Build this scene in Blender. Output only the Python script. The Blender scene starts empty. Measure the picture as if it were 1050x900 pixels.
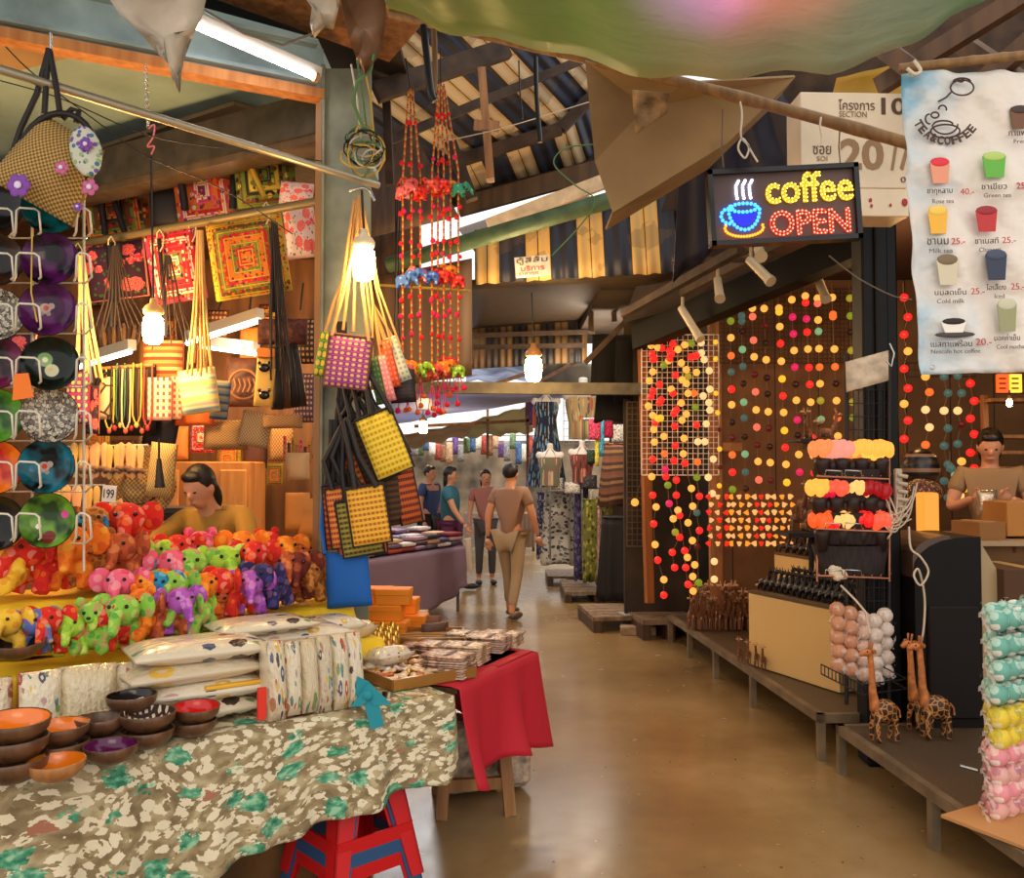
import bpy, bmesh, math, random
from mathutils import Vector, Matrix, Euler
from math import sin, cos, pi, radians, sqrt
rnd = random.Random(7)
SC = bpy.context.scene
COL = SC.collection
# ------------------------------------------------------------------ camera, world, lights, exposure
FPX = 900.0
CAM = Vector((0, 0, 1.65))
PITCH = math.atan(30 / FPX)
cd = bpy.data.cameras.new('camera'); cam = bpy.data.objects.new('camera', cd); COL.objects.link(cam)
cd.sensor_width = 36; cd.lens = FPX / 1050 * 36; cd.clip_end = 200
cam.location = CAM; cam.rotation_euler = (pi / 2 + PITCH, 0, 0)
SC.camera = cam
SC.view_settings.view_transform = 'Standard'
SC.view_settings.look = 'None'
SC.view_settings.gamma = 1
SC.view_settings.use_curve_mapping = False
SC.view_settings.exposure = 0.42
W = bpy.data.worlds.new('world'); SC.world = W; W.use_nodes = True
bg = W.node_tree.nodes['Background']
bg.inputs[0].default_value = (1.0, 0.97, 0.93, 1); bg.inputs[1].default_value = 0.95
BULB_E = 95
TUBE_E = 16

def lamp(name, kind, loc, energy, color, size=.1, rot=(0, 0, 0), size_y=None):
    l = bpy.data.lights.new(name, kind); l.energy = energy; l.color = color
    if kind == 'AREA':
        l.size = size
        if size_y: l.shape = 'RECTANGLE'; l.size_y = size_y
    else: l.shadow_soft_size = size
    if kind == 'SPOT': l.spot_size = radians(48); l.spot_blend = 1
    o = bpy.data.objects.new(name, l); COL.objects.link(o); o.location = loc; o.rotation_euler = rot
    return o
WARM = (1.0, .56, .20)
# daylight from the open aisle behind the photographer
lamp('aisle_daylight', 'AREA', (.6, -2.2, 3.4), 50, (1, .80, .58), 3.4, (radians(62), 0, 0), 1.8)
lamp('stall_lamp', 'POINT', (-2.2, 4.55, 2.45), 40, WARM, .12)
lamp('stall_lamp', 'POINT', (-1.9, 6.3, 2.5), 50, WARM, .12)
lamp('shop_lamp', 'POINT', (2.6, 5.9, 2.75), 26, (1, .55, .22), .15)
lamp('shop_lamp', 'POINT', (3.5, 4.6, 2.3), 4, (1, .5, .2), .15)
lamp('clothes_stall_lamp', 'POINT', (1.0, 9.6, 2.6), 70, (1, .82, .6), .15)
lamp('aisle_lamp', 'POINT', (.1, 6.9, 3.0), 30, (1, .66, .34), .2)
lamp('far_skylight', 'AREA', (.2, 15, 4.6), 420, (.95, .97, 1), 5, (0, 0, 0), 8)
lamp('added_tarp_spot', 'SPOT', (.50, 2.40, 3.62), 120, (.40, .12, 1.0), .04)  # unseen coloured lamps added above the tarp for its purple and pink patch
lamp('added_tarp_spot', 'SPOT', (.74, 2.40, 3.62), 45, (1.0, .10, .25), .04)

# ------------------------------------------------------------------ picture helpers: a pixel of the 1050x900 frame to a world point
Fv = Vector((0, cos(PITCH), sin(PITCH))); Uv = Vector((0, -sin(PITCH), cos(PITCH))); Rv = Vector((1, 0, 0))
def ray(px, py): return Fv + Rv * ((px - 525) / FPX) + Uv * ((450 - py) / FPX)
def P(px, py, Y):
    d = ray(px, py); return CAM + d * (Y / d.y)
def Zp(px, py, z):
    d = ray(px, py); return CAM + d * ((z - CAM.z) / d.z)
def k(Y): return Y / FPX

# ------------------------------------------------------------------ materials
def lin(c):
    r = []
    for x in c[:3]:
        x = x / 255.0
        r.append(x / 12.92 if x <= .04045 else ((x + .055) / 1.055) ** 2.4)
    return (r[0], r[1], r[2], 1)
class N:
    def __init__(s, name):
        s.m = bpy.data.materials.new(name); s.m.use_nodes = True
        s.t = s.m.node_tree; s.b = s.t.nodes['Principled BSDF']; s.tc = None
    def n(s, typ): return s.t.nodes.new(typ)
    def link(s, a, b): s.t.links.new(a, b)
    def coord(s, w='UV'):
        if not s.tc: s.tc = s.n('ShaderNodeTexCoord')
        return s.tc.outputs[w]
    def put(s, sock, v):
        if hasattr(v, 'links') or isinstance(v, bpy.types.NodeSocket): s.link(v, sock)
        elif isinstance(v, (tuple, list)) and len(v) == 3 and sock.type == 'RGBA': sock.default_value = lin(v)
        else: sock.default_value = v
    def math(s, op, a, b=0.0, c=0.0):
        x = s.n('ShaderNodeMath'); x.operation = op
        s.put(x.inputs[0], a); s.put(x.inputs[1], b)
        if len(x.inputs) > 2: s.put(x.inputs[2], c)
        return x.outputs[0]
    def map(s, vec, scale=(1, 1, 1), rot=(0, 0, 0), loc=(0, 0, 0)):
        x = s.n('ShaderNodeMapping'); s.link(vec, x.inputs[0])
        x.inputs['Scale'].default_value = scale; x.inputs['Rotation'].default_value = rot; x.inputs['Location'].default_value = loc
        return x.outputs[0]
    def sep(s, vec):
        x = s.n('ShaderNodeSeparateXYZ'); s.link(vec, x.inputs[0]); return x.outputs
    def vor(s, vec, scale, out='Distance', feature='F1', rand=1.0):
        x = s.n('ShaderNodeTexVoronoi'); x.feature = feature; s.link(vec, x.inputs['Vector']); x.inputs['Scale'].default_value = scale
        if 'Randomness' in x.inputs: x.inputs['Randomness'].default_value = rand
        return x.outputs[out]
    def noise(s, vec, scale, detail=3, out=0):
        x = s.n('ShaderNodeTexNoise'); s.link(vec, x.inputs['Vector']); x.inputs['Scale'].default_value = scale; x.inputs['Detail'].default_value = detail
        return x.outputs[out]
    def wave(s, vec, scale, dist=0, typ='BANDS'):
        x = s.n('ShaderNodeTexWave'); s.link(vec, x.inputs['Vector']); x.wave_type = typ; x.inputs['Scale'].default_value = scale; x.inputs['Distortion'].default_value = dist
        return x.outputs['Fac']
    def ramp(s, fac, stops, const=True):
        x = s.n('ShaderNodeValToRGB'); s.put(x.inputs[0], fac)
        x.color_ramp.interpolation = 'CONSTANT' if const else 'LINEAR'
        e = x.color_ramp.elements
        while len(e) < len(stops): e.new(.5)
        for el, (p, c) in zip(e, stops):
            el.position = p; el.color = lin(c)
        return x.outputs[0]
    def mix(s, fac, a, b):
        x = s.n('ShaderNodeMix'); x.data_type = 'RGBA'
        s.put(x.inputs[0], fac); s.put(x.inputs[6], a); s.put(x.inputs[7], b)
        return x.outputs[2]
    def bump(s, h, strength=.3, dist=.01):
        x = s.n('ShaderNodeBump'); x.inputs['Strength'].default_value = strength; x.inputs['Distance'].default_value = dist
        s.link(h, x.inputs['Height']); s.link(x.outputs[0], s.b.inputs['Normal'])
    def done(s, col=None, rough=.7, metal=0, spec=.5):
        if col is not None: s.put(s.b.inputs['Base Color'], col)
        s.put(s.b.inputs['Roughness'], rough); s.b.inputs['Metallic'].default_value = metal
        s.b.inputs['Specular IOR Level'].default_value = spec
        return s.m
def solid(name, c, rough=.6, metal=0, var=0, vscale=8, bump=0, bscale=40, em=0, emc=None, coat=0, trans=0, translucent=0, spec=.5):
    n = N(name)
    if var or bump:
        co = n.coord('Object')
        if var:
            f = n.noise(co, vscale, 4)
            a = tuple(max(0, x * (1 - var)) for x in c); b = tuple(min(255, x * (1 + var) + 6) for x in c)
            n.put(n.b.inputs['Base Color'], n.ramp(f, [(.3, a), (.7, b)], False))
        else: n.put(n.b.inputs['Base Color'], c)
        if bump: n.bump(n.noise(co, bscale, 3), bump, .01)
        n.done(None, rough, metal, spec)
    else: n.done(c, rough, metal, spec)
    if em:
        n.put(n.b.inputs['Emission Color'], emc or c); n.b.inputs['Emission Strength'].default_value = em
    n.b.inputs['Coat Weight'].default_value = coat
    n.b.inputs['Transmission Weight'].default_value = trans
    if translucent:
        tr = n.n('ShaderNodeBsdfTranslucent'); tr.inputs[0].default_value = lin(c)
        ms = n.n('ShaderNodeMixShader'); ms.inputs[0].default_value = translucent
        out = n.t.nodes['Material Output']
        n.link(n.b.outputs[0], ms.inputs[1]); n.link(tr.outputs[0], ms.inputs[2]); n.link(ms.outputs[0], out.inputs[0])
    return n.m
_mc = {}
def S(key, *a, **kw):
    a = tuple(x for x in a if x != ()) 
    if key not in _mc: _mc[key] = solid(key, *a, **kw)
    return _mc[key]
def glow(name, c, e, base=None): return solid(name, base or tuple(x * .45 for x in c), .4, em=e, emc=c)

def wood(name, a, b, scale=6, rough=.6, stretch=(1, 1, .12)):
    n = N(name); v = n.map(n.coord('Object'), stretch)
    f = n.noise(v, scale * 4, 5)
    n.bump(f, .25, .004)
    return n.done(n.ramp(f, [(.3, a), (.7, b)], False), rough)
# --- cloth patterns (UV runs 0..1 over each panel)
def p_stripes(name, cols, rep=1, axis=1, rough=.8, weave=True):
    n = N(name); uv = n.coord(); s = n.sep(uv)[axis]
    f = n.math('FRACT', n.math('MULTIPLY', s, rep))
    st = [(i / len(cols), c) for i, c in enumerate(cols)]
    if weave: n.bump(n.wave(uv, 30), .2, .003)
    return n.done(n.ramp(f, st), rough)
def p_embroid(name, ring_cols, field_cols, nrings=1.0, vs=14, rough=.8):
    n = N(name); uv = n.coord(); s = n.sep(uv)
    dx = n.math('ABSOLUTE', n.math('SUBTRACT', s[0], .5)); dy = n.math('ABSOLUTE', n.math('SUBTRACT', s[1], .45))
    d = n.math('MULTIPLY', n.math('MAXIMUM', dx, dy), 2 * nrings)
    ring = n.ramp(d, [(i / len(ring_cols), c) for i, c in enumerate(ring_cols)])
    vc = n.sep(n.vor(uv, vs, 'Color'))[0]
    fld = n.ramp(vc, [(i / len(field_cols), c) for i, c in enumerate(field_cols)])
    vd = n.vor(uv, vs)
    m1 = n.math('LESS_THAN', n.math('ADD', vd, n.math('MULTIPLY', n.noise(uv, vs * 2.2), .35)), .60)
    c = n.mix(m1, ring, fld)
    m2 = n.math('LESS_THAN', n.math('FRACT', n.math('MULTIPLY', d, 6.0)), .16)
    c = n.mix(m2, c, ring_cols[-1])
    n.bump(vd, .5, .006)
    return n.done(c, rough)
def p_roses(name, base, petals, leaf, vs=5):
    n = N(name); uv = n.coord()
    w = n.noise(uv, 12, 2, 1)
    vd = n.vor(uv, vs); vc = n.sep(n.vor(uv, vs, 'Color'))[1]
    pet = n.ramp(n.math('FRACT', n.math('MULTIPLY', n.math('ADD', vd, n.math('MULTIPLY', n.noise(uv, 22), .25)), 5.0)), [(0, petals[0]), (.3, petals[1]), (.6, petals[2]), (.85, petals[3])])
    m = n.math('LESS_THAN', n.math('ADD', vd, n.math('MULTIPLY', n.noise(uv, 18), .3)), .62)
    back = n.mix(n.math('LESS_THAN', n.vor(uv, vs * 3), .28), base, leaf)
    n.bump(vd, .5, .006)
    return n.done(n.mix(m, back, pet), .8)
def p_rows(name, base, dot, nu, nv, base2=None, sx=.30, sy=.26):
    n = N(name); uv = n.coord(); s = n.sep(uv)
    fu = n.math('SUBTRACT', n.math('FRACT', n.math('MULTIPLY', s[0], nu)), .5); fv = n.math('SUBTRACT', n.math('FRACT', n.math('MULTIPLY', s[1], nv)), .5)
    d = n.math('ADD', n.math('POWER', n.math('DIVIDE', n.math('ABSOLUTE', fu), sx), 2.5), n.math('POWER', n.math('DIVIDE', n.math('ABSOLUTE', fv), sy), 2.5))
    m = n.math('LESS_THAN', d, 1)
    c = base
    if base2: c = n.mix(n.math('GREATER_THAN', n.math('ABSOLUTE', fv), .42), base, base2)
    return n.done(n.mix(m, c, dot), .6)
def p_check(name, a, b, nu, nv, c3=None):
    n = N(name); uv = n.coord(); s = n.sep(uv)
    fu = n.math('GREATER_THAN', n.math('FRACT', n.math('MULTIPLY', s[0], nu)), .5); fv = n.math('GREATER_THAN', n.math('FRACT', n.math('MULTIPLY', s[1], nv)), .5)
    x = n.mix(fu, a, b); y = n.mix(fv, c3 or b, x)
    n.bump(n.math('MULTIPLY', n.wave(uv, nu * .5), 1), .3, .004)
    return n.done(y, .75)
def p_spots(name, cols, scale=30, thr=.42, rough=.85, co='Object', bump=.5, randcols=None):
    """base colour cols[0]; coloured spots from the others"""
    n = N(name); v = n.coord(co)
    d = n.vor(v, scale); c = n.sep(n.vor(v, scale, 'Color'))[0]
    sp = n.ramp(c, [(i / (len(cols) - 1), x) for i, x in enumerate(cols[1:])]) if len(cols) > 2 else cols[1]
    m = n.math('LESS_THAN', d, thr)
    if bump: n.bump(n.noise(v, scale * 3), bump, .006)
    return n.done(n.mix(m, cols[0], sp), rough)
def p_crack(name, line, cells, scale=18, co='Object', rough=.25, w=.05):
    n = N(name); v = n.coord(co)
    d = n.vor(v, scale, 'Distance', 'DISTANCE_TO_EDGE'); c = n.sep(n.vor(v, scale, 'Color'))[0]
    cc = n.ramp(c, [(i / len(cells), x) for i, x in enumerate(cells)])
    return n.done(n.mix(n.math('LESS_THAN', d, w), cc, line), rough)
def p_weave(name, a, b, scale=40, rough=.8, co='UV'):
    n = N(name); v = n.coord(co)
    x = n.n('ShaderNodeTexChecker'); n.link(v, x.inputs[0]); x.inputs['Scale'].default_value = scale
    n.put(x.inputs[1], a); n.put(x.inputs[2], b)
    n.bump(n.vor(v, scale, 'Distance', 'F1', 0.0), .6, .005)
    return n.done(x.outputs[0], rough)

# ------------------------------------------------------------------ mesh builder
def basis(z):
    z = z.normalized(); a = Vector((0, 0, 1)) if abs(z.z) < .95 else Vector((1, 0, 0))
    x = a.cross(z).normalized(); return x, z.cross(x)
class MB:
    def __init__(s): s.v = []; s.f = []; s.uv = []; s.sm = []
    def add(s, vs, fs, uvs=None, smooth=True, M=None):
        o = len(s.v)
        s.v += [(M @ Vector(v)) if M else Vector(v) for v in vs]
        for i, f in enumerate(fs):
            s.f.append([o + j for j in f]); s.sm.append(smooth)
            s.uv.append([uvs[j] for j in f] if uvs else None)
        return s
    def box(s, c, d, M=None, rz=0, rot=None, bev=0):
        x, y, z = d[0] / 2, d[1] / 2, d[2] / 2
        R = Matrix.Translation(c) @ (Euler(rot).to_matrix().to_4x4() if rot else Matrix.Rotation(rz, 4, 'Z'))
        if M: R = M @ R
        b = min(bev, x * .9, y * .9, z * .9)
        if b <= 0:
            vs = [(i * x, j * y, l * z) for i in (-1, 1) for j in (-1, 1) for l in (-1, 1)]
            fs = [(0, 1, 3, 2), (4, 6, 7, 5), (0, 4, 5, 1), (2, 3, 7, 6), (0, 2, 6, 4), (1, 5, 7, 3)]
            o = len(s.v); s.v += [R @ Vector(v) for v in vs]
            for f in fs:
                s.f.append([o + j for j in f]); s.sm.append(False); s.uv.append([(0, 0), (1, 0), (1, 1), (0, 1)])
        else:
            vs = []; idx = {}
            for i in (-1, 1):
                for j in (-1, 1):
                    for l in (-1, 1):
                        for ax in range(3):
                            p = [i * x, j * y, l * z]
                            for q in range(3):
                                if q != ax: p[q] -= (i, j, l)[q] * b
                            idx[(i, j, l, ax)] = len(vs); vs.append(tuple(p))
            fs = []
            for ax in range(3):
                o1, o2 = [q for q in range(3) if q != ax]
                for sg in (-1, 1):
                    q = []
                    for (a_, b_) in ((-1, -1), (1, -1), (1, 1), (-1, 1)):
                        kk = [0, 0, 0]; kk[ax] = sg; kk[o1] = a_; kk[o2] = b_; q.append(idx[(kk[0], kk[1], kk[2], ax)])
                    fs.append(q if (sg > 0) == (ax != 1) else q[::-1])
            for ax in range(3):      # edges along ax
                o1, o2 = [q for q in range(3) if q != ax]
                for a_ in (-1, 1):
                    for b_ in (-1, 1):
                        def g(sg, w):
                            kk = [0, 0, 0]; kk[ax] = sg; kk[o1] = a_; kk[o2] = b_; return idx[(kk[0], kk[1], kk[2], w)]
                        fs.append([g(-1, o1), g(1, o1), g(1, o2), g(-1, o2)])
            for i in (-1, 1):
                for j in (-1, 1):
                    for l in (-1, 1): fs.append([idx[(i, j, l, 0)], idx[(i, j, l, 1)], idx[(i, j, l, 2)]])
            s.add([R @ Vector(v) for v in vs], fs, None, False)
        return s
    def cyl(s, a, b, r0, r1=None, n=12, cap=True):
        a = Vector(a); b = Vector(b); r1 = r0 if r1 is None else r1
        x, y = basis(b - a); vs = []
        for p, r in ((a, r0), (b, r1)):
            for i in range(n):
                t = 2 * pi * i / n; vs.append(p + x * (r * cos(t)) + y * (r * sin(t)))
        fs = [(i, (i + 1) % n, n + (i + 1) % n, n + i) for i in range(n)]
        s.add(vs, fs)
        if cap: s.add(vs[:n], [list(range(n))[::-1]], None, False); s.add(vs[n:], [list(range(n))], None, False)
        return s
    def bar(s, a, b, w, h, up=(0, 0, 1)):
        a = Vector(a); b = Vector(b); z = (b - a).normalized(); u = Vector(up)
        x = z.cross(u)
        if x.length < 1e-4: x = Vector((1, 0, 0))
        x.normalize(); y = x.cross(z).normalized()
        M = Matrix((x, z, y)).transposed().to_4x4(); M.translation = (a + b) / 2
        return s.box((0, 0, 0), (w, (b - a).length, h), M)
    def tube(s, pts, r, n=6, smooth=True, cap=True):
        pts = [Vector(p) for p in pts]; vs = []; m = len(pts); px_ = None
        for i, p in enumerate(pts):
            t = (pts[min(i + 1, m - 1)] - pts[max(i - 1, 0)])
            if t.length < 1e-7: t = Vector((0, 0, 1))
            t.normalize()
            if px_ is None: x, y = basis(t)
            else:
                x = px_ - t * px_.dot(t)
                x = x.normalized() if x.length > 1e-5 else basis(t)[0]
                y = t.cross(x)
            px_ = x; rr = r[i] if isinstance(r, (list, tuple)) else r
            for j in range(n):
                a = 2 * pi * j / n; vs.append(p + x * (rr * cos(a)) + y * (rr * sin(a)))
        fs = [(i * n + j, i * n + (j + 1) % n, (i + 1) * n + (j + 1) % n, (i + 1) * n + j) for i in range(m - 1) for j in range(n)]
        uv = [(j / n, i / max(1, m - 1)) for i in range(m) for j in range(n)]
        s.add(vs, fs, uv, smooth)
        if cap: s.add(vs[:n], [list(range(n))[::-1]], None, False); s.add(vs[-n:], [list(range(n))], None, False)
        return s
    def sph(s, c, r, nu=12, nv=8, M=None, jit=0):
        r = (r, r, r) if not isinstance(r, (tuple, list)) else r
        vs = [(0, 0, -1)]; uv = [(0, 0)]
        for j in range(1, nv):
            t = pi * j / nv
            for i in range(nu):
                a = 2 * pi * i / nu; q = 1 + (rnd.uniform(-jit, jit) if jit else 0)
                vs.append((sin(t) * cos(a) * q, sin(t) * sin(a) * q, -cos(t) * q)); uv.append((i / nu, j / nv))
        vs.append((0, 0, 1)); uv.append((0, 1)); L = len(vs) - 1
        fs = [(0, 1 + (i + 1) % nu, 1 + i) for i in range(nu)]
        for j in range(nv - 2):
            for i in range(nu):
                fs.append((1 + j * nu + i, 1 + j * nu + (i + 1) % nu, 1 + (j + 1) * nu + (i + 1) % nu, 1 + (j + 1) * nu + i))
        fs += [(L, 1 + (nv - 2) * nu + i, 1 + (nv - 2) * nu + (i + 1) % nu) for i in range(nu)]
        R = Matrix.Translation(c) @ (M or Matrix.Identity(4)) @ Matrix.Diagonal((*r, 1))
        s.add([R @ Vector(v) for v in vs], fs, uv); return s
    def lathe(s, prof, n=20, M=None, cap=True):
        vs = []; m = len(prof)
        for (r, z) in prof:
            for i in range(n):
                a = 2 * pi * i / n; vs.append((r * cos(a), r * sin(a), z))
        fs = [(i * n + j, i * n + (j + 1) % n, (i + 1) * n + (j + 1) % n, (i + 1) * n + j) for i in range(m - 1) for j in range(n)]
        uv = [(.5 + .5 * r * cos(2 * pi * i / n) / max(p[0] for p in prof), .5 + .5 * r * sin(2 * pi * i / n) / max(p[0] for p in prof)) for (r, z) in prof for i in range(n)]
        s.add(vs, fs, uv, True, M); return s
    def grid(s, fn, nu, nv, smooth=True, flip=False):
        vs = [fn(i / nu, j / nv) for j in range(nv + 1) for i in range(nu + 1)]
        uv = [(i / nu, j / nv) for j in range(nv + 1) for i in range(nu + 1)]
        fs = []
        for j in range(nv):
            for i in range(nu):
                a = j * (nu + 1) + i; q = (a, a + 1, a + nu + 2, a + nu + 1); fs.append(q[::-1] if flip else q)
        s.add(vs, fs, uv, smooth); return s
    def pillow(s, w, h, d, M=None, n=8, p=4, top=0.0, edge=.12, taper=1.0, sag=0.0):
        """soft closed panel in local XZ, front is -Y; top at z=0 if top==0 else centred"""
        zc = 0 if top else h / 2
        def side(sg):
            def fn(u, v):
                a = abs(2 * u - 1); b = abs(2 * v - 1)
                q = (1 - a ** p) * (1 - b ** p)
                t = d / 2 * (edge + (1 - edge) * q) if (0 < u < 1 and 0 < v < 1) else d / 2 * edge
                ww = w * (taper + (1 - taper) * (1 - v))
                z = v * h - (h if not top else h / 2)
                z -= sag * (1 - a * a) * (1 - v)
                return Vector(((u - .5) * ww, sg * t, z))
            return fn
        o = len(s.v)
        a = MB(); a.grid(side(-1), n, n); b = MB(); b.grid(side(1), n, n, flip=True)
        s.add(a.v, a.f, None, True, M); s.uv[-len(a.f):] = a.uv
        s.add(b.v, b.f, None, True, M); s.uv[-len(b.f):] = b.uv
        rim = MB(); m = n + 1
        loop = [i for i in range(m)] + [j * m + n for j in range(1, m)] + [n * m + i for i in range(n - 1, -1, -1)] + [j * m for j in range(n - 1, 0, -1)]
        fs = []
        for q in range(len(loop)):
            i0 = loop[q]; i1 = loop[(q + 1) % len(loop)]
            fs.append((o + i1, o + i0, o + len(a.v) + i0, o + len(a.v) + i1))
        for f in fs: s.f.append(list(f)); s.sm.append(True); s.uv.append([(0, 0)] * 4)
        return s
    def prism(s, poly, d, M=None):
        """polygon in local XZ extruded along Y by d (centred)"""
        n = len(poly); vs = [(x, -d / 2, z) for x, z in poly] + [(x, d / 2, z) for x, z in poly]
        xs = [p[0] for p in poly]; zs = [p[1] for p in poly]
        W_ = max(xs) - min(xs) or 1; H_ = max(zs) - min(zs) or 1
        uv = [((x - min(xs)) / W_, (z - min(zs)) / H_) for x, z in poly] * 2
        fs = [list(range(n)), list(range(n, 2 * n))[::-1]] + [(i, i + n, (i + 1) % n + n, (i + 1) % n) for i in range(n)]
        s.add(vs, fs, uv, False, M); return s
    def mesh(s, name):
        me = bpy.data.meshes.new(name)
        me.from_pydata([tuple(v) for v in s.v], [], s.f)
        me.polygons.foreach_set('use_smooth', s.sm)
        if any(u is not None for u in s.uv):
            ul = me.uv_layers.new(name='UVMap'); i = 0
            for u, f in zip(s.uv, s.f):
                for q in range(len(f)):
                    if u: ul.data[i].uv = u[q]
                    i += 1
        me.update(); return me
def top_of(o):
    while o.parent: o = o.parent
    return o
def obj_from_mesh(me, name, mat, parent=None, label=None):
    o = bpy.data.objects.new(name, me); COL.objects.link(o)
    if mat is not None:
        me.materials.clear(); me.materials.append(mat)
    if parent: o.parent = parent
    if label: o['label'] = label
    return o
def part(mb, name, mat, parent, label=None, solidify=0, world=True):
    """mesh as a child; vertices are given in world coordinates of the (possibly moved) thing"""
    me = mb.mesh(name)
    r = top_of(parent)
    if world: me.transform(r.matrix_basis.inverted())
    o = obj_from_mesh(me, name, mat, parent, label)
    # sub-parts of a top-level mesh/empty share its frame; nested children too
    if solidify:
        m = o.modifiers.new('thickness', 'SOLIDIFY'); m.thickness = solidify; m.offset = 0
    return o
def tag(o, label, cat, group=None):
    o['label'] = label; o['category'] = cat
    if group: o['group'] = group
    return o
def thing(name, label, cat, loc=(0, 0, 0), rz=0, group=None):
    o = bpy.data.objects.new(name, None); COL.objects.link(o); o.empty_display_size = .05
    o.location = loc; o.rotation_euler = (0, 0, rz)
    return tag(o, label, cat, group)
def single(mb, name, mat, label, cat, group=None, solidify=0):
    vs = mb.v; lo = Vector((min(v.x for v in vs), min(v.y for v in vs), min(v.z for v in vs))); hi = Vector((max(v.x for v in vs), max(v.y for v in vs), max(v.z for v in vs)))
    c = Vector(((lo.x + hi.x) / 2, (lo.y + hi.y) / 2, lo.z))
    me = mb.mesh(name); me.transform(Matrix.Translation(-c))
    o = obj_from_mesh(me, name, mat); o.location = c
    if solidify:
        m = o.modifiers.new('thickness', 'SOLIDIFY'); m.thickness = solidify; m.offset = 0
    return tag(o, label, cat, group)
def struct(mb, name, mat, solidify=0):
    o = obj_from_mesh(mb.mesh(name), name, mat)
    if solidify:
        m = o.modifiers.new('thickness', 'SOLIDIFY'); m.thickness = solidify; m.offset = 0
    o['kind'] = 'structure'; return o
def setmat(o, m):
    sl = o.material_slots[0]; sl.link = 'OBJECT'; sl.material = m
def stem(nm): return nm.split('.')[0]
def dup(root, loc, rot=(0, 0, 0), label=None, scale=None, mats=None, group=None):
    if not isinstance(rot, (tuple, list, Euler)): rot = (0, 0, rot)
    def cp(o, par):
        c = o.copy(); COL.objects.link(c); c.parent = par
        if mats and o.type == 'MESH' and stem(o.name) in mats: setmat(c, mats[stem(o.name)])
        for ch in kids.get(o.name, []): cp(ch, c)
        return c
    kids = {}
    def collect(o):
        kids[o.name] = KIDS[o.name] if o.name in KIDS else list(o.children)
        KIDS[o.name] = kids[o.name]
        for ch in kids[o.name]: collect(ch)
    collect(root)
    r = cp(root, None); r.location = loc; r.rotation_euler = rot
    if scale is not None: r.scale = scale if isinstance(scale, (tuple, list)) else (scale,) * 3
    if label: r['label'] = label
    if group: r['group'] = group
    return r
KIDS = {}
class Kind:
    """first placing moves the original, later ones copy it"""
    def __init__(s, root): s.root = root; s.used = False; s.base = None
    def put(s, loc, rot=(0, 0, 0), label=None, scale=None, mats=None, group=None):
        if not isinstance(rot, (tuple, list, Euler)): rot = (0, 0, rot)
        if s.used: return dup(s.root, loc, rot, label, scale, mats, group)
        s.used = True; r = s.root
        if r.name not in KIDS:
            def col_(o):
                KIDS[o.name] = list(o.children)
                for c in KIDS[o.name]: col_(c)
            col_(r)
        # keep an untouched record of default materials by slot link
        r.location = loc; r.rotation_euler = rot
        if scale is not None: r.scale = scale if isinstance(scale, (tuple, list)) else (scale,) * 3
        else: pass
        if label: r['label'] = label
        if group: r['group'] = group
        if mats:
            def ap(o):
                if o.type == 'MESH' and stem(o.name) in mats: setmat(o, mats[stem(o.name)])
                for c in KIDS[o.name]: ap(c)
            ap(r)
        return r
def evaluated(o):
    bpy.context.view_layer.update()
    dg = bpy.context.evaluated_depsgraph_get()
    return bpy.data.meshes.new_from_object(o.evaluated_get(dg), preserve_all_data_layers=True, depsgraph=dg)
def fused(mb, voxel, smooth_it=2):
    """one continuous surface out of overlapping forms"""
    t = bpy.data.objects.new('tmp', mb.mesh('tmp')); COL.objects.link(t)
    m = t.modifiers.new('r', 'REMESH'); m.mode = 'VOXEL'; m.voxel_size = voxel; m.use_smooth_shade = True
    if smooth_it:
        q = t.modifiers.new('s', 'SMOOTH'); q.factor = .5; q.iterations = smooth_it
    me = evaluated(t); bpy.data.objects.remove(t)
    out = MB(); out.v = [v.co.copy() for v in me.vertices]
    out.f = [list(p.vertices) for p in me.polygons]; out.sm = [True] * len(out.f); out.uv = [None] * len(out.f)
    bpy.data.meshes.remove(me); return out
def skinned(verts, edges, radii, sub=2, root=0):
    me = bpy.data.meshes.new('sk'); me.from_pydata([tuple(v) for v in verts], edges, [])
    t = bpy.data.objects.new('tmp', me); COL.objects.link(t)
    t.modifiers.new('s', 'SKIN')
    for i, r in enumerate(radii):
        rr = r if isinstance(r, (tuple, list)) else (r, r)
        me.skin_vertices[0].data[i].radius = rr; me.skin_vertices[0].data[i].use_root = (i == root)
    m = t.modifiers.new('u', 'SUBSURF'); m.levels = sub; m.render_levels = sub
    e = evaluated(t); bpy.data.objects.remove(t)
    out = MB(); out.v = [v.co.copy() for v in e.vertices]; out.f = [list(p.vertices) for p in e.polygons]; out.sm = [True] * len(out.f); out.uv = [None] * len(out.f)
    bpy.data.meshes.remove(e); return out
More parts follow.
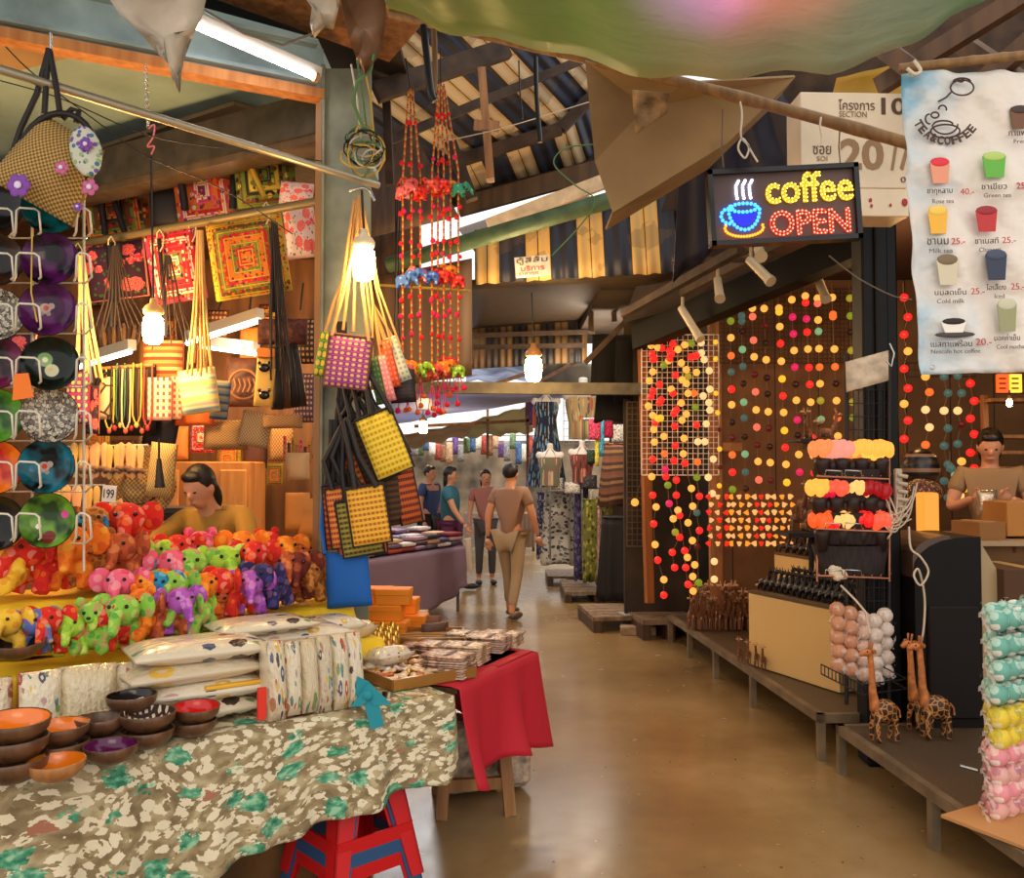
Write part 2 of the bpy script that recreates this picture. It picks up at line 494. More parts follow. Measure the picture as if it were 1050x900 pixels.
def text_mesh(body, size, extrude=.001, fit_w=None, fit_h=None, outline=False, bold=0.0, spacing=1.0, align='CENTER'):
    """text as MB in local XZ facing -Y, centred"""
    c = bpy.data.curves.new('t', 'FONT'); c.body = body; c.size = size; c.extrude = 0 if outline else extrude
    c.align_x = align; c.align_y = 'CENTER'; c.space_character = spacing; c.offset = bold; c.resolution_u = 3
    if outline: c.fill_mode = 'NONE'
    t = bpy.data.objects.new('tmp', c); COL.objects.link(t)
    me = evaluated(t); bpy.data.objects.remove(t)
    out = MB(); vs = [Vector((v.co.x, -v.co.z, v.co.y)) for v in me.vertices]
    if not vs: return out
    x0 = min(v.x for v in vs); x1 = max(v.x for v in vs); z0 = min(v.z for v in vs); z1 = max(v.z for v in vs)
    sx = fit_w / (x1 - x0) if fit_w else 1; sz = fit_h / (z1 - z0) if fit_h else sx
    cx = (x0 + x1) / 2; cz = (z0 + z1) / 2
    vs = [Vector(((v.x - cx) * sx, v.y, (v.z - cz) * sz)) for v in vs]
    out.v = vs
    if outline: out.e = [tuple(e.vertices) for e in me.edges]
    out.f = [list(p.vertices) for p in me.polygons]; out.sm = [False] * len(out.f); out.uv = [None] * len(out.f)
    bpy.data.meshes.remove(me); return out
def xf(mb, M):
    mb.v = [M @ v for v in mb.v]; return mb
ORD = ['first', 'second', 'third', 'fourth', 'fifth', 'sixth', 'seventh', 'eighth', 'ninth', 'tenth', 'eleventh', 'twelfth', 'thirteenth', 'fourteenth', 'fifteenth', 'sixteenth', 'seventeenth', 'eighteenth', 'nineteenth', 'twentieth', 'twenty-first', 'twenty-second', 'twenty-third', 'twenty-fourth']
def TR(loc, rot=(0, 0, 0), sc=1):
    sc = (sc, sc, sc) if not isinstance(sc, (tuple, list)) else sc
    return Matrix.Translation(loc) @ Euler(rot).to_matrix().to_4x4() @ Matrix.Diagonal((*sc, 1))
def smooth(pts, n=6):
    pts = [Vector(p) for p in pts]; out = []
    for i in range(len(pts) - 1):
        p0 = pts[max(i - 1, 0)]; p1 = pts[i]; p2 = pts[i + 1]; p3 = pts[min(i + 2, len(pts) - 1)]
        for q in range(n):
            t = q / n; out.append(.5 * ((2 * p1) + (p2 - p0) * t + (2 * p0 - 5 * p1 + 4 * p2 - p3) * t * t + (3 * p1 - p0 - 3 * p2 + p3) * t ** 3))
    return out + [pts[-1]]
def lerp(a, b, t): return a + (b - a) * t
def patch(a, b, c, d, nu=8, nv=8, bulge=0, ripple=0, freq=6, ph=0):
    """a=top left b=top right c=bottom right d=bottom left; v=1 top"""
    a, b, c, d = map(Vector, (a, b, c, d)); nrm = (b - a).cross(d - a).normalized()
    def fn(u, v):
        p = lerp(lerp(d, c, u), lerp(a, b, u), v)
        return p + nrm * (bulge * 4 * u * (1 - u) * 4 * v * (1 - v) + ripple * sin(u * freq * 2 * pi + ph) * (.4 + .6 * (1 - v)))
    m = MB(); m.grid(fn, nu, nv); return m
# ================================================================== THE SETTING
def m_floor():
    n = N('polished_concrete'); co = n.coord('Object')
    f = n.noise(co, .9, 6); g = n.noise(co, 9, 5)
    c = n.ramp(f, [(.25, (124, 94, 58)), (.5, (158, 128, 84)), (.75, (184, 156, 114))], False)
    c = n.mix(n.math('MULTIPLY', g, .35), c, (88, 66, 40))
    v = n.noise(n.map(co, (1, 1, 1), (0, 0, .4)), 26, 2)
    c = n.mix(n.math('GREATER_THAN', v, .74), c, (70, 52, 34))
    x = n.n('ShaderNodeMapRange'); n.link(g, x.inputs[0]); x.inputs[3].default_value = .12; x.inputs[4].default_value = .34
    n.bump(n.noise(co, 2, 2), .05, .01)
    return n.done(c, x.outputs[0])
struct(MB().box((0, 16, -.05), (24, 42, .1)), 'floor', m_floor())
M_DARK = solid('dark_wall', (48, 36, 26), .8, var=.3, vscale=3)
M_STEEL = solid('grey_green_steel', (128, 132, 112), .55, var=.18, vscale=5, bump=.1)
M_RUST = solid('rusty_steel', (92, 62, 38), .7, var=.35, vscale=9, bump=.2)
M_BWOOD = wood('board_wood', (120, 76, 40), (172, 118, 66))
M_DWOOD = wood('dark_wood', (52, 34, 20), (88, 58, 34))
M_OAK = wood('orange_edge_wood', (176, 108, 52), (214, 148, 84))
M_CEIL = solid('pale_ceiling_panel', (160, 190, 192), .8, var=.1, vscale=2)
M_TANP = solid('tan_ceiling_panel', (170, 140, 100), .8, var=.1, vscale=2)
M_BLACK = S('black', (16, 14, 14), .4)
M_WHITE = S('white', (230, 226, 216), .5)
M_WIRE = S('white_wire', (222, 214, 196), .35)
M_STRING = S('string', (120, 96, 64), .8)

# left stall: back wall, dim roof, panels above
struct(MB().box((-3.6, 7.45, 1.75), (4.6, .1, 3.5)), 'wall_back', wood('stall_back_boards', (104, 66, 34), (150, 100, 52), 3))
struct(MB().box((-5.9, 5.0, 1.9), (.1, 5.2, 3.8)), 'wall_left', M_DARK)
cor = Vector((-1.05, 4.5))
def poly_slab(pts, z0, z1):
    n = len(pts); vs = [(x, y, z0) for x, y in pts] + [(x, y, z1) for x, y in pts]
    return MB().add(vs, [list(range(n))[::-1], list(range(n, 2 * n))] + [(i, (i + 1) % n, (i + 1) % n + n, i + n) for i in range(n)], None, False)
struct(poly_slab([(-1.0, 4.45), (-1.0, 7.4), (-5.9, 7.4), (-5.9, 1.9), (-5, 1.9)], 3.80, 3.86), 'ceiling_panel', M_CEIL)
def zpoly(px, z): return [(Zp(x, y, z).x, Zp(x, y, z).y) for x, y in px]
struct(poly_slab(zpoly([(70, 212), (100, 150), (240, 104), (335, 132), (335, 170)], 3.79), 3.77, 3.795), 'ceiling_tan_panel', M_TANP)
struct(poly_slab(zpoly([(-40, 10), (-40, 84), (85, 52), (20, 20)], 3.79), 3.77, 3.795), 'ceiling_tan_panel', M_TANP)
struct(poly_slab([(-1.0, 4.7), (-1.2, 7.5), (-5.9, 7.5), (-5.9, 7.15)], 3.42, 3.5), 'ceiling_back', M_DWOOD)
# front beam (steel C with an orange timber under it) and back beam
a = P(-60, 18, 3.69); b = P(330, 96, 4.42); zb = 3.58
a.z = b.z = zb
m = MB(); m.bar(a + Vector((0, 0, .10)), b + Vector((0, 0, .10)), .05, .2); m.bar(a + Vector((-.03, -.03, .205)), b + Vector((-.03, -.03, .205)), .12, .02); m.bar(a + Vector((-.03, -.03, .012)), b + Vector((-.03, -.03, .012)), .12, .02)
struct(m, 'trim_front_beam', solid('teal_grey_paint', (140, 162, 164), .5, var=.15, vscale=4))
struct(MB().bar(a + Vector((0, 0, -.035)), b + Vector((0, 0, -.035)), .09, .05), 'trim_front_beam_timber', M_OAK)
a2 = Vector((-1.0, 4.6, 3.53)); b2 = Vector((-5.6, 7.0, 3.46))
struct(MB().bar(a2, b2, .09, .22), 'trim_back_beam', solid('beam_umber', (60, 54, 46), .8, var=.2))
struct(MB().bar(a2 + Vector((0, .06, -.13)), b2 + Vector((0, .06, -.13)), .16, .04), 'trim_back_beam_board', wood('beam_board', (76, 62, 46), (104, 84, 60), 3))
# main post of the left stall
m = MB()
pc = P(352, 300, 4.45)
m.box((pc.x + .02, 4.52, 1.85), (.2, .12, 3.7), bev=.01); m.box((pc.x + .02, 4.45, 1.85), (.235, .02, 3.7)); m.box((pc.x - .1, 4.42, 1.85), (.02, .06, 3.7))
struct(m, 'trim_left_post', M_STEEL)
m = MB().box((P(327, 300, 4.42).x, 4.40, 1.75), (.03, .03, 3.5))
struct(m, 'trim_post_strip', solid('ochre_strip', (150, 104, 48), .5))
# dark board roof over the near part, seen top left
struct(poly_slab([(-.95, 4.3), (-3.2, 3.1), (-3.2, 1.6), (.3, 1.6), (.3, 4.3)], 4.02, 4.06), 'ceiling_front_boards', solid('dark_board', (56, 44, 34), .8, var=.2))
struct(MB().box((-2.3, 4.35, 4.10), (3.3, 2.2, .04)), 'ceiling_front_boards', S('dark_board2', (50, 40, 34), .8))
struct(MB().box(P(290, -8, 4.2) + Vector((0, 0, .0)), (1.3, .5, .04), rot=(0, .12, .5)), 'ceiling_light_board', M_BWOOD)

# striped corrugated roof, beams
def m_stripe_panel(name, a, b, rep):
    n = N(name); uv = n.coord(); s = n.sep(uv)
    f = n.math('FRACT', n.math('MULTIPLY', s[0], rep))
    dirt = n.noise(n.coord('Object'), 3, 5)
    c = n.mix(n.math('GREATER_THAN', f, .5), a, b)
    c = n.mix(n.math('MULTIPLY', n.math('GREATER_THAN', dirt, .55), .35), c, (96, 76, 52))
    seam = n.math('LESS_THAN', n.math('FRACT', n.math('MULTIPLY', s[0], rep * 4)), .07)
    c = n.mix(seam, c, (44, 34, 28))
    n.bump(n.math('SINE', n.math('MULTIPLY', s[0], rep * 8 * pi)), .5, .02)
    return n.done(c, .6)
M_BEAMD = solid('dark_beam', (58, 42, 30), .8, var=.25, vscale=8)
CREAM = (222, 196, 152); NAVY = (36, 44, 66)
# u runs across the strips (top of UV = along)
def along(poly, u):
    L = [(Vector(q) - Vector(p)).length for p, q in zip(poly, poly[1:])]; t = u * sum(L)
    for l, p, q in zip(L, poly, poly[1:]):
        if t <= l + 1e-6: return lerp(Vector(p), Vector(q), t / l)
        t -= l
    return Vector(poly[-1])
r0 = [P(270, 100, 5.4), P(520, -110, 5.4)]; r1 = [P(420, 190, 7.3), P(448, 168, 7.3), P(575, 128, 7.3), P(625, 80, 7.3), P(640, 50, 7.3)]; r2 = [P(440, 220, 8.3), P(460, 206, 8.3), P(600, 172, 8.3), P(640, 148, 8.3), P(668, 120, 8.3)]
m = MB()
def fn(u, v):
    if v < .7: return lerp(along(r0, u), along(r1, u), v / .7)
    return lerp(along(r1, u), along(r2, u), (v - .7) / .3)
m.grid(fn, 40, 20)
struct(m, 'ceiling_striped_roof', m_stripe_panel('striped_roof', CREAM, NAVY, 5.2), .02)
def beam(p0, p1, w, h, name, mat): return struct(MB().bar(p0, p1, w, h), name, mat)
beam(P(385, 95, 5.3), P(520, 50, 5.6), .07, .12, 'trim_roof_beam', M_BEAMD)
beam(P(395, 72, 5.5), P(400, 190, 5.5), .05, .05, 'trim_roof_beam', M_BEAMD)
beam(P(448, 172, 7.2), P(575, 132, 7.2), .08, .09, 'trim_roof_beam', M_BEAMD)
beam(P(575, 132, 7.2), P(618, 88, 7.2), .08, .09, 'trim_roof_beam', M_BEAMD)
beam(P(460, 205, 8.2), P(612, 164, 8.2), .1, .14, 'trim_roof_eave', M_BEAMD)
beam(P(470, 213, 8.0), P(620, 172, 7.8), .05, .17, 'trim_roof_eave', wood('eave_board', (80, 60, 42), (116, 88, 60), 3))
beam(P(462, 146, 6.6), P(484, 205, 6.6), .09, .09, 'trim_roof_brace', M_BEAMD)
beam(P(385, 150, 5.8), P(600, 60, 6.6), .05, .06, 'trim_roof_rod', M_BEAMD)
# dark board left of the striped roof, down to the brown back board
struct(patch(P(352, 95, 6.4), P(402, 95, 6.4), P(470, 222, 6.9), P(352, 250, 6.4)), 'ceiling_dark_board', M_DWOOD, .02)
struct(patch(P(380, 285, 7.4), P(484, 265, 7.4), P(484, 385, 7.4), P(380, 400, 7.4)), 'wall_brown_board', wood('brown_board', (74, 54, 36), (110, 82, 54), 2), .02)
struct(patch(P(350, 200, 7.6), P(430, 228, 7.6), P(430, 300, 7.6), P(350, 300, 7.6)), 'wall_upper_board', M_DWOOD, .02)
beam(P(500, 232, 7.5), P(625, 184, 7.3), .05, .12, 'trim_white_board', solid('pale_board', (206, 186, 156), .7, var=.1))
# green pipe crossing in front of the awning
struct(MB().cyl(P(398, 272, 7.2), P(626, 205, 6.7), .065, n=16), 'trim_green_pipe', solid('green_pipe', (72, 96, 68), .5, var=.15))
# striped awning valance
m = patch(P(487, 236, 7.7), P(690, 196, 7.1), P(695, 279, 7.0), P(487, 291, 7.5), 48, 4, 0, .012, 12)
struct(m, 'ceiling_striped_awning', m_stripe_panel('striped_awning', (206, 166, 96), (34, 38, 54), 3.8), .015)
struct(patch(P(487, 258, 7.75), P(640, 200, 7.3), P(560, 205, 9.5), P(470, 235, 9.5)), 'ceiling_awning_top', M_DWOOD, .02)
# slope under the awning and the second awning deeper in
struct(patch(P(480, 288, 7.6), P(700, 278, 7.1), P(600, 330, 10.6), P(482, 340, 10.6)), 'ceiling_under_awning', wood('underside_boards', (44, 32, 20), (66, 48, 28), 3), .02)
struct(patch(P(484, 318, 10.4), P(602, 318, 10.4), P(602, 371, 10.2), P(484, 378, 10.2), 24, 4), 'ceiling_second_awning', m_stripe_panel('second_awning', (112, 82, 46), (34, 30, 30), 4.2), .02)
for i, (x0, y0, x1, y1, Y) in enumerate([(484, 301, 655, 290, 9.3), (484, 327, 640, 318, 10), (484, 344, 610, 340, 10.1), (484, 356, 600, 354, 10.1), (600, 372, 690, 280, 8.4), (606, 290, 606, 340, 9), (628, 288, 630, 330, 9)]):
    beam(P(x0, y0, Y), P(x1, y1, Y), .05, .05, 'trim_awning_frame', M_BEAMD)
# grey beam across the aisle
beam(P(384, 397, 8.7), P(664, 399, 8.7), .1, .115, 'trim_aisle_beam', solid('beam_grey', (96, 90, 78), .6, var=.15))
# orange post on the right
m = MB().bar(P(658, 336, 8.75), P(666, 618, 8.6), .075, .075); struct(m, 'trim_orange_post', wood('orange_post', (140, 78, 30), (176, 104, 44), 5))
# hanging wooden post up under the roof
m = MB().bar(P(494, 72, 5.4), P(503, 185, 5.4), .095, .05); m.bar(P(486, 128, 5.36), P(512, 130, 5.36), .03, .06)
struct(m, 'trim_hanging_post', M_BWOOD)
# ---- right shop shell
M_SHOPW = solid('shop_back_wall', (96, 66, 34), .75, var=.15, vscale=2)
n_ = N('shop_wall_boards'); s_ = n_.sep(n_.coord('Object'))
seam = n_.math('LESS_THAN', n_.math('FRACT', n_.math('MULTIPLY', s_[0], 2.6)), .03)
wcol = n_.ramp(n_.noise(n_.coord('Object'), 2.5, 4), [(.3, (92, 62, 30)), (.7, (122, 84, 42))], False)
M_SHOPW = n_.done(n_.mix(seam, wcol, (40, 26, 14)), .7)
struct(MB().box((3.9, 7.75, 1.7), (4.3, .1, 3.4)), 'wall_shop_back', M_SHOPW)
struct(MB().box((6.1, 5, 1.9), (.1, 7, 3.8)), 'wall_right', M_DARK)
struct(MB().box((1.52, 9.0, 1.7), (.75, .06, 3.4)), 'wall_shop_side', M_DARK)
struct(MB().box((4.1, 6.2, 3.35), (4.6, 3.4, .08)), 'ceiling_shop', solid('shop_ceiling', (56, 34, 28), .8))
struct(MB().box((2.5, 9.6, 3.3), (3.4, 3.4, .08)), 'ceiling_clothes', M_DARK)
struct(MB().box((1.78, 7.70, 1.75), (.10, .10, 3.3)), 'trim_shop_stile', M_BWOOD)
# raised back floor for the coffee counter side
struct(MB().box((4.2, 6.3, .12), (3.4, 2.2, .24)), 'floor_shop_platform', M_DWOOD)
# black steel post
m = MB()
pb_ = P(905, 480, 4.9)
m.box((pb_.x, 4.98, 1.75), (.2, .16, 3.5), bev=.012); m.box((pb_.x, 4.89, 1.75), (.07, .03, 3.5), bev=.008)
struct(m, 'trim_black_post', solid('gloss_black', (10, 8, 7), .5, spec=.25))
# sloping black beam and dark eaves with the track lights
beam(P(655, 347, 7.6), P(895, 243, 5.2), .14, .2, 'trim_black_beam', S('beam_black', (8, 7, 7), .7, spec=.15))
beam(P(640, 322, 7.4), P(760, 255, 5.6), .06, .06, 'trim_dark_rafter', M_BEAMD)
beam(P(700, 300, 7.3), P(850, 225, 5.4), .06, .06, 'trim_dark_rafter', M_BEAMD)
beam(P(690, 266, 6.0), P(890, 268, 6.0), .03, .03, 'trim_thin_rail', M_RUST)
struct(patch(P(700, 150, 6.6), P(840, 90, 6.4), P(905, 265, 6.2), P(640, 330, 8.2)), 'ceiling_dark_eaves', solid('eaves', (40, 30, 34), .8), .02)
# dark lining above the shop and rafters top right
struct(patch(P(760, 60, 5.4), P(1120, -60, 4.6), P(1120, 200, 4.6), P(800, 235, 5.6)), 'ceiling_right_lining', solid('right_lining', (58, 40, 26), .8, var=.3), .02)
for (x0, y0, x1, y1) in [(900, 90, 1060, -10), (930, 150, 1060, 40), (980, 40, 1060, 95), (880, 30, 1000, 120)]:
    beam(P(x0, y0, 4.5), P(x1, y1, 4.0), .06, .09, 'trim_rafter', wood('rafter_wood', (76, 52, 32), (108, 74, 44), 4))
# far roofs closing the aisle
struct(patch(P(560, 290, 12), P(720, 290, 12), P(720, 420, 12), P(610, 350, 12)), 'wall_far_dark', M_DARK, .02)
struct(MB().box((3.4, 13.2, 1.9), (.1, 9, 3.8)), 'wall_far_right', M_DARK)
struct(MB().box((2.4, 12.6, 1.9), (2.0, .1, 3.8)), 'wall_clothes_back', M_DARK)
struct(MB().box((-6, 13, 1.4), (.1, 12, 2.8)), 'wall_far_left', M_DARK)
struct(MB().box((0, 27, 1.25), (14, .1, 2.5)), 'wall_far_end', solid('far_end', (120, 104, 84), .8, var=.4, vscale=1.5))
# ================================================================== OVERHEAD: tarps, poles, signs
def tarp_mat(name, base, alt, trans=.35, scale=1.5, col3=None, rough=.45):
    n = N(name); co = n.coord('Object'); f = n.noise(co, scale, 5)
    c = n.ramp(f, [(.3, base), (.6, alt), (.75, col3 or alt)], False)
    n.bump(n.noise(n.map(co, (1, 3, 1)), 3, 4), .5, .03)
    n.done(c, rough)
    tr = n.n('ShaderNodeBsdfTranslucent'); n.link(c, tr.inputs[0])
    ms = n.n('ShaderNodeMixShader'); ms.inputs[0].default_value = trans
    n.link(n.b.outputs[0], ms.inputs[1]); n.link(tr.outputs[0], ms.inputs[2]); n.link(ms.outputs[0], n.t.nodes['Material Output'].inputs[0])
    return n.m
n = N('green_tarp_plastic'); co = n.coord('Object'); sx = n.sep(co)[0]
c0 = n.ramp(n.math('ADD', n.math('MULTIPLY', sx, .45), .5), [(.0, (96, 146, 66)), (.38, (130, 176, 96)), (.56, (186, 186, 160)), (.78, (170, 190, 176)), (1, (60, 166, 130))], False)
c1 = n.mix(n.math('MULTIPLY', n.noise(n.map(co, (1, 2.5, 1), (0, 0, .5)), 2.2, 5), .55), c0, (226, 214, 180))
n.bump(n.noise(n.map(co, (1, 3, 1), (0, 0, .4)), 3, 4), .6, .04); n.done(c1, .4)
tr = n.n('ShaderNodeBsdfTranslucent'); n.link(c1, tr.inputs[0]); ms = n.n('ShaderNodeMixShader'); ms.inputs[0].default_value = .55
n.link(n.b.outputs[0], ms.inputs[1]); n.link(tr.outputs[0], ms.inputs[2]); n.link(ms.outputs[0], n.t.nodes['Material Output'].inputs[0]); M_GT = n.m
# big green tarp sagging over the front
edge = [(385, -30, 3.1), (398, 8, 3.05), (450, 26, 3.0), (520, 45, 2.95), (600, 62, 2.9), (680, 77, 2.85), (760, 82, 2.8), (850, 72, 2.75), (930, 45, 2.7), (985, 18, 2.65), (1030, -20, 2.6)]
def fn(u, v):
    t = u * (len(edge) - 1); i = min(int(t), len(edge) - 2); f = t - i
    a = [edge[i][q] * (1 - f) + edge[i + 1][q] * f for q in range(3)]
    p = P(*a); far = p.copy()
    near = Vector((p.x * .9, 1.3, 3.55)); q = lerp(far, near, v)
    q.z += .30 * v * v - .12 * sin(pi * v) * 1 + .012 * sin(u * 23) * (1 - v) + .01 * sin(u * 51 + v * 9)
    return q
single(MB().grid(fn, 60, 20), 'green_tarp', M_GT, 'large green plastic tarp sagging above the aisle entrance', 'tarp', solidify=.004)
# tan canvas flap folded behind the bamboo pole
fl = [P(606, 66, 3.9), P(700, 92, 3.85), P(806, 104, 3.8), P(742, 142, 3.95), P(632, 214, 4.2), P(612, 168, 4.15), P(640, 98, 4.0)]
v_ = [P(600, 62, 3.9), P(705, 84, 3.85), P(815, 78, 3.8), P(745, 146, 4.0), P(628, 217, 4.3), P(610, 165, 4.25), P(662, 110, 4.1)]
d_ = Vector((.02, .5, .05))
vv = v_ + [p + d_ for p in v_]
m = MB().add(vv, [(0, 1, 6), (0, 6, 5), (5, 6, 4), (6, 1, 2, 3), (6, 3, 4), (3, 2, 9, 10), (4, 3, 10, 11)], None, False)
single(m, 'canvas_flap', tarp_mat('tan_canvas', (150, 128, 96), (178, 152, 112), .25, 2, (130, 108, 80), .8), 'tan canvas sheet folded over behind the bamboo pole', 'canvas sheet', solidify=.012)
single(patch(P(648, 92, 3.85), P(686, 96, 3.82), P(684, 116, 3.9), P(652, 138, 3.95), 6, 6, .02, .006), 'canvas_patch', solid('stained_cloth', (130, 106, 74), .9, var=.4, vscale=12), 'mottled stained cloth scrap lying over the tan canvas flap', 'cloth', solidify=.006)
# hanging plastic scraps, top left
def scrap(pts, Y, name, mat, label):
    n = len(pts); c = (sum(p[0] for p in pts) / n, sum(p[1] for p in pts) / n)
    m = MB(); vs = [P(c[0], c[1], Y - .04)] + [P(x, y, Y + .05 * sin(i * 2.3)) for i, (x, y) in enumerate(pts)]
    mid = [lerp(vs[0], p, .5) + Vector((0, .03 * (-1) ** i, 0)) for i, p in enumerate(vs[1:])]
    vs += mid
    fs = []
    for i in range(n):
        j = (i + 1) % n; fs += [(0, 1 + n + i, 1 + n + j), (1 + n + i, 1 + i, 1 + j, 1 + n + j)]
    m.add(vs, fs); return single(m, name, mat, label, 'plastic sheet', solidify=.004)
M_SCRAP = tarp_mat('grey_plastic', (190, 176, 156), (216, 206, 190), .35, 6, (150, 120, 90), .3)
M_SCRAPB = tarp_mat('brown_plastic', (126, 92, 68), (150, 112, 84), .3, 6, (110, 80, 60), .4)
scrap([(100, -20), (215, -20), (208, 14), (196, 40), (188, 62), (184, 95), (178, 84), (176, 68), (162, 55), (150, 40), (140, 30), (122, 14)], 2.6, 'torn_plastic', M_SCRAP, 'torn grey plastic sheet hanging in a point at the top left')
scrap([(300, -20), (346, -20), (348, 6), (342, 30), (332, 28), (322, 40), (318, 24), (320, 8)], 2.9, 'torn_plastic', M_SCRAP, 'small pale torn plastic scrap hanging above the left post')
scrap([(346, -20), (392, -20), (396, 12), (392, 45), (386, 60), (374, 76), (366, 60), (358, 40), (352, 14)], 3.0, 'torn_plastic', M_SCRAPB, 'brown torn plastic leaf shaped scrap beside the green tarp')
single(MB().tube([P(383, 56, 3.0), P(380, 72, 3.0), P(366, 84, 3.0), P(362, 105, 3.05), P(372, 130, 3.1)], .006), 'knotted_cord', S('green_cord', (90, 130, 80), .7), 'green cord tied to the tip of the brown plastic scrap', 'cord')
# poles
def pole(px, r, name, mat, label, n=10):
    pts = [P(*q) for q in px]; a, b = pts[0], pts[-1]; ps = [lerp(a, b, t / 20) for t in range(21)]
    if len(px) > 2:
        c = pts[1]; ps = [a * (1 - t) ** 2 + c * 2 * t * (1 - t) + b * t * t for t in [q / 20 for q in range(21)]]
    rr = [r * (1.14 if i % 4 == 2 else 1) for i in range(21)] if 'bamboo' in name else r
    return single(MB().tube(ps, rr, n), name, mat, label, 'pole')
M_BAMB = wood('bamboo', (112, 82, 48), (152, 114, 68), 8)
pole([(400, 14, 4.2), (660, 70, 3.9), (942, 150, 3.4)], .024, 'bamboo_pole', M_BAMB, 'long bamboo pole sloping down across the top to the white banner')
pole([(922, 70, 2.75), (1075, 54, 2.65)], .014, 'bamboo_pole', M_BAMB, 'short bamboo pole the menu banner hangs from at the top right')
pole([(-30, 62, 2.95), (388, 190, 4.2)], .017, 'metal_pole', solid('galvanised', (186, 178, 156), .35, .6), 'pale metal pipe crossing the left stall from the backpack to the post')
q0 = P(328, 206, 4.42); q1 = P(60, 254, 5.42)
q2 = q0 + (q1 - q0) * 1.45
single(MB().tube([q0, q1, q2], .022, 10), 'metal_pole', S('olive_pole', (118, 104, 72), .5, .3), 'olive metal pole holding the lower row of embroidered cloth bags', 'pole')
e0 = Vector((-1.15, 5.45, 3.36)); e1 = Vector((-4.4, 7.15, 3.30))
single(MB().tube([e0, e1], .02, 8), 'metal_pole', S('olive_pole', (118, 104, 72)), 'rear pole under the back beam holding the upper row of embroidered bags', 'pole')
# strings dangling off the bamboo pole
def string(px, Y, label, r=.0045, mat=None, cat='string', name='string'):
    return single(MB().tube(smooth([P(x, y, Y) for x, y in px]), r, 5), name, mat or S('pale_string', (216, 206, 188), .8), label, cat)
string([(759, 104, ), (761, 118), (760, 140), (768, 150), (764, 162), (757, 152), (762, 142), (772, 158), (777, 166)], 3.62, 'white string knotted in a loop above the lit coffee sign')
string([(842, 120), (841, 130), (843, 142), (840, 150)], 3.48, 'short white string tied on the pole in front of the section sign')
string([(937, 62), (944, 72), (938, 76), (930, 70)], 2.66, 'white string tie at the top corner of the menu banner', .006)
for (x0, y0, x1, y1, Y, lb) in [(532, 62, 536, 122, 4.3, 'thin black wire hanging under the striped roof beside the wooden post'), (549, 58, 554, 146, 4.3, 'thicker dark cable hanging in front of the striped roof')]:
    string([(x0, y0), (lerp(x0, x1, .5) - 1, lerp(y0, y1, .5)), (x1, y1)], Y, lb, .004 if x0 == 532 else .012, S('black', ()), 'cable', 'cable')
string([(434, 26), (438, 60), (442, 95), (446, 104)], 4.0, 'thick black strap hanging from the start of the bamboo pole', .018, S('black', ()), 'strap', 'strap')
string([(445, 30), (446, 70), (445, 95)], 4.1, 'tan stick hanging beside the black strap under the roof', .014, M_BAMB, 'stick', 'stick')
string([(610, 148), (580, 152), (568, 168), (590, 190), (610, 205), (596, 230), (566, 262)], 4.6, 'thin green wire looping down beside the tan canvas flap', .004, S('green_cord', ()), 'wire', 'wire')
string([(455, 145), (520, 130), (612, 102)], 4.8, 'pale thin line strung across under the striped roof', .003)
# tangle of wires at the post
tw = thing('wire_tangle', 'tangle of green yellow and white cables hung on the left post', 'cables', P(372, 160, 4.2))
for i in range(13):
    r = random.Random(i); pts = []
    cx, cy = 374 + r.uniform(-8, 8), 148 + r.uniform(-10, 16); w = r.uniform(9, 22); h = r.uniform(8, 24)
    for q in range(15):
        a = 2 * pi * q / 13 + r.random() * .25 + i; pts.append(P(cx + w * cos(a), cy + h * sin(a), 4.15 + .04 * sin(a * 2 + i)))
    part(MB().tube(pts, .0045, 5), 'cable_loop', [S('green_cord', ()), S('wire_yellow', (206, 170, 60)), S('pale_string', ()), S('black', ())][i % 4], tw)
for i, (dx, dy) in enumerate([(0, 0), (8, 12), (-6, 6)]):
    part(MB().tube([P(366 + dx, 60 + dy, 4.1), P(372 + dx, 100, 4.12), P(376 + dx, 135 + dy, 4.15)], .005, 5), 'cable_tail', [S('green_cord', ()), S('wire_yellow', ()), S('pale_string', ())][i], tw)
string([(-10, 30), (30, 72), (100, 125), (150, 160), (230, 195), (300, 240)], 3.9, 'thin black wire slanting down across the left stall ceiling', .003, S('black', ()), 'wire', 'wire')
string([(-10, 80), (60, 100), (150, 138), (230, 152), (330, 165)], 3.9, 'thin black wire sagging along below the pale metal pipe', .003, S('black', ()), 'wire', 'wire')
# chain with pink string
ch = thing('hanging_chain', 'thin metal chain with a pink string hanging from the beam', 'chain', P(150, 60, 4.0))
m = MB()
for i in range(22):
    p = P(149 + i * .15, 68 + i * 2.9, 4.0); m.tube([p + Vector((.008 * cos(a) * (1 if i % 2 else .3), .008 * cos(a) * (.3 if i % 2 else 1), .012 * sin(a))) for a in [q * pi / 3 for q in range(7)]], .002, 4)
part(m, 'links', S('chrome', (200, 200, 195), .25, 1), ch)
part(MB().tube(smooth([P(152, 132, 4.0), P(158, 128, 4.0), P(157, 140, 4.0), P(151, 150, 4.0), P(158, 150, 4.0), P(155, 158, 4.0)]), .004, 5), 'pink_string', S('pink_cord', (224, 120, 130), .8), ch, 'pink string')
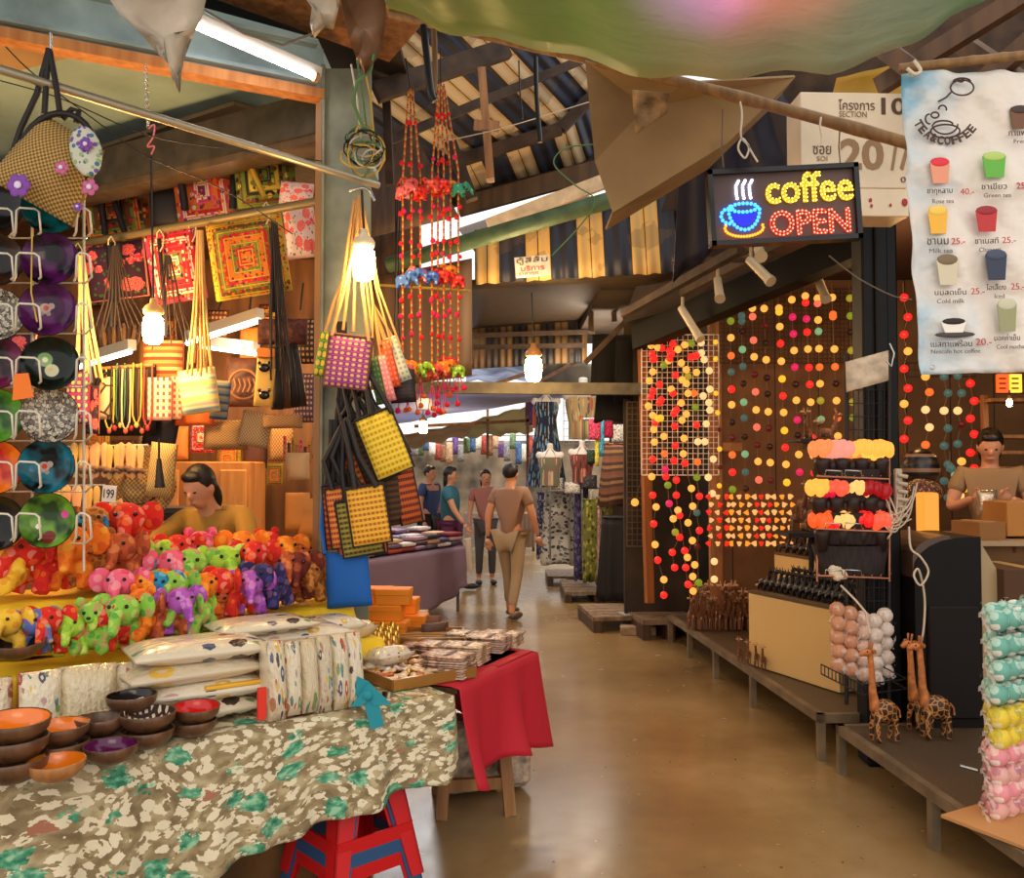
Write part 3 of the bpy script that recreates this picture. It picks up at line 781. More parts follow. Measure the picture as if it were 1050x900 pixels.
# yellow tarp scrap above the section sign
single(patch(P(858, 80, 4.75), P(960, 56, 4.7), P(940, 100, 4.7), P(850, 112, 4.75), 10, 6, .03, .012, 3), 'yellow_tarp', tarp_mat('yellow_tarp', (190, 140, 24), (214, 170, 40), .3, 3, (120, 80, 20)), 'yellow plastic sheet bundled above the section sign', 'tarp', solidify=.006)
single(patch(P(700, 112, 5.1), P(800, 92, 5.0), P(846, 168, 5.0), P(690, 290, 5.6), 14, 10, .05, .05, 4), 'navy_tarp', tarp_mat('navy_tarp', (22, 24, 44), (34, 34, 56), .1, 3), 'dark navy tarp hanging in folds behind the coffee sign', 'tarp', solidify=.006)

# ---- fluorescent tube on the front beam
ft = thing('fluorescent_light', 'bright fluorescent tube light fixed along the front beam, top left', 'light', P(262, 48, 3.95))
fa, fb = P(196, 24, 3.75), P(326, 80, 4.15)
part(MB().bar(fa + Vector((0, .03, .035)), fb + Vector((0, .03, .035)), .05, .045), 'housing', S('fixture_white', (214, 206, 190), .5), ft)
part(MB().cyl(lerp(fa, fb, .02), lerp(fa, fb, .965), .017, n=10), 'tube', glow('tube_glow', (255, 246, 250), TUBE_E), ft, 'glowing white tube')
part(MB().cyl(lerp(fa, fb, .965), lerp(fa, fb, 1.0), .024, n=10).cyl(lerp(fa, fb, -.01), lerp(fa, fb, .02), .024, n=10), 'end_cap', S('cap_amber', (206, 150, 90), .5), ft)
single(MB().tube([P(205, 8, 3.7), P(250, 34, 3.7), P(290, 46, 3.75), P(322, 34, 3.8), P(330, 10, 3.8)], .006, 6), 'grey_cable', S('grey_cable', (120, 112, 100), .6), 'grey cable looping beside the fluorescent tube', 'cable')
def inner_tube(x0, y0, x1, y1, Y, label, r=.016):
    t = thing('fluorescent_light', label, 'light', P((x0 + x1) / 2, (y0 + y1) / 2, Y))
    a, b = P(x0, y0, Y), P(x1, y1, Y - .5)
    part(MB().bar(a + Vector((0, .02, .055)), b + Vector((0, .02, .055)), .06, .07), 'housing', S('fixture_white', ()), t)
    part(MB().cyl(a, b, r, n=8), 'tube', glow('tube_glow_in', (255, 240, 225), TUBE_E * .7), t, 'glowing tube')
inner_tube(192, 352, 266, 329, 6.4, 'slanting lit tube above the brown round bag, upper of the pair')
inner_tube(204, 355, 262, 363, 6.7, 'lit tube just below the slanting one in the left stall', .013)
inner_tube(80, 377, 134, 361, 6.4, 'short lit tube behind the lacquer bowls and straps', .013)

# ---- light bulbs
def bulb(px, py, Y, label, h, cordtop, socket_mat, socket_label):
    t = thing('light_bulb', label, 'light bulb', P(px, py, Y)); s = h
    c = P(px, py, Y)
    M = Matrix.Translation(c)
    part(MB().lathe([(.001, -.5 * s), (.2 * s, -.49 * s), (.29 * s, -.4 * s), (.33 * s, -.1 * s), (.33 * s, .15 * s), (.3 * s, .35 * s), (.14 * s, .5 * s)], 16, M), 'glass', glow('bulb_glow', (255, 206, 128), BULB_E), t, 'glowing warm glass')
    part(MB().lathe([(.17 * s, .44 * s), (.32 * s, .5 * s), (.33 * s, .62 * s), (.25 * s, .75 * s), (.12 * s, .84 * s), (.10 * s, 1.0 * s), (.001, 1.02 * s)], 16, M), 'socket', socket_mat, t, socket_label)
    part(MB().tube([c + Vector((0, 0, s)), P(cordtop[0], cordtop[1], Y)], .006, 5), 'cord', S('black', ()), t)
bulb(373, 270, 3.95, 'glowing warm bulb in a white socket beside the post bags', .155, (371, 195), S('socket_white', (236, 214, 176), .4), 'white socket')
bulb(157, 337, 4.6, 'glowing warm bulb hanging before the red embroidered bag', .16, (155, 160), S('socket_tan', (220, 170, 110), .4), 'tan socket')
bulb(547, 378, 7.9, 'glowing warm bulb hanging below the striped awning', .23, (545, 300), S('socket_brown', (170, 120, 70), .4), 'brown socket')
bulb(434, 438, 14, 'small distant glowing bulb behind the elephant garlands', .2, (434, 420), S('socket_brown', ()), None)
bulb(1035, 413, 5.9, 'tiny lamp with a glowing window on the coffee shelf', .05, (1035, 400), S('socket_brown', ()), None)

# ================================================================== SIGNS
# coffee open sign
Yc = 4.0
cs = thing('led_sign', 'lit led sign with a blue cup reading coffee OPEN', 'sign', P(804, 210, Yc))
C0 = P(804, 210, Yc); kk = k(Yc)
Mc = Matrix.Translation(C0) @ Matrix.Rotation(radians(-3), 4, 'Y')
sw, sh = 156 * kk, 79 * kk
def fr(x0, z0, x1, z1, y0, y1, m): m.box(((x0 + x1) / 2, (y0 + y1) / 2, (z0 + z1) / 2), (abs(x1 - x0), y1 - y0, abs(z1 - z0)), Mc)
m = MB(); b_ = .022
fr(-sw / 2, sh / 2 - b_, sw / 2, sh / 2, -.02, .05, m); fr(-sw / 2, -sh / 2, sw / 2, -sh / 2 + b_, -.02, .05, m); fr(-sw / 2, -sh / 2, -sw / 2 + b_, sh / 2, -.02, .05, m); fr(sw / 2 - b_, -sh / 2, sw / 2, sh / 2, -.02, .05, m)
part(m, 'frame', solid('sign_frame', (24, 18, 24), .2), cs)
part(MB().box((0, .02, 0), (sw - .02, .03, sh - .02), Mc), 'panel', solid('sign_panel', (92, 70, 66), .5), cs)
M_LY = glow('led_yellow', (255, 205, 30), 3.0); M_LR = glow('led_red', (255, 62, 34), 3.0); M_LB = glow('led_blue', (40, 110, 255), 5); M_LW = glow('led_white', (200, 215, 255), 4); M_LO = glow('led_orange', (255, 130, 20), 3)
def pxs(x, y): return Vector(((x - 804) * kk, 0, (210 - y) * kk))
t = text_mesh('coffee', .1, .003, 91 * kk, 32 * kk, bold=.0012); xf(t, Mc @ Matrix.Translation(pxs(830.5, 193) + Vector((0, -.004, 0))))
part(t, 'lettering', glow('yellow_letters', (236, 176, 10), .9), cs, 'yellow lettering reading coffee')
def neon(body, w, h, cx, cy, r, mat, name, lab, dots, step, dm, bold=0.0):
    o = text_mesh(body, .1, 0, w, h, True, bold); m = MB(); dm_ = MB(); acc = 0
    for a, b in o.e:
        pa_, pb_ = o.v[a], o.v[b]
        if r: m.cyl(pa_, pb_, r, n=4, cap=False)
        L = (pb_ - pa_).length; tt = 0
        while acc + (L - tt) >= step:
            tt += step - acc; acc = 0; dm_.sph(lerp(pa_, pb_, tt / L) + Vector((0, -.005, 0)), dots, 6, 4)
        acc += L - tt
    Mx = Mc @ Matrix.Translation(pxs(cx, cy) + Vector((0, -.006, 0)))
    if r: part(xf(m, Mx), name, mat, cs, lab)
    part(xf(dm_, Mx), 'led_dots', dm, cs, lab + ' dots')
neon('coffee', 89 * kk, 30 * kk, 830.5, 193, 0, None, '', 'yellow led', .0038, .0175, glow('led_yellow_dot', (255, 226, 90), 3.2))
neon('OPEN', 82 * kk, 25 * kk, 829, 229.5, .0032, glow('red_outline', (240, 40, 24), 1.6), 'lettering', 'red lettering reading OPEN', .0042, .018, glow('led_red_dot', (255, 120, 90), 3.5), .003)
def dots(pts, r, step, mat, lab):
    m = MB(); acc = 0; first = True
    for a, b in zip(pts, pts[1:]):
        a = pxs(*a); b = pxs(*b); L = (b - a).length; tt = 0
        if first: m.sph(a, r, 8, 5); first = False
        while acc + (L - tt) >= step:
            tt += step - acc; acc = 0; m.sph(lerp(a, b, tt / L), r, 8, 5)
        acc += L - tt
    part(xf(m, Mc @ Matrix.Translation((0, -.004, 0))), 'led_dots', mat, cs, lab)
arc = lambda cx, cy, rx, ry, a0, a1, n=16: [(cx + rx * cos(radians(a0 + (a1 - a0) * i / n)), cy + ry * sin(radians(a0 + (a1 - a0) * i / n))) for i in range(n + 1)]
cup = [(746, 212)] + arc(762, 212, 16, 22, 180, 0)[::-1][0:0] + arc(762, 214, 17, 21, 170, 10)
dots(arc(762, 213, 16, 21, -190, -350), .009, .019, M_LB, 'blue led cup') if False else None
dots([(748, 209)] + arc(762, 213, 16, 21, 180, 0), .0085, .0185, M_LB, 'blue led bowl of the cup')
dots(arc(762, 211, 14, 4.5, 0, 360, 20), .0085, .0185, M_LB, 'blue led rim of the cup')
dots(arc(747, 219, 9, 8, 290, 70), .0085, .0185, M_LB, 'blue led handle')
dots(arc(761, 232, 20, 9, 200, -20), .0065, .013, M_LO, 'orange led saucer')
for x in (755, 762, 769): dots([(x + 3, 183), (x, 188), (x, 196), (x + 1, 203)], .007, .012, M_LW, 'white led steam')
m = MB().prism([((x - 804) * kk, (210 - y) * kk) for x, y in arc(762, 213, 13, 17, 180, 0)[::-1]], .004, Mc @ Matrix.Translation((0, .003, 0)))
part(m, 'cup_face', glow('blue_face', (20, 30, 210), 1.2), cs, 'blue cup face')
# section sign: a light box with a lower box
ss = thing('section_sign', 'beige section sign box with thai lettering behind the coffee sign', 'sign', P(880, 170, 4.3))
Ys = 4.35; ks = k(Ys); Mss = Matrix.Translation(P(880, 172, Ys)) @ Matrix.Rotation(radians(2), 4, 'Z')
pale = solid('sign_beige', (226, 206, 176), .5, var=.05, vscale=3)
part(MB().box((0, .1, 29 * ks), (120 * ks, .2, 100 * ks), Mss, bev=.004), 'box', pale, ss)
part(MB().box((18 * ks, .1, -36 * ks), (70 * ks, .2, 29 * ks), Mss, bev=.004), 'lower_box', pale, ss)
def ltr(body, cx, cy, w, h, mat, par, M0, ox, oy, kx, y=-.003, bold=.0, rot=0, lab=None, name='lettering'):
    t = text_mesh(body, .1, .0008, w * kx, h * kx if h else None, bold=bold)
    if not t.v: return
    M1 = M0 @ Matrix.Translation(((cx - ox) * kx, y, (oy - cy) * kx)) @ Matrix.Rotation(rot, 4, 'Y')
    return part(xf(t, M1), name, mat, par, lab or ('lettering ' + body))
INK = S('ink_brown', (88, 62, 46), .6)
LT = S('ink_tan', (150, 116, 78), .6)
A = (ss, Mss, 880, 172, ks)
ltr('โครงการ', 879, 106, 38, 11, INK, *A); ltr('SECTION', 875, 116, 29, 6, LT, *A); ltr('10', 918, 107, 26, 18, INK, *A, bold=.002)
ltr('ซอย', 842, 154, 19, 9, INK, *A); ltr('SOI', 842, 163, 11, 5, LT, *A); ltr('20', 884, 158, 46, 33, LT, *A, bold=.003); ltr('/7', 925, 158, 22, 33, LT, *A, bold=.002); ltr('00', 930, 184, 11, 6, INK, *A)
for (x, y, r) in [(892, 206, 1.6), (893, 212, 1.4), (913, 211, 1.3), (928, 208, 3)]:
    part(MB().sph(Mss @ Vector(((x - 880) * ks, -.006, (172 - y) * ks)), (r * ks, .002, r * ks * 1.4), 8, 6), 'red_mark', S('red_mark', (176, 40, 60), .6), ss, 'small red mark')
# white board on the awning with thai writing
wb = thing('paper_sign', 'small white paper sign with red writing on the striped awning', 'sign', P(546, 273, 6.9))
kw = k(6.9); Mw = Matrix.Translation(P(546, 273, 6.9)) @ Matrix.Rotation(radians(-5), 4, 'Y')
part(MB().box((0, 0, 0), (36 * kw, .01, 21 * kw), Mw), 'paper', solid('paper', (228, 216, 190), .7), wb)
ltr('ตู้สีส้ม', 546, 267, 32, 8, INK, wb, Mw, 546, 273, kw, -.008); ltr('บริการ', 546, 275, 24, 5, S('red_ink', (196, 40, 30)), wb, Mw, 546, 273, kw, -.008); ltr('ราคาถูก', 541, 281, 20, 4, S('red_ink', ()), wb, Mw, 546, 273, kw, -.008)

# ---- menu banner
Yb = 2.7; kb = k(Yb); BX, BY = 1010, 224
mb_ = thing('menu_banner', 'white and blue tea and coffee menu banner hanging at right', 'banner', P(1010, 224, Yb))
Mb = Matrix.Translation(P(BX, BY, Yb)) @ Matrix.Rotation(radians(-1.2), 4, 'Y')
def bfn(u, v):
    x = (930 + u * 190 + 8 * (1 - v) - BX) * kb; z = (BY - (lerp(384, 70, v))) * kb
    return Mb @ Vector((x, .012 * sin(u * 17 + v * 2) + .008 * sin(v * 23 + u * 5) * 1 + .004 * sin((u + v) * 40), z))
n = N('banner_print'); uv = n.coord(); s2 = n.sep(uv)
fz = n.noise(n.map(uv, (2, 4, 1), (0, 0, .6)), 1.6, 4)
edgeb = n.math('ADD', n.math('MULTIPLY', n.math('ABSOLUTE', n.math('SUBTRACT', s2[1], .5)), .36), n.math('SUBTRACT', .26, n.math('MULTIPLY', s2[0], .55)))
cb = n.ramp(n.math('ADD', n.math('MULTIPLY', fz, .6), edgeb), [(.50, (226, 218, 210)), (.64, (200, 212, 220)), (.76, (96, 168, 206))], False)
n.bump(n.noise(n.map(uv, (1, 2, 1), (0, 0, .5)), 7, 2), .5, .03)
part(MB().grid(bfn, 40, 60), 'sheet', n.done(cb, .42), mb_, solidify=.002)
B = (mb_, Mb, BX, BY, kb); BI = S('banner_brown', (70, 44, 36), .6); BR = S('banner_red', (190, 50, 50), .6); BG = S('banner_grey', (110, 96, 96), .6)
def bl(body, cx, cy, w, h, mat, **kw): ltr(body, cx, cy, w, h, mat, *B, y=-.026, **kw)
def b_shape(m, name, mat, lab): part(xf(m, Mb), name, mat, mb_, lab)
def bp(x, y, yy=-.026): return Vector(((x - BX) * kb, yy, (BY - y) * kb))
m = MB()
for pts in [arc(968, 135, 15, 7, 0, 360, 24), arc(968, 128, 13, 10, 0, 180), arc(966, 128, 10, 4, 180, 360), arc(958, 118, 4, 3, 0, 360), arc(966, 112, 4, 4, 180, 380), arc(987, 90, 12, 8, 0, 360, 20), arc(987, 84, 9, 4, 180, 360), arc(986, 82, 3, 2, 0, 360), [(976, 94), (970, 100), (962, 104)], arc(952, 122, 4, 5, 80, 280)]:
    m.tube([bp(x, y) for x, y in pts], .0028, 4)
b_shape(m, 'logo', BI, 'brown line drawing of a pot pouring into a cup')
for i, chx in enumerate('TEA&COFFEE'):
    a = radians(-152 + i * 14.2 - 0); ang = -1.02 + i * .2
    a = pi / 2 + 1.08 - i * .215
    bl(chx, 970 + 33 * cos(a), 110 + 35 * sin(a), 6.5 if chx != '&' else 7, 9, BI, rot=(a - pi / 2) * 1.0, bold=.004, lab='letter ' + chx)
def cupshape(cx, cy, w, h, col, top, lid=True):
    m = MB().prism([((-w * .5) * kb, h * .5 * kb), ((-w * .38) * kb, -h * .5 * kb), ((w * .38) * kb, -h * .5 * kb), ((w * .5) * kb, h * .5 * kb)], .003, Matrix.Translation(bp(cx, cy)))
    b_shape(m, 'printed_cup', S('cup_%d_%d_%d' % col, col, .5), 'printed cup of drink')
    m = MB().sph(bp(cx, cy - h * .5, -.027), (w * .5 * kb, .003, h * .22 * kb), 12, 6)
    b_shape(m, 'printed_topping', S('top_%d_%d_%d' % top, top, .5), 'printed topping')
for (cx, cy, w, h, col, top, th, ww, pr, ppx, en, ew) in [
    (961, 178, 20, 22, (226, 150, 120), (222, 40, 60), 'ชากุหลาบ', 26, '40.-', 982, 'Rose tea', 22),
    (1017, 173, 24, 22, (96, 176, 60), (176, 206, 110), 'ชาเขียว', 26, '25.-', 1040, 'Green tea', 28),
    (957, 229, 20, 24, (236, 178, 50), (240, 200, 90), 'ชานม', 22, '25.-', 971, 'Milk tea', 24),
    (1007, 229, 22, 22, (186, 40, 44), (150, 30, 40), 'ชาเนสที', 24, '25.-', 1023, 'Chanesti', 22),
    (965, 281, 22, 26, (206, 196, 170), (120, 100, 70), 'นมสดเย็น', 32, '25.-', 989, 'Cold milk', 28),
    (1015, 277, 22, 26, (40, 50, 76), (60, 70, 96), 'โอเลี้ยง', 20, '25.-', 1030, 'Iced', 10),
    (1024, 329, 20, 28, (150, 150, 110), (196, 196, 170), 'มอคค่าเย็น', 26, '25', 1047, 'Cool mocha', 28)]:
    cupshape(cx, cy, w, h, col, top)
    y = cy + 20
    bl(th, cx - 1 if ww < 30 else cx + 2, y, ww, 6.5, BI); bl(pr, ppx + 6, y, 14, 6.5, BR); bl(en, cx + 2, y + 9.5, ew, 4.5, BG)
m = MB().prism([(x * kb, z * kb) for x, z in [(-13, 5), (-9, -6), (9, -6), (13, 5)]], .003, Matrix.Translation(bp(969, 337)))
b_shape(m, 'printed_cup', S('cupwhite', (236, 230, 222)), 'printed white coffee cup'); b_shape(MB().sph(bp(969, 331.5, -.028), (12 * kb, .003, 3.4 * kb), 14, 6), 'printed_coffee', S('coffee_dark', (40, 22, 18)), 'printed dark coffee'); b_shape(MB().sph(bp(970, 345, -.025), (21 * kb, .003, 3.2 * kb), 14, 6), 'printed_saucer', S('saucer_grey', (70, 60, 60)), 'printed saucer')
bl('เนสกาแฟร้อน', 966, 354, 42, 7, BI); bl('20.-', 999, 353, 16, 7, BR); bl('Nescafe hot coffee', 970, 362, 50, 4.5, BG)
cupshape(1046, 124, 22, 20, (110, 70, 44), (60, 40, 30)); bl('กาแฟ', 1042, 138, 18, 6, BI); bl('Fresh', 1046, 147, 16, 4, BG)
for (x, y) in ((936, 76), (946, 378)):
    part(xf(MB().tube([bp(x + 2.2 * cos(a), y + 2.2 * sin(a)) for a in [q * pi / 4 for q in range(9)]], .002, 4), Mb), 'grommet', S('chrome', ()), mb_, 'metal grommet')

for x in (742, 862):
    single(MB().tube([P(x, 172, Yc), P(x - 2, 150, Yc - .05), P(x - 1, 112 + (x - 742) * .19, 3.68 if x < 800 else 3.5)], .003, 4), 'support_wire', S('grey_cable', ()), 'thin wire holding the %s side of the coffee sign to the bamboo pole' % ('left' if x < 800 else 'right'), 'wire')
# ================================================================== LEFT STALL
TA = Vector((-.25, 3.5, .75)); TU = Vector((-.81, -.58, 0)).normalized(); TV = Vector((-.58, .81, 0)).normalized()
TROT = math.atan2(-TU.y, -TU.x)       # rotation whose local +x runs left-to-right along the table front
def T(u, v, z=.75): return Vector((TA.x, TA.y, 0)) + TU * u + TV * v + Vector((0, 0, z))
def Tp(px, py, v):
    """point seen at (px,py) standing in the table's row v"""
    d = ray(px, py); s = d.x / d.y
    bx, by = TA.x + TV.x * v, TA.y + TV.y * v
    u = (s * by - bx) / (TU.x - s * TU.y)
    p = Vector((bx + TU.x * u, by + TU.y * u, 0)); p.z = CAM.z + d.z / d.y * p.y
    return p
# --- the long table under the floral cloth
tb = thing('market_table', 'long trestle table under the floral cloth, red-brown legs showing', 'table', T(1.3, .68, 0), TROT)
part(MB().box((0, 0, .725), (2.52, 1.3, .03), M=tb.matrix_basis, bev=.004), 'tabletop', M_DWOOD, tb)
M_RLEG = wood('red_brown_leg', (110, 44, 26), (146, 64, 38), 6)
for (u, v) in [(.95, .13), (1.12, .22), (1.45, .12), (2.6, .12), (.3, 1.0), (1.4, 1.05), (2.5, 1.05)]:
    part(MB().box(T(u, v, .355), (.045, .045, .71), rz=TROT, bev=.004), 'leg', M_RLEG, tb)
def m_floral():
    n = N('floral_cloth'); co = n.coord('UV')
    w = n.n('ShaderNodeVectorMath'); w.operation = 'ADD'; n.link(co, w.inputs[0])
    nz = n.noise(co, 2.2, 2, 1); sc = n.n('ShaderNodeVectorMath'); sc.operation = 'SCALE'; n.link(nz, sc.inputs[0]); sc.inputs['Scale'].default_value = .22
    n.link(sc.outputs[0], w.inputs[1]); v = w.outputs[0]
    base = n.ramp(n.noise(v, 14, 4), [(.35, (122, 104, 74)), (.5, (158, 138, 102)), (.62, (186, 170, 132))], False)
    d1 = n.vor(v, 22); c = n.mix(n.math('LESS_THAN', n.math('ADD', d1, n.math('MULTIPLY', n.noise(v, 55, 3), .75)), .84), base, (226, 214, 184))
    c = n.mix(n.math('GREATER_THAN', n.noise(v, 26, 3), .61), c, (136, 118, 84))
    d2 = n.vor(v, 8.2); g = n.math('LESS_THAN', n.math('ADD', d2, n.math('MULTIPLY', n.noise(v, 45, 3), .7)), .74)
    pick = n.math('GREATER_THAN', n.sep(n.vor(v, 8.2, 'Color'))[0], .38)
    gc = n.ramp(n.noise(v, 30, 3), [(.35, (40, 112, 84)), (.5, (84, 158, 122)), (.62, (150, 196, 160))], False)
    c = n.mix(n.math('MULTIPLY', g, pick), c, gc)
    d3 = n.vor(n.map(v, (1, 1, 1), (0, 0, 1)), 7.3); p3 = n.math('GREATER_THAN', n.sep(n.vor(n.map(v, (1, 1, 1), (0, 0, 1)), 7.3, 'Color'))[1], .7)
    c = n.mix(n.math('MULTIPLY', n.math('LESS_THAN', n.math('ADD', d3, n.math('MULTIPLY', n.noise(v, 30), .5)), .42), p3), c, (166, 108, 84))
    return n.done(c, .85)
# cloth: drapes over the front edge and round the right end
path = []   # along the edge: u from 2.7 to 0 then round the corner
def cfn(a, b):
    # a 0..1 along the table edge, b 0..1 from the back of the top, over the edge, down to the hem
    L1 = 2.55; L2 = .34; s = a * (L1 + L2)
    if s < L1: e = T(2.55 - s, 0, .757); inn = TV; out = -TV; cu = 2.55 - s
    else:
        e = T(0, s - L1, .757); inn = TU; out = -TU; cu = -(s - L1)
    corner = max(0, 1 - abs(s - L1) / .12)
    drop = .30 + .13 * min(1, max(0, (cu - .1) / .9)) + .012 * sin(s * 21)
    if b < .45:
        t = b / .45; p = e + inn * (.5 * (1 - t)) if s < L1 else e + inn * (.3 * (1 - t))
        p.z += .002 + .003 * sin(s * 37) * (1 - t)
    else:
        t = (b - .45) / .55
        fold = (.010 + .022 * t) * (sin(s * 19 + 2 * sin(s * 5)) * .7 + .5 * sin(s * 43 + 1))
        p = e + out * (.012 + .055 * t + fold * t + .02 * corner) + Vector((0, 0, -drop * t))
        if s >= L1: p += -TV * .0
    return p
g = MB(); g.grid(cfn, 220, 34)
g.uv = [[(q[0] * 2.9, q[1] * 1.1) for q in f] for f in g.uv]
single(g, 'tablecloth', m_floral(), 'beige floral tablecloth with green flowers over the long front table', 'tablecloth', solidify=.002)
# teal cloth knot
M_TEAL = solid('teal_cloth', (34, 142, 158), .8, bump=.2)
tk = thing('cloth_tie', 'teal cloth tied in a knot at the corner of the floral cloth', 'cloth', P(376, 716, 3.26))
Y = 3.26
def leaf(pts, Y0=3.26, th=.012, off=0):
    n_ = len(pts); vs = [P(x, y, Y0 - th / 2 + off) for x, y in pts] + [P(x, y, Y0 + th / 2 + off) for x, y in pts]
    return MB().add(vs, [list(range(n_)), list(range(n_, 2 * n_))[::-1]] + [(i, i + n_, (i + 1) % n_ + n_, (i + 1) % n_) for i in range(n_)], None, False)
part(leaf([(366, 693), (379, 699), (386, 716), (376, 722), (364, 712)]), 'upper_tail', M_TEAL, tk)
part(leaf([(378, 699), (402, 722), (384, 724), (372, 708)], off=-.015), 'right_tail', M_TEAL, tk)
part(leaf([(372, 716), (388, 718), (394, 744), (380, 748)], off=-.01), 'lower_tail', M_TEAL, tk)
part(leaf([(359, 725), (374, 706), (380, 716), (370, 724)], off=-.02), 'left_tail', M_TEAL, tk)
part(MB().sph(P(377, 713, Y - .02), (.022, .016, .02), 8, 6), 'knot', M_TEAL, tk)
# --- plastic stools nested
M_RED = solid('red_plastic', (206, 20, 26), .35); M_BLUE = solid('blue_plastic', (44, 84, 130), .4)
def stool(name, label, mat, base, dz, rz):
    t = thing(name, label, 'stool', base + Vector((0, 0, dz)), rz, None)
    t.rotation_euler = (0, 0, 0); t.location = (0, 0, 0)
    H = .46; wt, wb = .125, .20
    part(MB().box((0, 0, H - .012), (.30, .30, .024), bev=.01), 'seat', mat, t)
    for sx in (-1, 1):
        for sy in (-1, 1):
            m = MB(); a = Vector((sx * wt, sy * wt, H - .02)); b = Vector((sx * wb, sy * wb, 0))
            # L-section leg, wider at the top
            for (ax, ay) in ((1, 0), (0, 1)):
                w0, w1 = .09, .055
                inn = Vector((-sx * ax, -sy * ay, 0))
                vs = [a, a + inn * w0, b + inn * w1, b]
                th = Vector((-sx * ay, -sy * ax, 0)) * .008
                vv = vs + [p + th for p in vs]
                m.add(vv, [(0, 1, 2, 3), (7, 6, 5, 4), (0, 4, 5, 1), (1, 5, 6, 2), (2, 6, 7, 3), (3, 7, 4, 0)], None, False)
            part(m, 'leg', mat, t)
    for zz, hh in ((.17, .05), (.40, .055)):
        w = lerp(wb, wt, zz / H)
        for i in range(4):
            M = Matrix.Rotation(i * pi / 2, 4, 'Z')
            part(MB().box((0, -w + .004, zz), (2 * w - .02, .008, hh), M), 'rung' if zz < .3 else 'apron', mat, t)
    t.location = base + Vector((0, 0, dz)); t.rotation_euler = (0, 0, rz)
    return t
sb = Vector((-.62, 3.44, 0))
stool('plastic_stool', 'bright red plastic stool on top under the floral cloth', M_RED, sb, .10, radians(42))
stool('plastic_stool', 'blue plastic stool nested between the two red ones', M_BLUE, sb, .05, radians(42.4))
stool('plastic_stool', 'red plastic stool at the bottom of the nested stack', M_RED, sb, 0, radians(42.8))
RA0 = Vector((-.195, 4.38, 0))
# --- wooden stool under the red cloth
M_STW = wood('stool_wood', (120, 78, 40), (172, 122, 70), 5)
ws = thing('wooden_stool', 'square wooden stool carrying the red cloth table', 'stool', (RA0.x, RA0.y, 0), radians(8))
H = .685
for sx in (-1, 1):
    for sy in (-1, 1):
        m = MB().bar((sx * .11, sy * .11, H), (sx * .165, sy * .165, 0), .055, .055, (0, 1, 0)); xf(m, ws.matrix_basis)
        part(m, 'leg', M_STW, ws)
for i in range(4):
    m = MB().box((0, -.152, .15), (.28, .03, .055), Matrix.Rotation(i * pi / 2, 4, 'Z')); part(xf(m, ws.matrix_basis), 'stretcher', M_STW, ws)
part(xf(MB().box((0, 0, .70), (.36, .36, .03)), ws.matrix_basis), 'seat', M_STW, ws)
single(MB().box((-.16, 4.62, .2), (.46, .3, .36), rz=.3, bev=.03), 'plastic_bundle', solid('clear_bag', (168, 150, 132), .25, var=.3, vscale=20, bump=.8, bscale=25), 'clear wrinkled plastic bundle on the floor behind the wooden stool', 'bag')
# --- red table with display
RA = Vector((-.225, 3.60, 0)); ra = Vector((.43, .90, 0)).normalized(); rb = Vector((-.90, .43, 0)).normalized(); RL = .80; RD = .95
def Rr(a, b, z=.75): return RA + ra * a + rb * b + Vector((0, 0, z))
RROT = math.atan2(ra.y, ra.x)
single(MB().box(Rr(RL / 2, RD / 2, .742), (RL - .01, RD, .02), rz=RROT), 'display_board', M_DWOOD, 'board table top under the red cloth, resting on the wooden stool', 'board')
def rfn(a, b):
    L1 = RL; L2 = .55; s = a * (L1 + L2)
    if s < L1: e = Rr(s, 0, .76); inn = rb; out = -rb
    else: e = Rr(RL, s - L1, .76); inn = -ra; out = ra
    corner = max(0, 1 - abs(s - L1) / .16)
    drop = .40 + .09 * corner + .02 * sin(s * 13) - .02 * max(0, s - L1)
    if b < .45: t = b / .45; return e + inn * (.5 * (1 - t)) if s < L1 else e + inn * (.4 * (1 - t))
    t = (b - .45) / .55
    f = (.02 + .05 * t) * sin(s * 15 + 1.0) + .02 * sin(s * 29)
    cn = (out if abs(s - L1) > .02 else (out)).copy()
    if corner: cn = (-rb * (1 - .5 * corner) + ra * .5 * corner) if s < L1 else (ra * (1 - .5 * corner) - rb * .5 * corner)
    return e + cn * (.012 + .04 * t + f * t * .8 + .07 * corner * t) + Vector((0, 0, -drop * t))
single(MB().grid(rfn, 90, 26), 'tablecloth', solid('red_cloth', (190, 22, 44), .75, bump=.15), 'plain red cloth draped over the corner table of trinkets', 'tablecloth', solidify=.003)
# orange boxes
M_ORB = solid('orange_card', (238, 140, 22), .6)
ob = thing('gift_box', 'x', 'box', (0, 0, 0), 0, 'orange gift boxes stacked by the post')
part(MB().box((0, 0, .022), (.17, .12, .044), bev=.003), 'base', M_ORB, ob); part(MB().box((0, 0, .052), (.176, .126, .026), bev=.003), 'lid', M_ORB, ob)
K = Kind(ob)
bz = [('bottom front left', 382, 650, 0), ('bottom front middle', 401, 652, 0), ('bottom right', 421, 645, 0), ('middle layer left', 378, 650, 1), ('middle layer centre', 396, 651, 1), ('top left', 384, 650, 2), ('top right', 404, 651, 2), ('middle layer back', 412, 643, 1)]
for lb, px, py, lv in bz:
    p = Zp(px, py, .76); K.put(p + Vector((0, 0, lv * .084)), RROT - 1.25 + .04 * lv, 'orange cardboard gift box in the stack by the post, ' + lb, scale=(1.05, 1.05, 1.27))
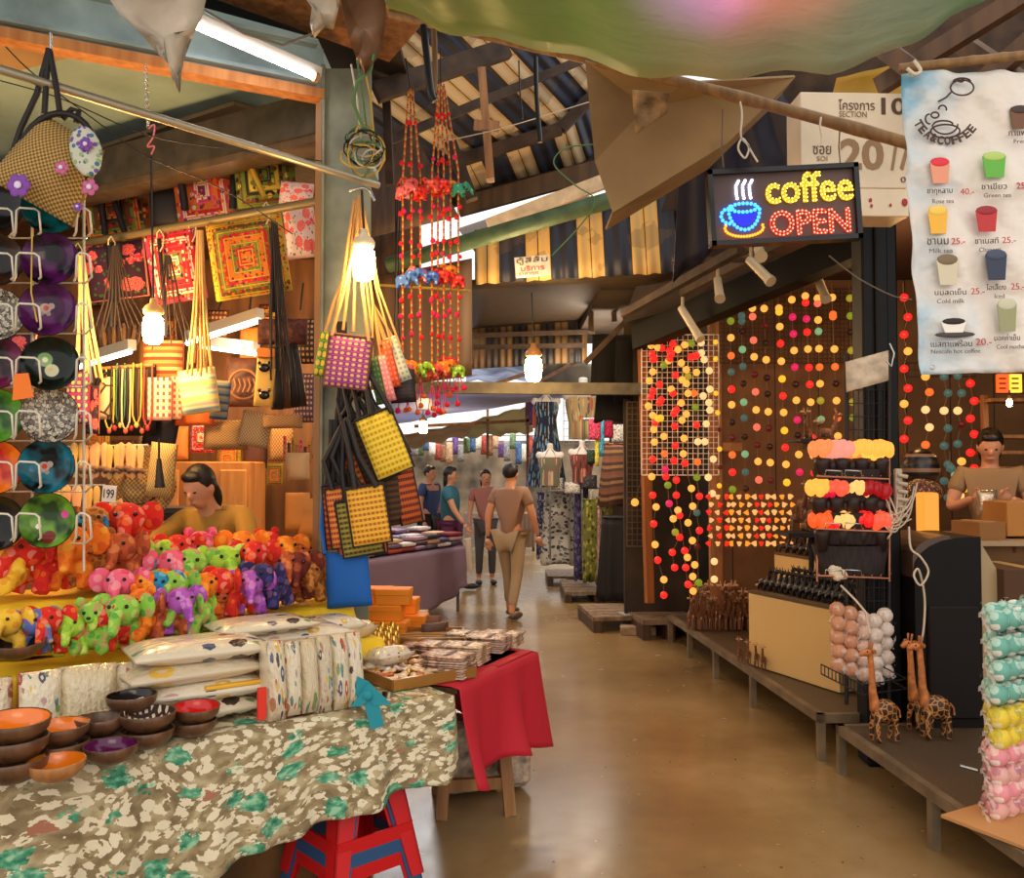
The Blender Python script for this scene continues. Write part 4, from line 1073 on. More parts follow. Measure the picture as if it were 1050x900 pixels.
# silver packets
M_PK = solid('silver_packet', (176, 150, 132), .25, .45, var=.35, vscale=60, bump=.8, bscale=70)
M_PK2 = solid('rosy_packet', (190, 156, 130), .25, .3, var=.4, vscale=50, bump=.8, bscale=60)
pk = thing('jewellery_packet', 'x', 'packet', (0, 0, 0), 0, 'flat shiny packets of trinkets on the red cloth')
part(MB().pillow(.15, .20, .011, TR((0, 0, .006), (pi / 2, 0, 0)), n=5, edge=.5), 'card', M_PK, pk); part(MB().box((0, .085, .0125), (.1, .02, .003)), 'seal', S('seal_brown', (96, 60, 44), .5), pk)
K = Kind(pk); q = 0
stacks = [(482, 694, 9, 'the tall front stack'), (497, 680, 8, 'the stack behind the front one'), (520, 668, 7, 'the stack at the right corner'), (533, 662, 6, 'the outermost right stack'), (470, 672, 5, 'the middle stack'), (497, 660, 5, 'the rear middle stack'), (452, 668, 3, 'the low stack beside the tray')]
for si, (px, py, nn, lb) in enumerate(stacks):
    p = Zp(px, py, .765)
    for i in range(nn):
        K.put(p + Vector((rnd.uniform(-.006, .006), rnd.uniform(-.006, .006), .0105 * i)), RROT + .1 + rnd.uniform(-.08, .08), 'shiny flat trinket packet, %s from the bottom of %s' % (ORD[i], lb), mats={'card': M_PK if si % 2 == 0 else M_PK2})
# trays
def tray(px, py, w, d, rz, label, n_items, imat, z0=.765):
    p = Zp(px, py, z0); M = Matrix.Translation(p) @ Matrix.Rotation(rz, 4, 'Z')
    t = thing('display_tray', label, 'tray', p, rz)
    part(xf(MB().box((0, 0, .004), (w, d, .008)).box((0, -d / 2, .022), (w, .008, .044)).box((0, d / 2, .022), (w, .008, .044)).box((-w / 2, 0, .022), (.008, d, .044)).box((w / 2, 0, .022), (.008, d, .044)), M), 'tray_body', S('tray_gold', (176, 126, 60), .25, .6), t)
    return M
tr1 = tray(425, 693, .40, .34, TROT + .03, 'golden tray full of shiny trinkets behind the teal knot', 0, None)
M_GOLD = [S('gold_a', (214, 160, 80), .25, .6), S('gold_b', (236, 206, 170), .3, .3), S('gold_c', (196, 110, 60), .3, .3), S('gold_d', (232, 220, 206), .3, .4)]
tnk = Kind(single(fused(MB().sph((0, 0, .01), (.035, .016, .008), 8, 6).sph((.02, 0, .012), (.014, .014, .01), 8, 6).sph((-.025, 0, .012), (.012, .018, .009), 8, 6), .004), 'trinket', M_GOLD[0], 'x', 'trinket', 'loose trinkets in the golden tray'))
cnt = 0
for i in range(7):
    for j in range(6):
        p = tr1 @ Vector((-.16 + i * .053, -.135 + j * .053, .012 + .006 * ((i + j) % 3)))
        tnk.put(p, (rnd.uniform(-.2, .2), 0, rnd.uniform(0, 3)), 'small shiny trinket in the golden tray, %s column %s row' % (ORD[i], ORD[j]), mats={'trinket': M_GOLD[(i * 3 + j * 5 + i * j) % 4]}, scale=1.15)
tr2 = tray(436, 657, .38, .30, RROT - 1.1, 'flat brown tray of bracelets below the orange boxes', 0, None)
brc = Kind(single(MB().tube([(-.13, 0, .008), (-.05, .004, .012), (.05, -.004, .012), (.13, 0, .008)], .007, 6), 'bracelet', S('bracelet', (166, 104, 48), .5), 'x', 'bracelet', 'bracelets laid side by side in the brown tray'))
for i in range(11):
    brc.put(tr2 @ Vector((0, -.125 + i * .025, .012)), (0, 0, RROT - 1.1 + .03 * (i % 3)), 'thin bracelet lying in the brown tray, %s from the front' % ORD[i], mats={'bracelet': [S('bracelet', ()), S('bracelet2', (120, 76, 36), .5), S('bracelet3', (196, 150, 70), .4)][i % 3]})
# small gold bottles beside the post
gb = thing('gold_bottle', 'x', 'bottle', (0, 0, 0), 0, 'little gold capped bottles in front of the post')
part(MB().lathe([(.001, 0), (.013, 0), (.014, .05), (.006, .062), (.006, .066)], 10), 'body', S('amber_glass', (196, 140, 60), .15, .3), gb); part(MB().lathe([(.007, .062), (.008, .085), (.001, .09)], 8), 'cap', S('gold_cap', (226, 180, 80), .2, .8), gb)
K = Kind(gb)
for i in range(9):
    for j in range(3):
        p = Zp(362 + i * 5.2 + j * 2, 676 - j * 6, .765); K.put(p, 0, 'tiny gold bottle before the post, %s from left, %s row' % (ORD[i], ['front', 'middle', 'back'][j]), scale=1.25 + .2 * (i % 2))
gt = thing('photo_frame', 'small gold speckled frame leaning beside the gold bottles', 'frame', Zp(398, 668, .765), RROT - 1.4)
Mg = gt.matrix_basis @ Matrix.Translation((0, 0, .05)) @ Matrix.Rotation(-.3, 4, 'X')
part(xf(MB().box((0, 0, 0), (.09, .012, .10), bev=.003), Mg), 'frame', S('gold_cap', ()), gt); part(xf(MB().box((0, -.008, 0), (.07, .004, .08)), Mg), 'picture', p_spots('gold_speck', [(150, 96, 40), (236, 200, 120), (90, 50, 30)], 60), gt)
for i, (px, py) in enumerate([(437, 632), (425, 626), (446, 640)]):
    single(MB().pillow(.16, .07, .05, TR(Zp(px, py + 12, .765) + Vector((0, 0, .035)), (0, 0, .3 * i)), 6, 3, top=1), 'brown_pouch', solid('pouch_%d' % i, [(120, 76, 48), (214, 190, 156), (90, 60, 44)][i], .5, bump=.6), ['brown leather pouch right of the orange boxes', 'pale rolled pouch behind the orange boxes', 'dark brown pouch nearest the back edge of the red cloth'][i], 'pouch')

# --- plastic wrapped pouches
def m_doodle(name, seed=0, scale=9, dens=.45, base=(222, 208, 180)):
    n = N(name); uv = n.coord(); v = n.map(uv, (1, 1, 1), (0, 0, 0), (seed, seed * .7, 0))
    d = n.vor(v, scale, 'Distance', 'F1', .75); cc = n.sep(n.vor(v, scale, 'Color', 'F1', .75)); c = cc[0]
    col = n.ramp(c, [(0, (196, 70, 50)), (.13, (90, 130, 130)), (.27, (222, 178, 70)), (.4, (120, 150, 90)), (.53, (176, 120, 90)), (.66, (70, 80, 110)), (.79, (196, 150, 150)), (.9, (60, 50, 46))])
    r = n.math('ADD', d, n.math('MULTIPLY', n.noise(v, scale * 3), .35))
    m = n.math('MULTIPLY', n.math('LESS_THAN', r, .60), n.math('GREATER_THAN', cc[1], 1 - dens))
    inner = n.math('LESS_THAN', r, .34)
    c1 = n.mix(m, base, col); c1 = n.mix(n.math('MULTIPLY', m, inner), c1, base)
    n.bump(n.noise(uv, 9, 3), .7, .02); mm = n.done(c1, .22); n.b.inputs['Coat Weight'].default_value = .7; n.b.inputs['Coat Roughness'].default_value = .12
    return mm
packmats = [m_doodle('pack_doodle_%d' % i, i * 1.7, [5, 7, 4.5][i % 3], [.4, .6, .3][i % 3], [(222, 208, 180), (226, 214, 190), (212, 194, 164)][i % 3]) for i in range(3)]
def pack_label_mat(col, name): return S(name, col, .5)
pw = thing('wrapped_pack', 'x', 'pack', (0, 0, 0), 0, 'clear wrapped packs of cream cloth pouches')
part(MB().pillow(.46, .30, .085, TR((0, 0, .042), (pi / 2, 0, 0)), n=10, p=5, top=1, edge=.18), 'wrapping', packmats[0], pw)
part(MB().box((.0, -.13, .045), (.40, .012, .02)), 'seam', S('seam_clear', (236, 226, 206), .2), pw)
K = Kind(pw)
def tz(u, v, z): return T(u, v, z)
pl = []
base = Tp(198, 738, .26)
for i in range(4):
    lb = ['bottom', 'second', 'third', 'top'][i]
    p = Vector((base.x, base.y, .762 + .068 * i)); K.put(p + TU * (.015 * (-1) ** i) , TROT + [.03, -.06, .05, -.04][i], 'cream wrapped pouch pack, %s of the front stack of four' % lb, scale=(1.02, .95, .9), mats={'wrapping': packmats[i % 3]})
base2 = Tp(290, 700, .46)
for i in range(4):
    p = Vector((base2.x, base2.y, .762 + .062 * i)) + TU * (.03 * (-1) ** i); K.put(p, TROT + .04 * (-1) ** i, 'cream wrapped pouch pack, %s of the rear stack by the owl packs' % ['bottom', 'second', 'third', 'top'][i], scale=(.95, .9, .82), mats={'wrapping': packmats[(i + 1) % 3]})
for i, (px, py, v, s, lb) in enumerate([(268, 655, .42, (.85, .8, .7), 'cream wrapped pack with a dark edge lying on top of the rear stack'), (335, 640, .62, (.6, .7, .9), 'small wrapped pack right behind the rear stack'), (214, 700, .55, (.8, .8, .9), 'wrapped pack wedged behind the front stack')]):
    p = Tp(px, py, v); K.put(Vector((p.x, p.y, [1.005, .93, .83][i])), TROT + .1 * i, lb, scale=s, mats={'wrapping': packmats[i]})
single(MB().pillow(.30, .2, .04, TR(Tp(262, 667, .3) + Vector((0, 0, -.0)), (pi / 2, 0, TROT)), 6, top=1), 'patterned_pouch', p_spots('brown_speck', [(70, 44, 34), (196, 160, 130), (120, 60, 44)], 60), 'brown speckled pouch lying between the two stacks of packs', 'pouch')
# yellow printed label packs
single(MB().box(Vector((base.x, base.y, .762 + .068 * 2)) + TU * -.1 - TV * .135 + Vector((0, 0, -.012)), (.2, .03, .014), rz=TROT, bev=.004), 'yellow_label', S('lab_yellow', (236, 180, 50), .4), 'yellow printed label strip on the edge of the front pack stack', 'label')
# upright packs (rows of pouches standing on edge)
def upright(u, v, n_, w, h, label, seeds):
    t = thing('pouch_pack', label, 'pack', T(u, v, .76), TROT)
    M = t.matrix_basis
    for i in range(n_):
        x = -w / 2 + (i + .5) * w / n_
        mt = seeds[i % len(seeds)]
        part(xf(MB().pillow(w / n_ * 1.05, h * rnd.uniform(.94, 1.02), .15, TR((x, 0, h / 2), (radians(-9), 0, rnd.uniform(-.03, .03))), 6, 6, top=1, edge=.5), M), 'pouch', mt, t)
pmats = [m_doodle('pouch_doodle_%d' % i, 3.1 * i + .5, [4, 5, 3.2, 6][i % 4], .9, [(222, 206, 176), (226, 212, 184), (214, 196, 160), (206, 190, 160)][i % 4]) for i in range(6)]
upright(.54, .075, 6, .36, .27, 'upright wrapped pack of owl print pouches beside the teal knot', pmats)
upright(1.17, .30, 2, .24, .22, 'upright wrapped pouches with red and blue prints, left of the pack stacks', pmats[2:])
upright(1.34, .30, 2, .24, .22, 'upright wrapped pouches printed with animals behind the bowls', pmats[1:])
upright(1.60, .33, 2, .24, .21, 'upright wrapped pouches at the left edge of the frame', pmats[3:])
for i, (u, v, z) in enumerate([(.05, .5, .79), (.04, .44, .84), (.12, .62, .93)]):
    single(MB().pillow(.19, .14, .08, TR(T(u, v, z), (pi / 2 * .9, 0, TROT + .2 * i)), 6, 5, top=1), 'small_pack', packmats[i], ['small clear pack at the base of the post', 'small clear pack resting on another by the post', 'small cream pack under the plush by the post'][i], 'pack')
# red tag
single(MB().box(T(.745, .03, .83), (.03, .012, .11), rz=TROT), 'red_tag', S('tag_red', (226, 50, 30), .5), 'red tag at the left edge of the owl print pack', 'tag')

# --- coconut bowls
M_COCO = wood('coconut_shell', (66, 42, 26), (112, 76, 50), 9, .35, (1, 1, .3))
def cbowl():
    t = thing('coconut_bowl', 'x', 'bowl', (0, 0, 0), 0, 'coconut shell bowls along the front of the table')
    r = .085
    part(MB().lathe([(.001, 0), (.035, 0), (.062, .012), (.08, .034), (.085, .058), (.083, .060), (.080, .058)], 24), 'shell', M_COCO, t)
    part(MB().lathe([(.0815, .0585), (.078, .040), (.06, .018), (.03, .009), (.001, .007)], 24), 'lacquer', M_COCO, t)
    return t
K = Kind(cbowl())
LQ = dict(orange=S('lq_orange', (238, 128, 24), .25, coat=.5), red=S('lq_red', (206, 30, 24), .2), black=S('lq_black', (26, 18, 18), .12), purple=S('lq_purple', (92, 20, 78), .15), mosaic=p_check('lq_mosaic', (226, 214, 190), (60, 30, 24), 9, 9), brown=M_COCO)
bl_ = [(14, 812, 0, 1.22, 'brown', .05, 'bottom bowl of the stack at the left edge'), (14, 812, 1, 1.22, 'brown', .05, 'middle bowl of the stack at the left edge'), (16, 812, 2, 1.2, 'orange', .35, 'orange lined bowl tilted on top of the left edge stack'),
    (62, 792, 0, 1.12, 'brown', 0, 'brown bowl under the orange striped one'), (62, 792, 1, 1.12, 'orange', .1, 'bowl with an orange striped rim, left of the purple bowl'),
    (60, 810, 0, 1.0, 'orange', .18, 'light shell bowl with orange lacquer in front of the rest'),
    (117, 792, 0, 1.0, 'purple', .12, 'bowl with dark purple lacquer at the front'),
    (107, 778, 0, .95, 'brown', 0, 'plain brown bowl behind the purple one'), (107, 778, 1, 1.0, 'brown', 0, 'plain brown bowl stacked behind the purple one'),
    (155, 776, 0, 1.05, 'brown', 0, 'lower bowl under the white mosaic bowl'), (155, 776, 1, 1.1, 'mosaic', .12, 'bowl with white mosaic lining'),
    (138, 768, 1.9, 1.02, 'black', .06, 'bowl with glossy black lining on top of the pile'),
    (203, 764, 0, .95, 'brown', 0, 'lower bowl under the red lined one'), (205, 764, 1, .98, 'red', .3, 'red lined bowl tilted at the right end of the row')]
for px, py, lv, sc, lq, tilt, lb in bl_:
    p = Zp(px, py - 6, .762); z = .762 + lv * .047 * sc
    K.put(Vector((p.x, p.y, z)) + TV * .05, (tilt * .25 - .02, 0, TROT), lb, scale=sc * .93, mats={'lacquer': LQ[lq], 'shell': M_COCO if 'light' not in lb else wood('light_shell', (150, 96, 50), (186, 130, 76), 9, .4)})
K.put(Tp(14, 672, .5), (.25, 0, TROT), 'dark wooden bowl lying on the yellow cloth at the left edge', scale=1.2, mats={'lacquer': S('lq_black', ())})

# --- yellow cloth tiers
M_YEL = solid('yellow_cloth', (236, 196, 30), .7, bump=.15)
def tier(u0, u1, v0, v1, z0, z1, drop, label, ph):
    single(MB().box(T((u0 + u1) / 2, (v0 + v1) / 2, (z0 + z1 - .012) / 2), (u1 - u0 - .02, v1 - v0 - .02, z1 - z0 - .014), rz=TROT), 'riser_box', M_BWOOD, 'wooden riser under the ' + label, 'riser')
    def fn(a, b):
        u = lerp(u1, u0, a)
        if b < .5: p = T(u, lerp(v1, v0, b / .5), z1 + .006 * sin(u * 17 + b * 9)); return p
        t = (b - .5) / .5
        return T(u, v0 - .02 - .05 * t - .035 * t * sin(u * 13 + ph) - .012 * sin(u * 31), z1 - drop * t * (1 + .18 * sin(u * 5 + ph)))
    single(MB().grid(fn, 80, 16), 'yellow_cloth', M_YEL, label, 'cloth', solidify=.003)
tier(.92, 2.5, .50, .84, .757, .93, .12, 'yellow cloth over the lower plush shelf', 0)
tier(1.02, 2.6, .86, 1.3, .757, 1.13, .17, 'yellow cloth over the upper plush shelf at left', 2)
tier(.02, .90, .56, .84, .757, .90, .06, 'yellow cloth under the plush near the packs', 1)
tier(.02, 1.0, .86, 1.2, .757, 1.0, .06, 'yellow cloth under the rear plush rows', 3)

# --- plush animals
def plush(kind):
    t = thing('plush_' + kind, 'x', 'plush toy', (0, 0, 0), 0, 'small patterned plush animals on the yellow cloth')
    m = MB()
    if kind == 'elephant':
        m.sph((0, .03, .065), (.052, .062, .05), 14, 10).sph((0, -.035, .10), (.045, .042, .042), 14, 10)
        m.tube([(0, -.07, .10), (0, -.092, .085), (0, -.10, .062), (0, -.11, .05), (0, -.125, .058)], [.02, .017, .014, .012, .011], 10)
        for sx in (-1, 1):
            m.cyl((sx * .03, -.01, .05), (sx * .036, -.03, .0), .019, .021, 10); m.cyl((sx * .03, .06, .05), (sx * .036, .068, .0), .02, .022, 10)
        part(fused(m, .006), 'body', M_YEL, t)
        for sx in (-1, 1):
            part(MB().sph((sx * .056, -.022, .108), (.032, .009, .036), 12, 8, Matrix.Rotation(sx * -.5, 4, 'Z')), 'ear', M_YEL, t)
            part(MB().sph((sx * .022, -.073, .115), .0055, 8, 6), 'eye', S('eye_black', (12, 10, 10), .15), t)
    else:
        m.sph((0, .0, .055), (.046, .04, .05), 14, 10).sph((0, -.012, .115), (.042, .038, .037), 14, 10).sph((0, -.048, .105), (.018, .016, .014), 10, 8)
        for sx in (-1, 1):
            m.cyl((sx * .035, -.02, .075), (sx * .055, -.045, .045), .016, .017, 10).cyl((sx * .025, -.02, .03), (sx * .04, -.07, .018), .019, .02, 10)
        part(fused(m, .006), 'body', M_YEL, t)
        for sx in (-1, 1):
            part(MB().sph((sx * .034, -.005, .148), (.016, .009, .016), 10, 8), 'ear', M_YEL, t)
            part(MB().sph((sx * .016, -.047, .122), .0055, 8, 6), 'eye', S('eye_black', ()), t)
        part(MB().sph((0, -.063, .109), (.007, .005, .005), 8, 6), 'nose', S('eye_black', ()), t)
    return t
PL = {'elephant': Kind(plush('elephant')), 'bear': Kind(plush('bear'))}
PM = {}
def pm(nm, cols, sc=55):
    b_ = cols[0]; cols = [b_] + [tuple(int(.5 * x + .5 * y) for x, y in zip(b_, q)) for q in cols[1:]]
    PM[nm] = p_spots('plush_' + nm, cols, sc * .8, .5, .9, bump=.4)
pm('yellow', [(240, 190, 50), (250, 214, 110), (214, 130, 30)]); pm('red', [(220, 40, 24), (246, 150, 40), (250, 214, 190), (180, 20, 30)]); pm('orange', [(240, 128, 24), (250, 190, 70), (206, 70, 20)])
pm('leopard', [(196, 122, 44), (70, 36, 20), (100, 50, 26)], 80); pm('green', [(140, 196, 70), (50, 136, 60), (214, 230, 130), (236, 120, 130)]); pm('lime', [(170, 214, 60), (110, 170, 50), (240, 240, 170)])
pm('blue', [(40, 140, 186), (30, 76, 150), (170, 220, 230)]); pm('pink', [(236, 100, 130), (250, 190, 196), (190, 40, 90)]); pm('purple', [(176, 90, 190), (236, 170, 220), (120, 40, 140)]); pm('navy', [(38, 34, 84), (196, 130, 170), (96, 80, 160)]); pm('maroon', [(110, 34, 26), (206, 110, 50), (70, 20, 20)]); pm('rust', [(186, 84, 40), (236, 160, 100), (120, 44, 30)]); pm('multi', [(90, 110, 190), (240, 200, 60), (220, 60, 60), (120, 190, 90)])
rows = [('upper yellow shelf', 'front row', .92, [(10, 606, 'yellow', 'bear', 1.55), (38, 606, 'red', 'elephant', 1.45), (72, 602, 'orange', 'elephant', 1.6), (103, 600, 'leopard', 'bear', 1.3), (128, 596, 'rust', 'elephant', 1.3)]),
    ('upper yellow shelf', 'back row', 1.12, [(22, 584, 'orange', 'elephant', 1.3), (58, 580, 'pink', 'bear', 1.35), (88, 578, 'blue', 'elephant', 1.35), (101, 570, 'leopard', 'elephant', 1.35), (130, 574, 'red', 'elephant', 1.6), (146, 592, 'green', 'elephant', 1.0)]),
    ('lower yellow shelf', 'front row', .58, [(12, 669, 'yellow', 'elephant', 1.25), (31, 670, 'multi', 'elephant', 1.25), (52, 668, 'red', 'elephant', 1.3), (74, 670, 'lime', 'elephant', 1.2), (95, 668, 'green', 'bear', 1.35), (114, 664, 'red', 'elephant', 1.3), (130, 662, 'green', 'elephant', 1.35), (147, 654, 'orange', 'bear', 1.2), (163, 652, 'rust', 'elephant', 1.2), (180, 648, 'purple', 'elephant', 1.2), (196, 650, 'green', 'elephant', 1.1)]),
    ('lower yellow shelf', 'middle row', .72, [(126, 632, 'pink', 'elephant', 1.3), (146, 630, 'orange', 'elephant', 1.2), (161, 632, 'blue', 'elephant', 1.25), (184, 632, 'green', 'elephant', 1.3), (210, 630, 'orange', 'elephant', 1.2), (235, 630, 'red', 'elephant', 1.35), (256, 628, 'purple', 'elephant', 1.25), (274, 622, 'navy', 'elephant', 1.3), (222, 645, 'rust', 'bear', 1.2), (200, 645, 'lime', 'elephant', 1.0)]),
    ('rear plush rows', 'front row', .92, [(172, 612, 'pink', 'elephant', 1.3), (197, 614, 'green', 'elephant', 1.4), (225, 610, 'lime', 'elephant', 1.4), (218, 622, 'blue', 'bear', 1.0), (246, 615, 'multi', 'elephant', 1.2), (262, 600, 'red', 'elephant', 1.3), (290, 608, 'rust', 'elephant', 1.25), (304, 612, 'maroon', 'elephant', 1.35), (318, 615, 'leopard', 'elephant', 1.2), (150, 622, 'multi', 'bear', 1.1)]),
    ('rear plush rows', 'back row', 1.1, [(185, 594, 'red', 'elephant', 1.3), (205, 594, 'pink', 'bear', 1.3), (250, 590, 'orange', 'elephant', 1.35), (272, 592, 'red', 'bear', 1.3), (288, 594, 'orange', 'elephant', 1.35), (306, 596, 'rust', 'bear', 1.2), (168, 596, 'lime', 'elephant', 1.2)])]
for shelf, row, v, items in rows:
    items = sorted(items)
    for i, (px, py, c, kd, sc) in enumerate(items):
        p = Tp(px, py, v)
        PL[kd].put(p, (0, 0, rnd.uniform(-.9, .9) + .2), '%s patterned plush %s, %s from left in the %s of the %s' % (c, kd, ORD[i], row, shelf), scale=sc * (1.12 if shelf != 'lower yellow shelf' else .92 if px < 120 else 1.05), mats={'body': PM[c], 'ear': PM[c]})

# --- lacquer bowl rack
rk = thing('wire_rack', 'white wire hook rack holding round lacquer plates at the left edge', 'rack', P(35, 560, 3.25))
Yr = 3.3
for x in (33, 86): part(MB().tube([P(x, 175, Yr + .1), P(x, 585, Yr + .1)], .005, 6), 'upright', M_WIRE, rk)
for y in (232, 278, 330, 385, 440, 492, 545):
    for x0 in (-12, 16, 78):
        w = 24 if x0 != 78 else 14
        part(MB().tube([P(x0 - 2, y + 10, Yr - .06), P(x0, y + 6, Yr - .10), P(x0 + 1, y - 16, Yr - .11), P(x0 + 4, y - 19, Yr - .11), P(x0 + w - 4, y - 18, Yr - .11), P(x0 + w, y - 15, Yr - .11), P(x0 + w + 2, y + 6, Yr - .10), P(x0 + w - 4, y + 12, Yr + .1)], .0042, 6), 'hook', M_WIRE, rk)
    part(MB().tube([P(-10, y + 12, Yr + .1), P(88, y + 12, Yr + .1)], .0035, 5), 'crossbar', M_WIRE, rk)
pt = thing('lacquer_plate', 'x', 'plate', (0, 0, 0), 0, 'round lacquer plates on the wire rack')
part(MB().lathe([(.001, .0), (.05, 0), (.085, .018), (.1, .04), (.103, .044), (.1, .046)], 32, Matrix.Rotation(pi / 2, 4, 'X')), 'shell', S('lq_black', ()), pt)
part(MB().lathe([(.101, .0455), (.084, .028), (.05, .012), (.001, .010)], 32, Matrix.Rotation(pi / 2, 4, 'X')), 'lacquer', S('lq_black', ()), pt)
KP = Kind(pt)
def m_plate(name, base, b2, blobs):
    n = N(name); v = n.coord('UV'); f = n.noise(v, 2.2, 2)
    c = n.ramp(f, [(.4, base), (.58, b2)], False)
    for (x, y, r, col) in blobs:
        s = n.sep(v); d = n.math('ADD', n.math('POWER', n.math('SUBTRACT', s[0], x), 2), n.math('POWER', n.math('SUBTRACT', s[1], y), 2))
        c = n.mix(n.math('LESS_THAN', d, r * r), c, col)
    m = n.done(c, .16, 0, .3); n.b.inputs['Coat Weight'].default_value = .12; n.b.inputs['Coat Roughness'].default_value = .05
    return m
ele = lambda x, y: [(x, y, .10, (170, 150, 140)), (x + .1, y + .05, .06, (170, 150, 140)), (x - .06, y - .1, .04, (150, 130, 120)), (x + .06, y - .1, .04, (150, 130, 120)), (x + .01, y + .01, .05, (190, 60, 40))]
egg = p_crack('eggshell', (30, 24, 20), [(190, 180, 160), (150, 140, 124), (110, 100, 90), (206, 196, 176)], 16, 'UV')
pmx = [m_plate('pl_teal', (10, 10, 12), (14, 110, 116), []), m_plate('pl_purple', (12, 8, 12), (84, 16, 86), []), m_plate('pl_purple_el', (54, 14, 56), (90, 24, 90), ele(.42, .55)), m_plate('pl_flower', (8, 14, 10), (14, 30, 20), [(.38, .6, .13, (120, 160, 90)), (.38, .6, .05, (226, 226, 190)), (.5, .4, .12, (206, 206, 170)), (.48, .42, .04, (230, 190, 90))]), egg, m_plate('pl_teal_el', (8, 10, 12), (12, 108, 130), ele(.4, .5)), m_plate('pl_green', (30, 60, 20), (110, 160, 50), [(.75, .62, .07, (226, 60, 150)), (.3, .4, .05, (230, 230, 190)), (.5, .2, .12, (120, 40, 30))])]
rc = [(55, 217), (55, 269), (52, 320), (54, 375), (54, 428), (52, 479), (53, 534)]
lbl = ['top plate of the right column, black and teal', 'black and purple plate, second from top of the right column', 'purple plate with an elephant, third from top', 'black plate with two white flowers', 'grey eggshell mosaic plate in the right column', 'black and teal plate with an elephant', 'green plate with a pink dot, bottom of the right column']
for (x, y), m_, lb in zip(rc, pmx, lbl):
    KP.put(P(x, y, Yr), (radians(-6), 0, radians(rnd.uniform(-14, -4)) + .35), lb, scale=1.0, mats={'lacquer': m_})
lc = [(-4, 215, m_plate('pl_black', (10, 10, 10), (26, 22, 20), []), 'plain black plate, top of the left column'), (-4, 270, m_plate('pl_black2', (12, 10, 10), (60, 34, 20), []), 'black brown plate, second in the left column'), (-3, 325, egg, 'grey eggshell mosaic plate in the left column'), (-4, 374, m_plate('pl_dark_pink', (16, 8, 12), (110, 30, 70), []), 'black plate with a pink motif in the left column'), (-3, 428, m_plate('pl_green2', (30, 80, 20), (90, 150, 40), []), 'green plate in the left column'), (-4, 480, m_plate('pl_red', (190, 30, 16), (240, 120, 20), []), 'red and orange plate in the left column'), (-3, 537, m_plate('pl_black3', (10, 9, 9), (34, 28, 26), []), 'plain black plate, bottom of the left column')]
for x, y, m_, lb in lc:
    KP.put(P(x, y, Yr), (radians(-6), 0, .35), lb, scale=1.0, mats={'lacquer': m_})
single(MB().prism([(-.035, -.045), (.04, -.04), (.028, .05), (-.02, .05)], .004, TR(P(22, 397, Yr - .12), (0, -.1, .1))), 'orange_tag', S('tag_orange', (244, 120, 20), .6), 'orange paper tag on the wire rack of lacquer plates', 'tag')
single(MB().tube([P(30, 180, 3.35), P(33, 230, 3.3)], .006, 6).tube([P(33, 235, 3.2), P(32, 300, 3.2), P(38, 330, 3.2)], .003, 5), 'yellow_tie', S('wire_yellow', ()), 'yellow plastic tie on the wire rack', 'tie')

# --- basket backpack top left
bp_ = thing('woven_backpack', 'woven straw backpack with purple flowers hanging at the top left', 'backpack', P(50, 200, 3.15))
Mbp = Matrix.Translation(P(54, 172, 3.15)) @ Matrix.Rotation(radians(30), 4, 'Y') @ Matrix.Rotation(.25, 4, 'Z')
part(xf(MB().pillow(.31, .30, .19, TR((0, 0, 0)), 14, 3, top=1, edge=.25, taper=.72), Mbp), 'body', p_weave('basket_weave', (196, 160, 92), (120, 90, 46), 34), bp_)
M_TRIM = S('bag_black', (24, 18, 20), .6)
part(xf(MB().tube([(.13 * cos(a) * .9, -.03 - .01 * sin(a), .05 + .15 * sin(a)) for a in [q * pi / 12 for q in range(-3, 16)]], .012, 6), Mbp), 'flap_trim', M_TRIM, bp_)
Mfl = Matrix.Translation(P(88, 155, 3.04)) @ Matrix.Rotation(radians(-14), 4, 'Y')
part(xf(MB().sph((0, 0, 0), (.056, .018, .092), 16, 10), Mfl), 'flap', p_spots('flap_embroidery', [(206, 206, 190), (120, 90, 170), (70, 120, 150), (150, 180, 120)], 50), bp_)
def flower(cx, cy, Y, r, mat, par, petals=6):
    c = P(cx, cy, Y); m = MB()
    for i in range(petals):
        a = 2 * pi * i / petals; m.sph(c + Vector((cos(a) * r * .5, 0, sin(a) * r * .5)), (r * .36, .004, r * .36), 8, 6)
    f_ = part(m, 'flower', mat, par); part(MB().sph(c + Vector((0, -.006, 0)), (r * .28, .006, r * .28), 8, 6), 'flower_centre', S('fl_centre', (230, 220, 240), .7), f_)
M_PUR = S('purple_thread', (130, 70, 170), .7); M_PNK = S('pink_thread', (200, 100, 150), .7)
flower(19, 190, 3.02, .05, M_PUR, bp_); flower(63, 172, 3.02, .03, M_PNK, bp_, 5); flower(92, 192, 3.04, .036, M_PNK, bp_, 5); flower(88, 148, 3.01, .03, M_PUR, bp_, 5); flower(80, 212, 3.06, .02, M_PUR, bp_, 5)
for pts in ([(50, 52), (38, 96), (22, 130), (10, 165)], [(50, 50), (47, 90), (45, 130)], [(51, 52), (58, 90), (62, 120)], [(64, 122), (74, 112), (81, 114), (78, 126)]):
    part(MB().tube([P(x, y, 3.12) for x, y in pts], .0105, 6), 'strap', M_TRIM, bp_)
part(MB().tube([P(52, 34, 3.12), P(52, 50, 3.12)], .005, 6), 'hook', S('chrome', ()), bp_)

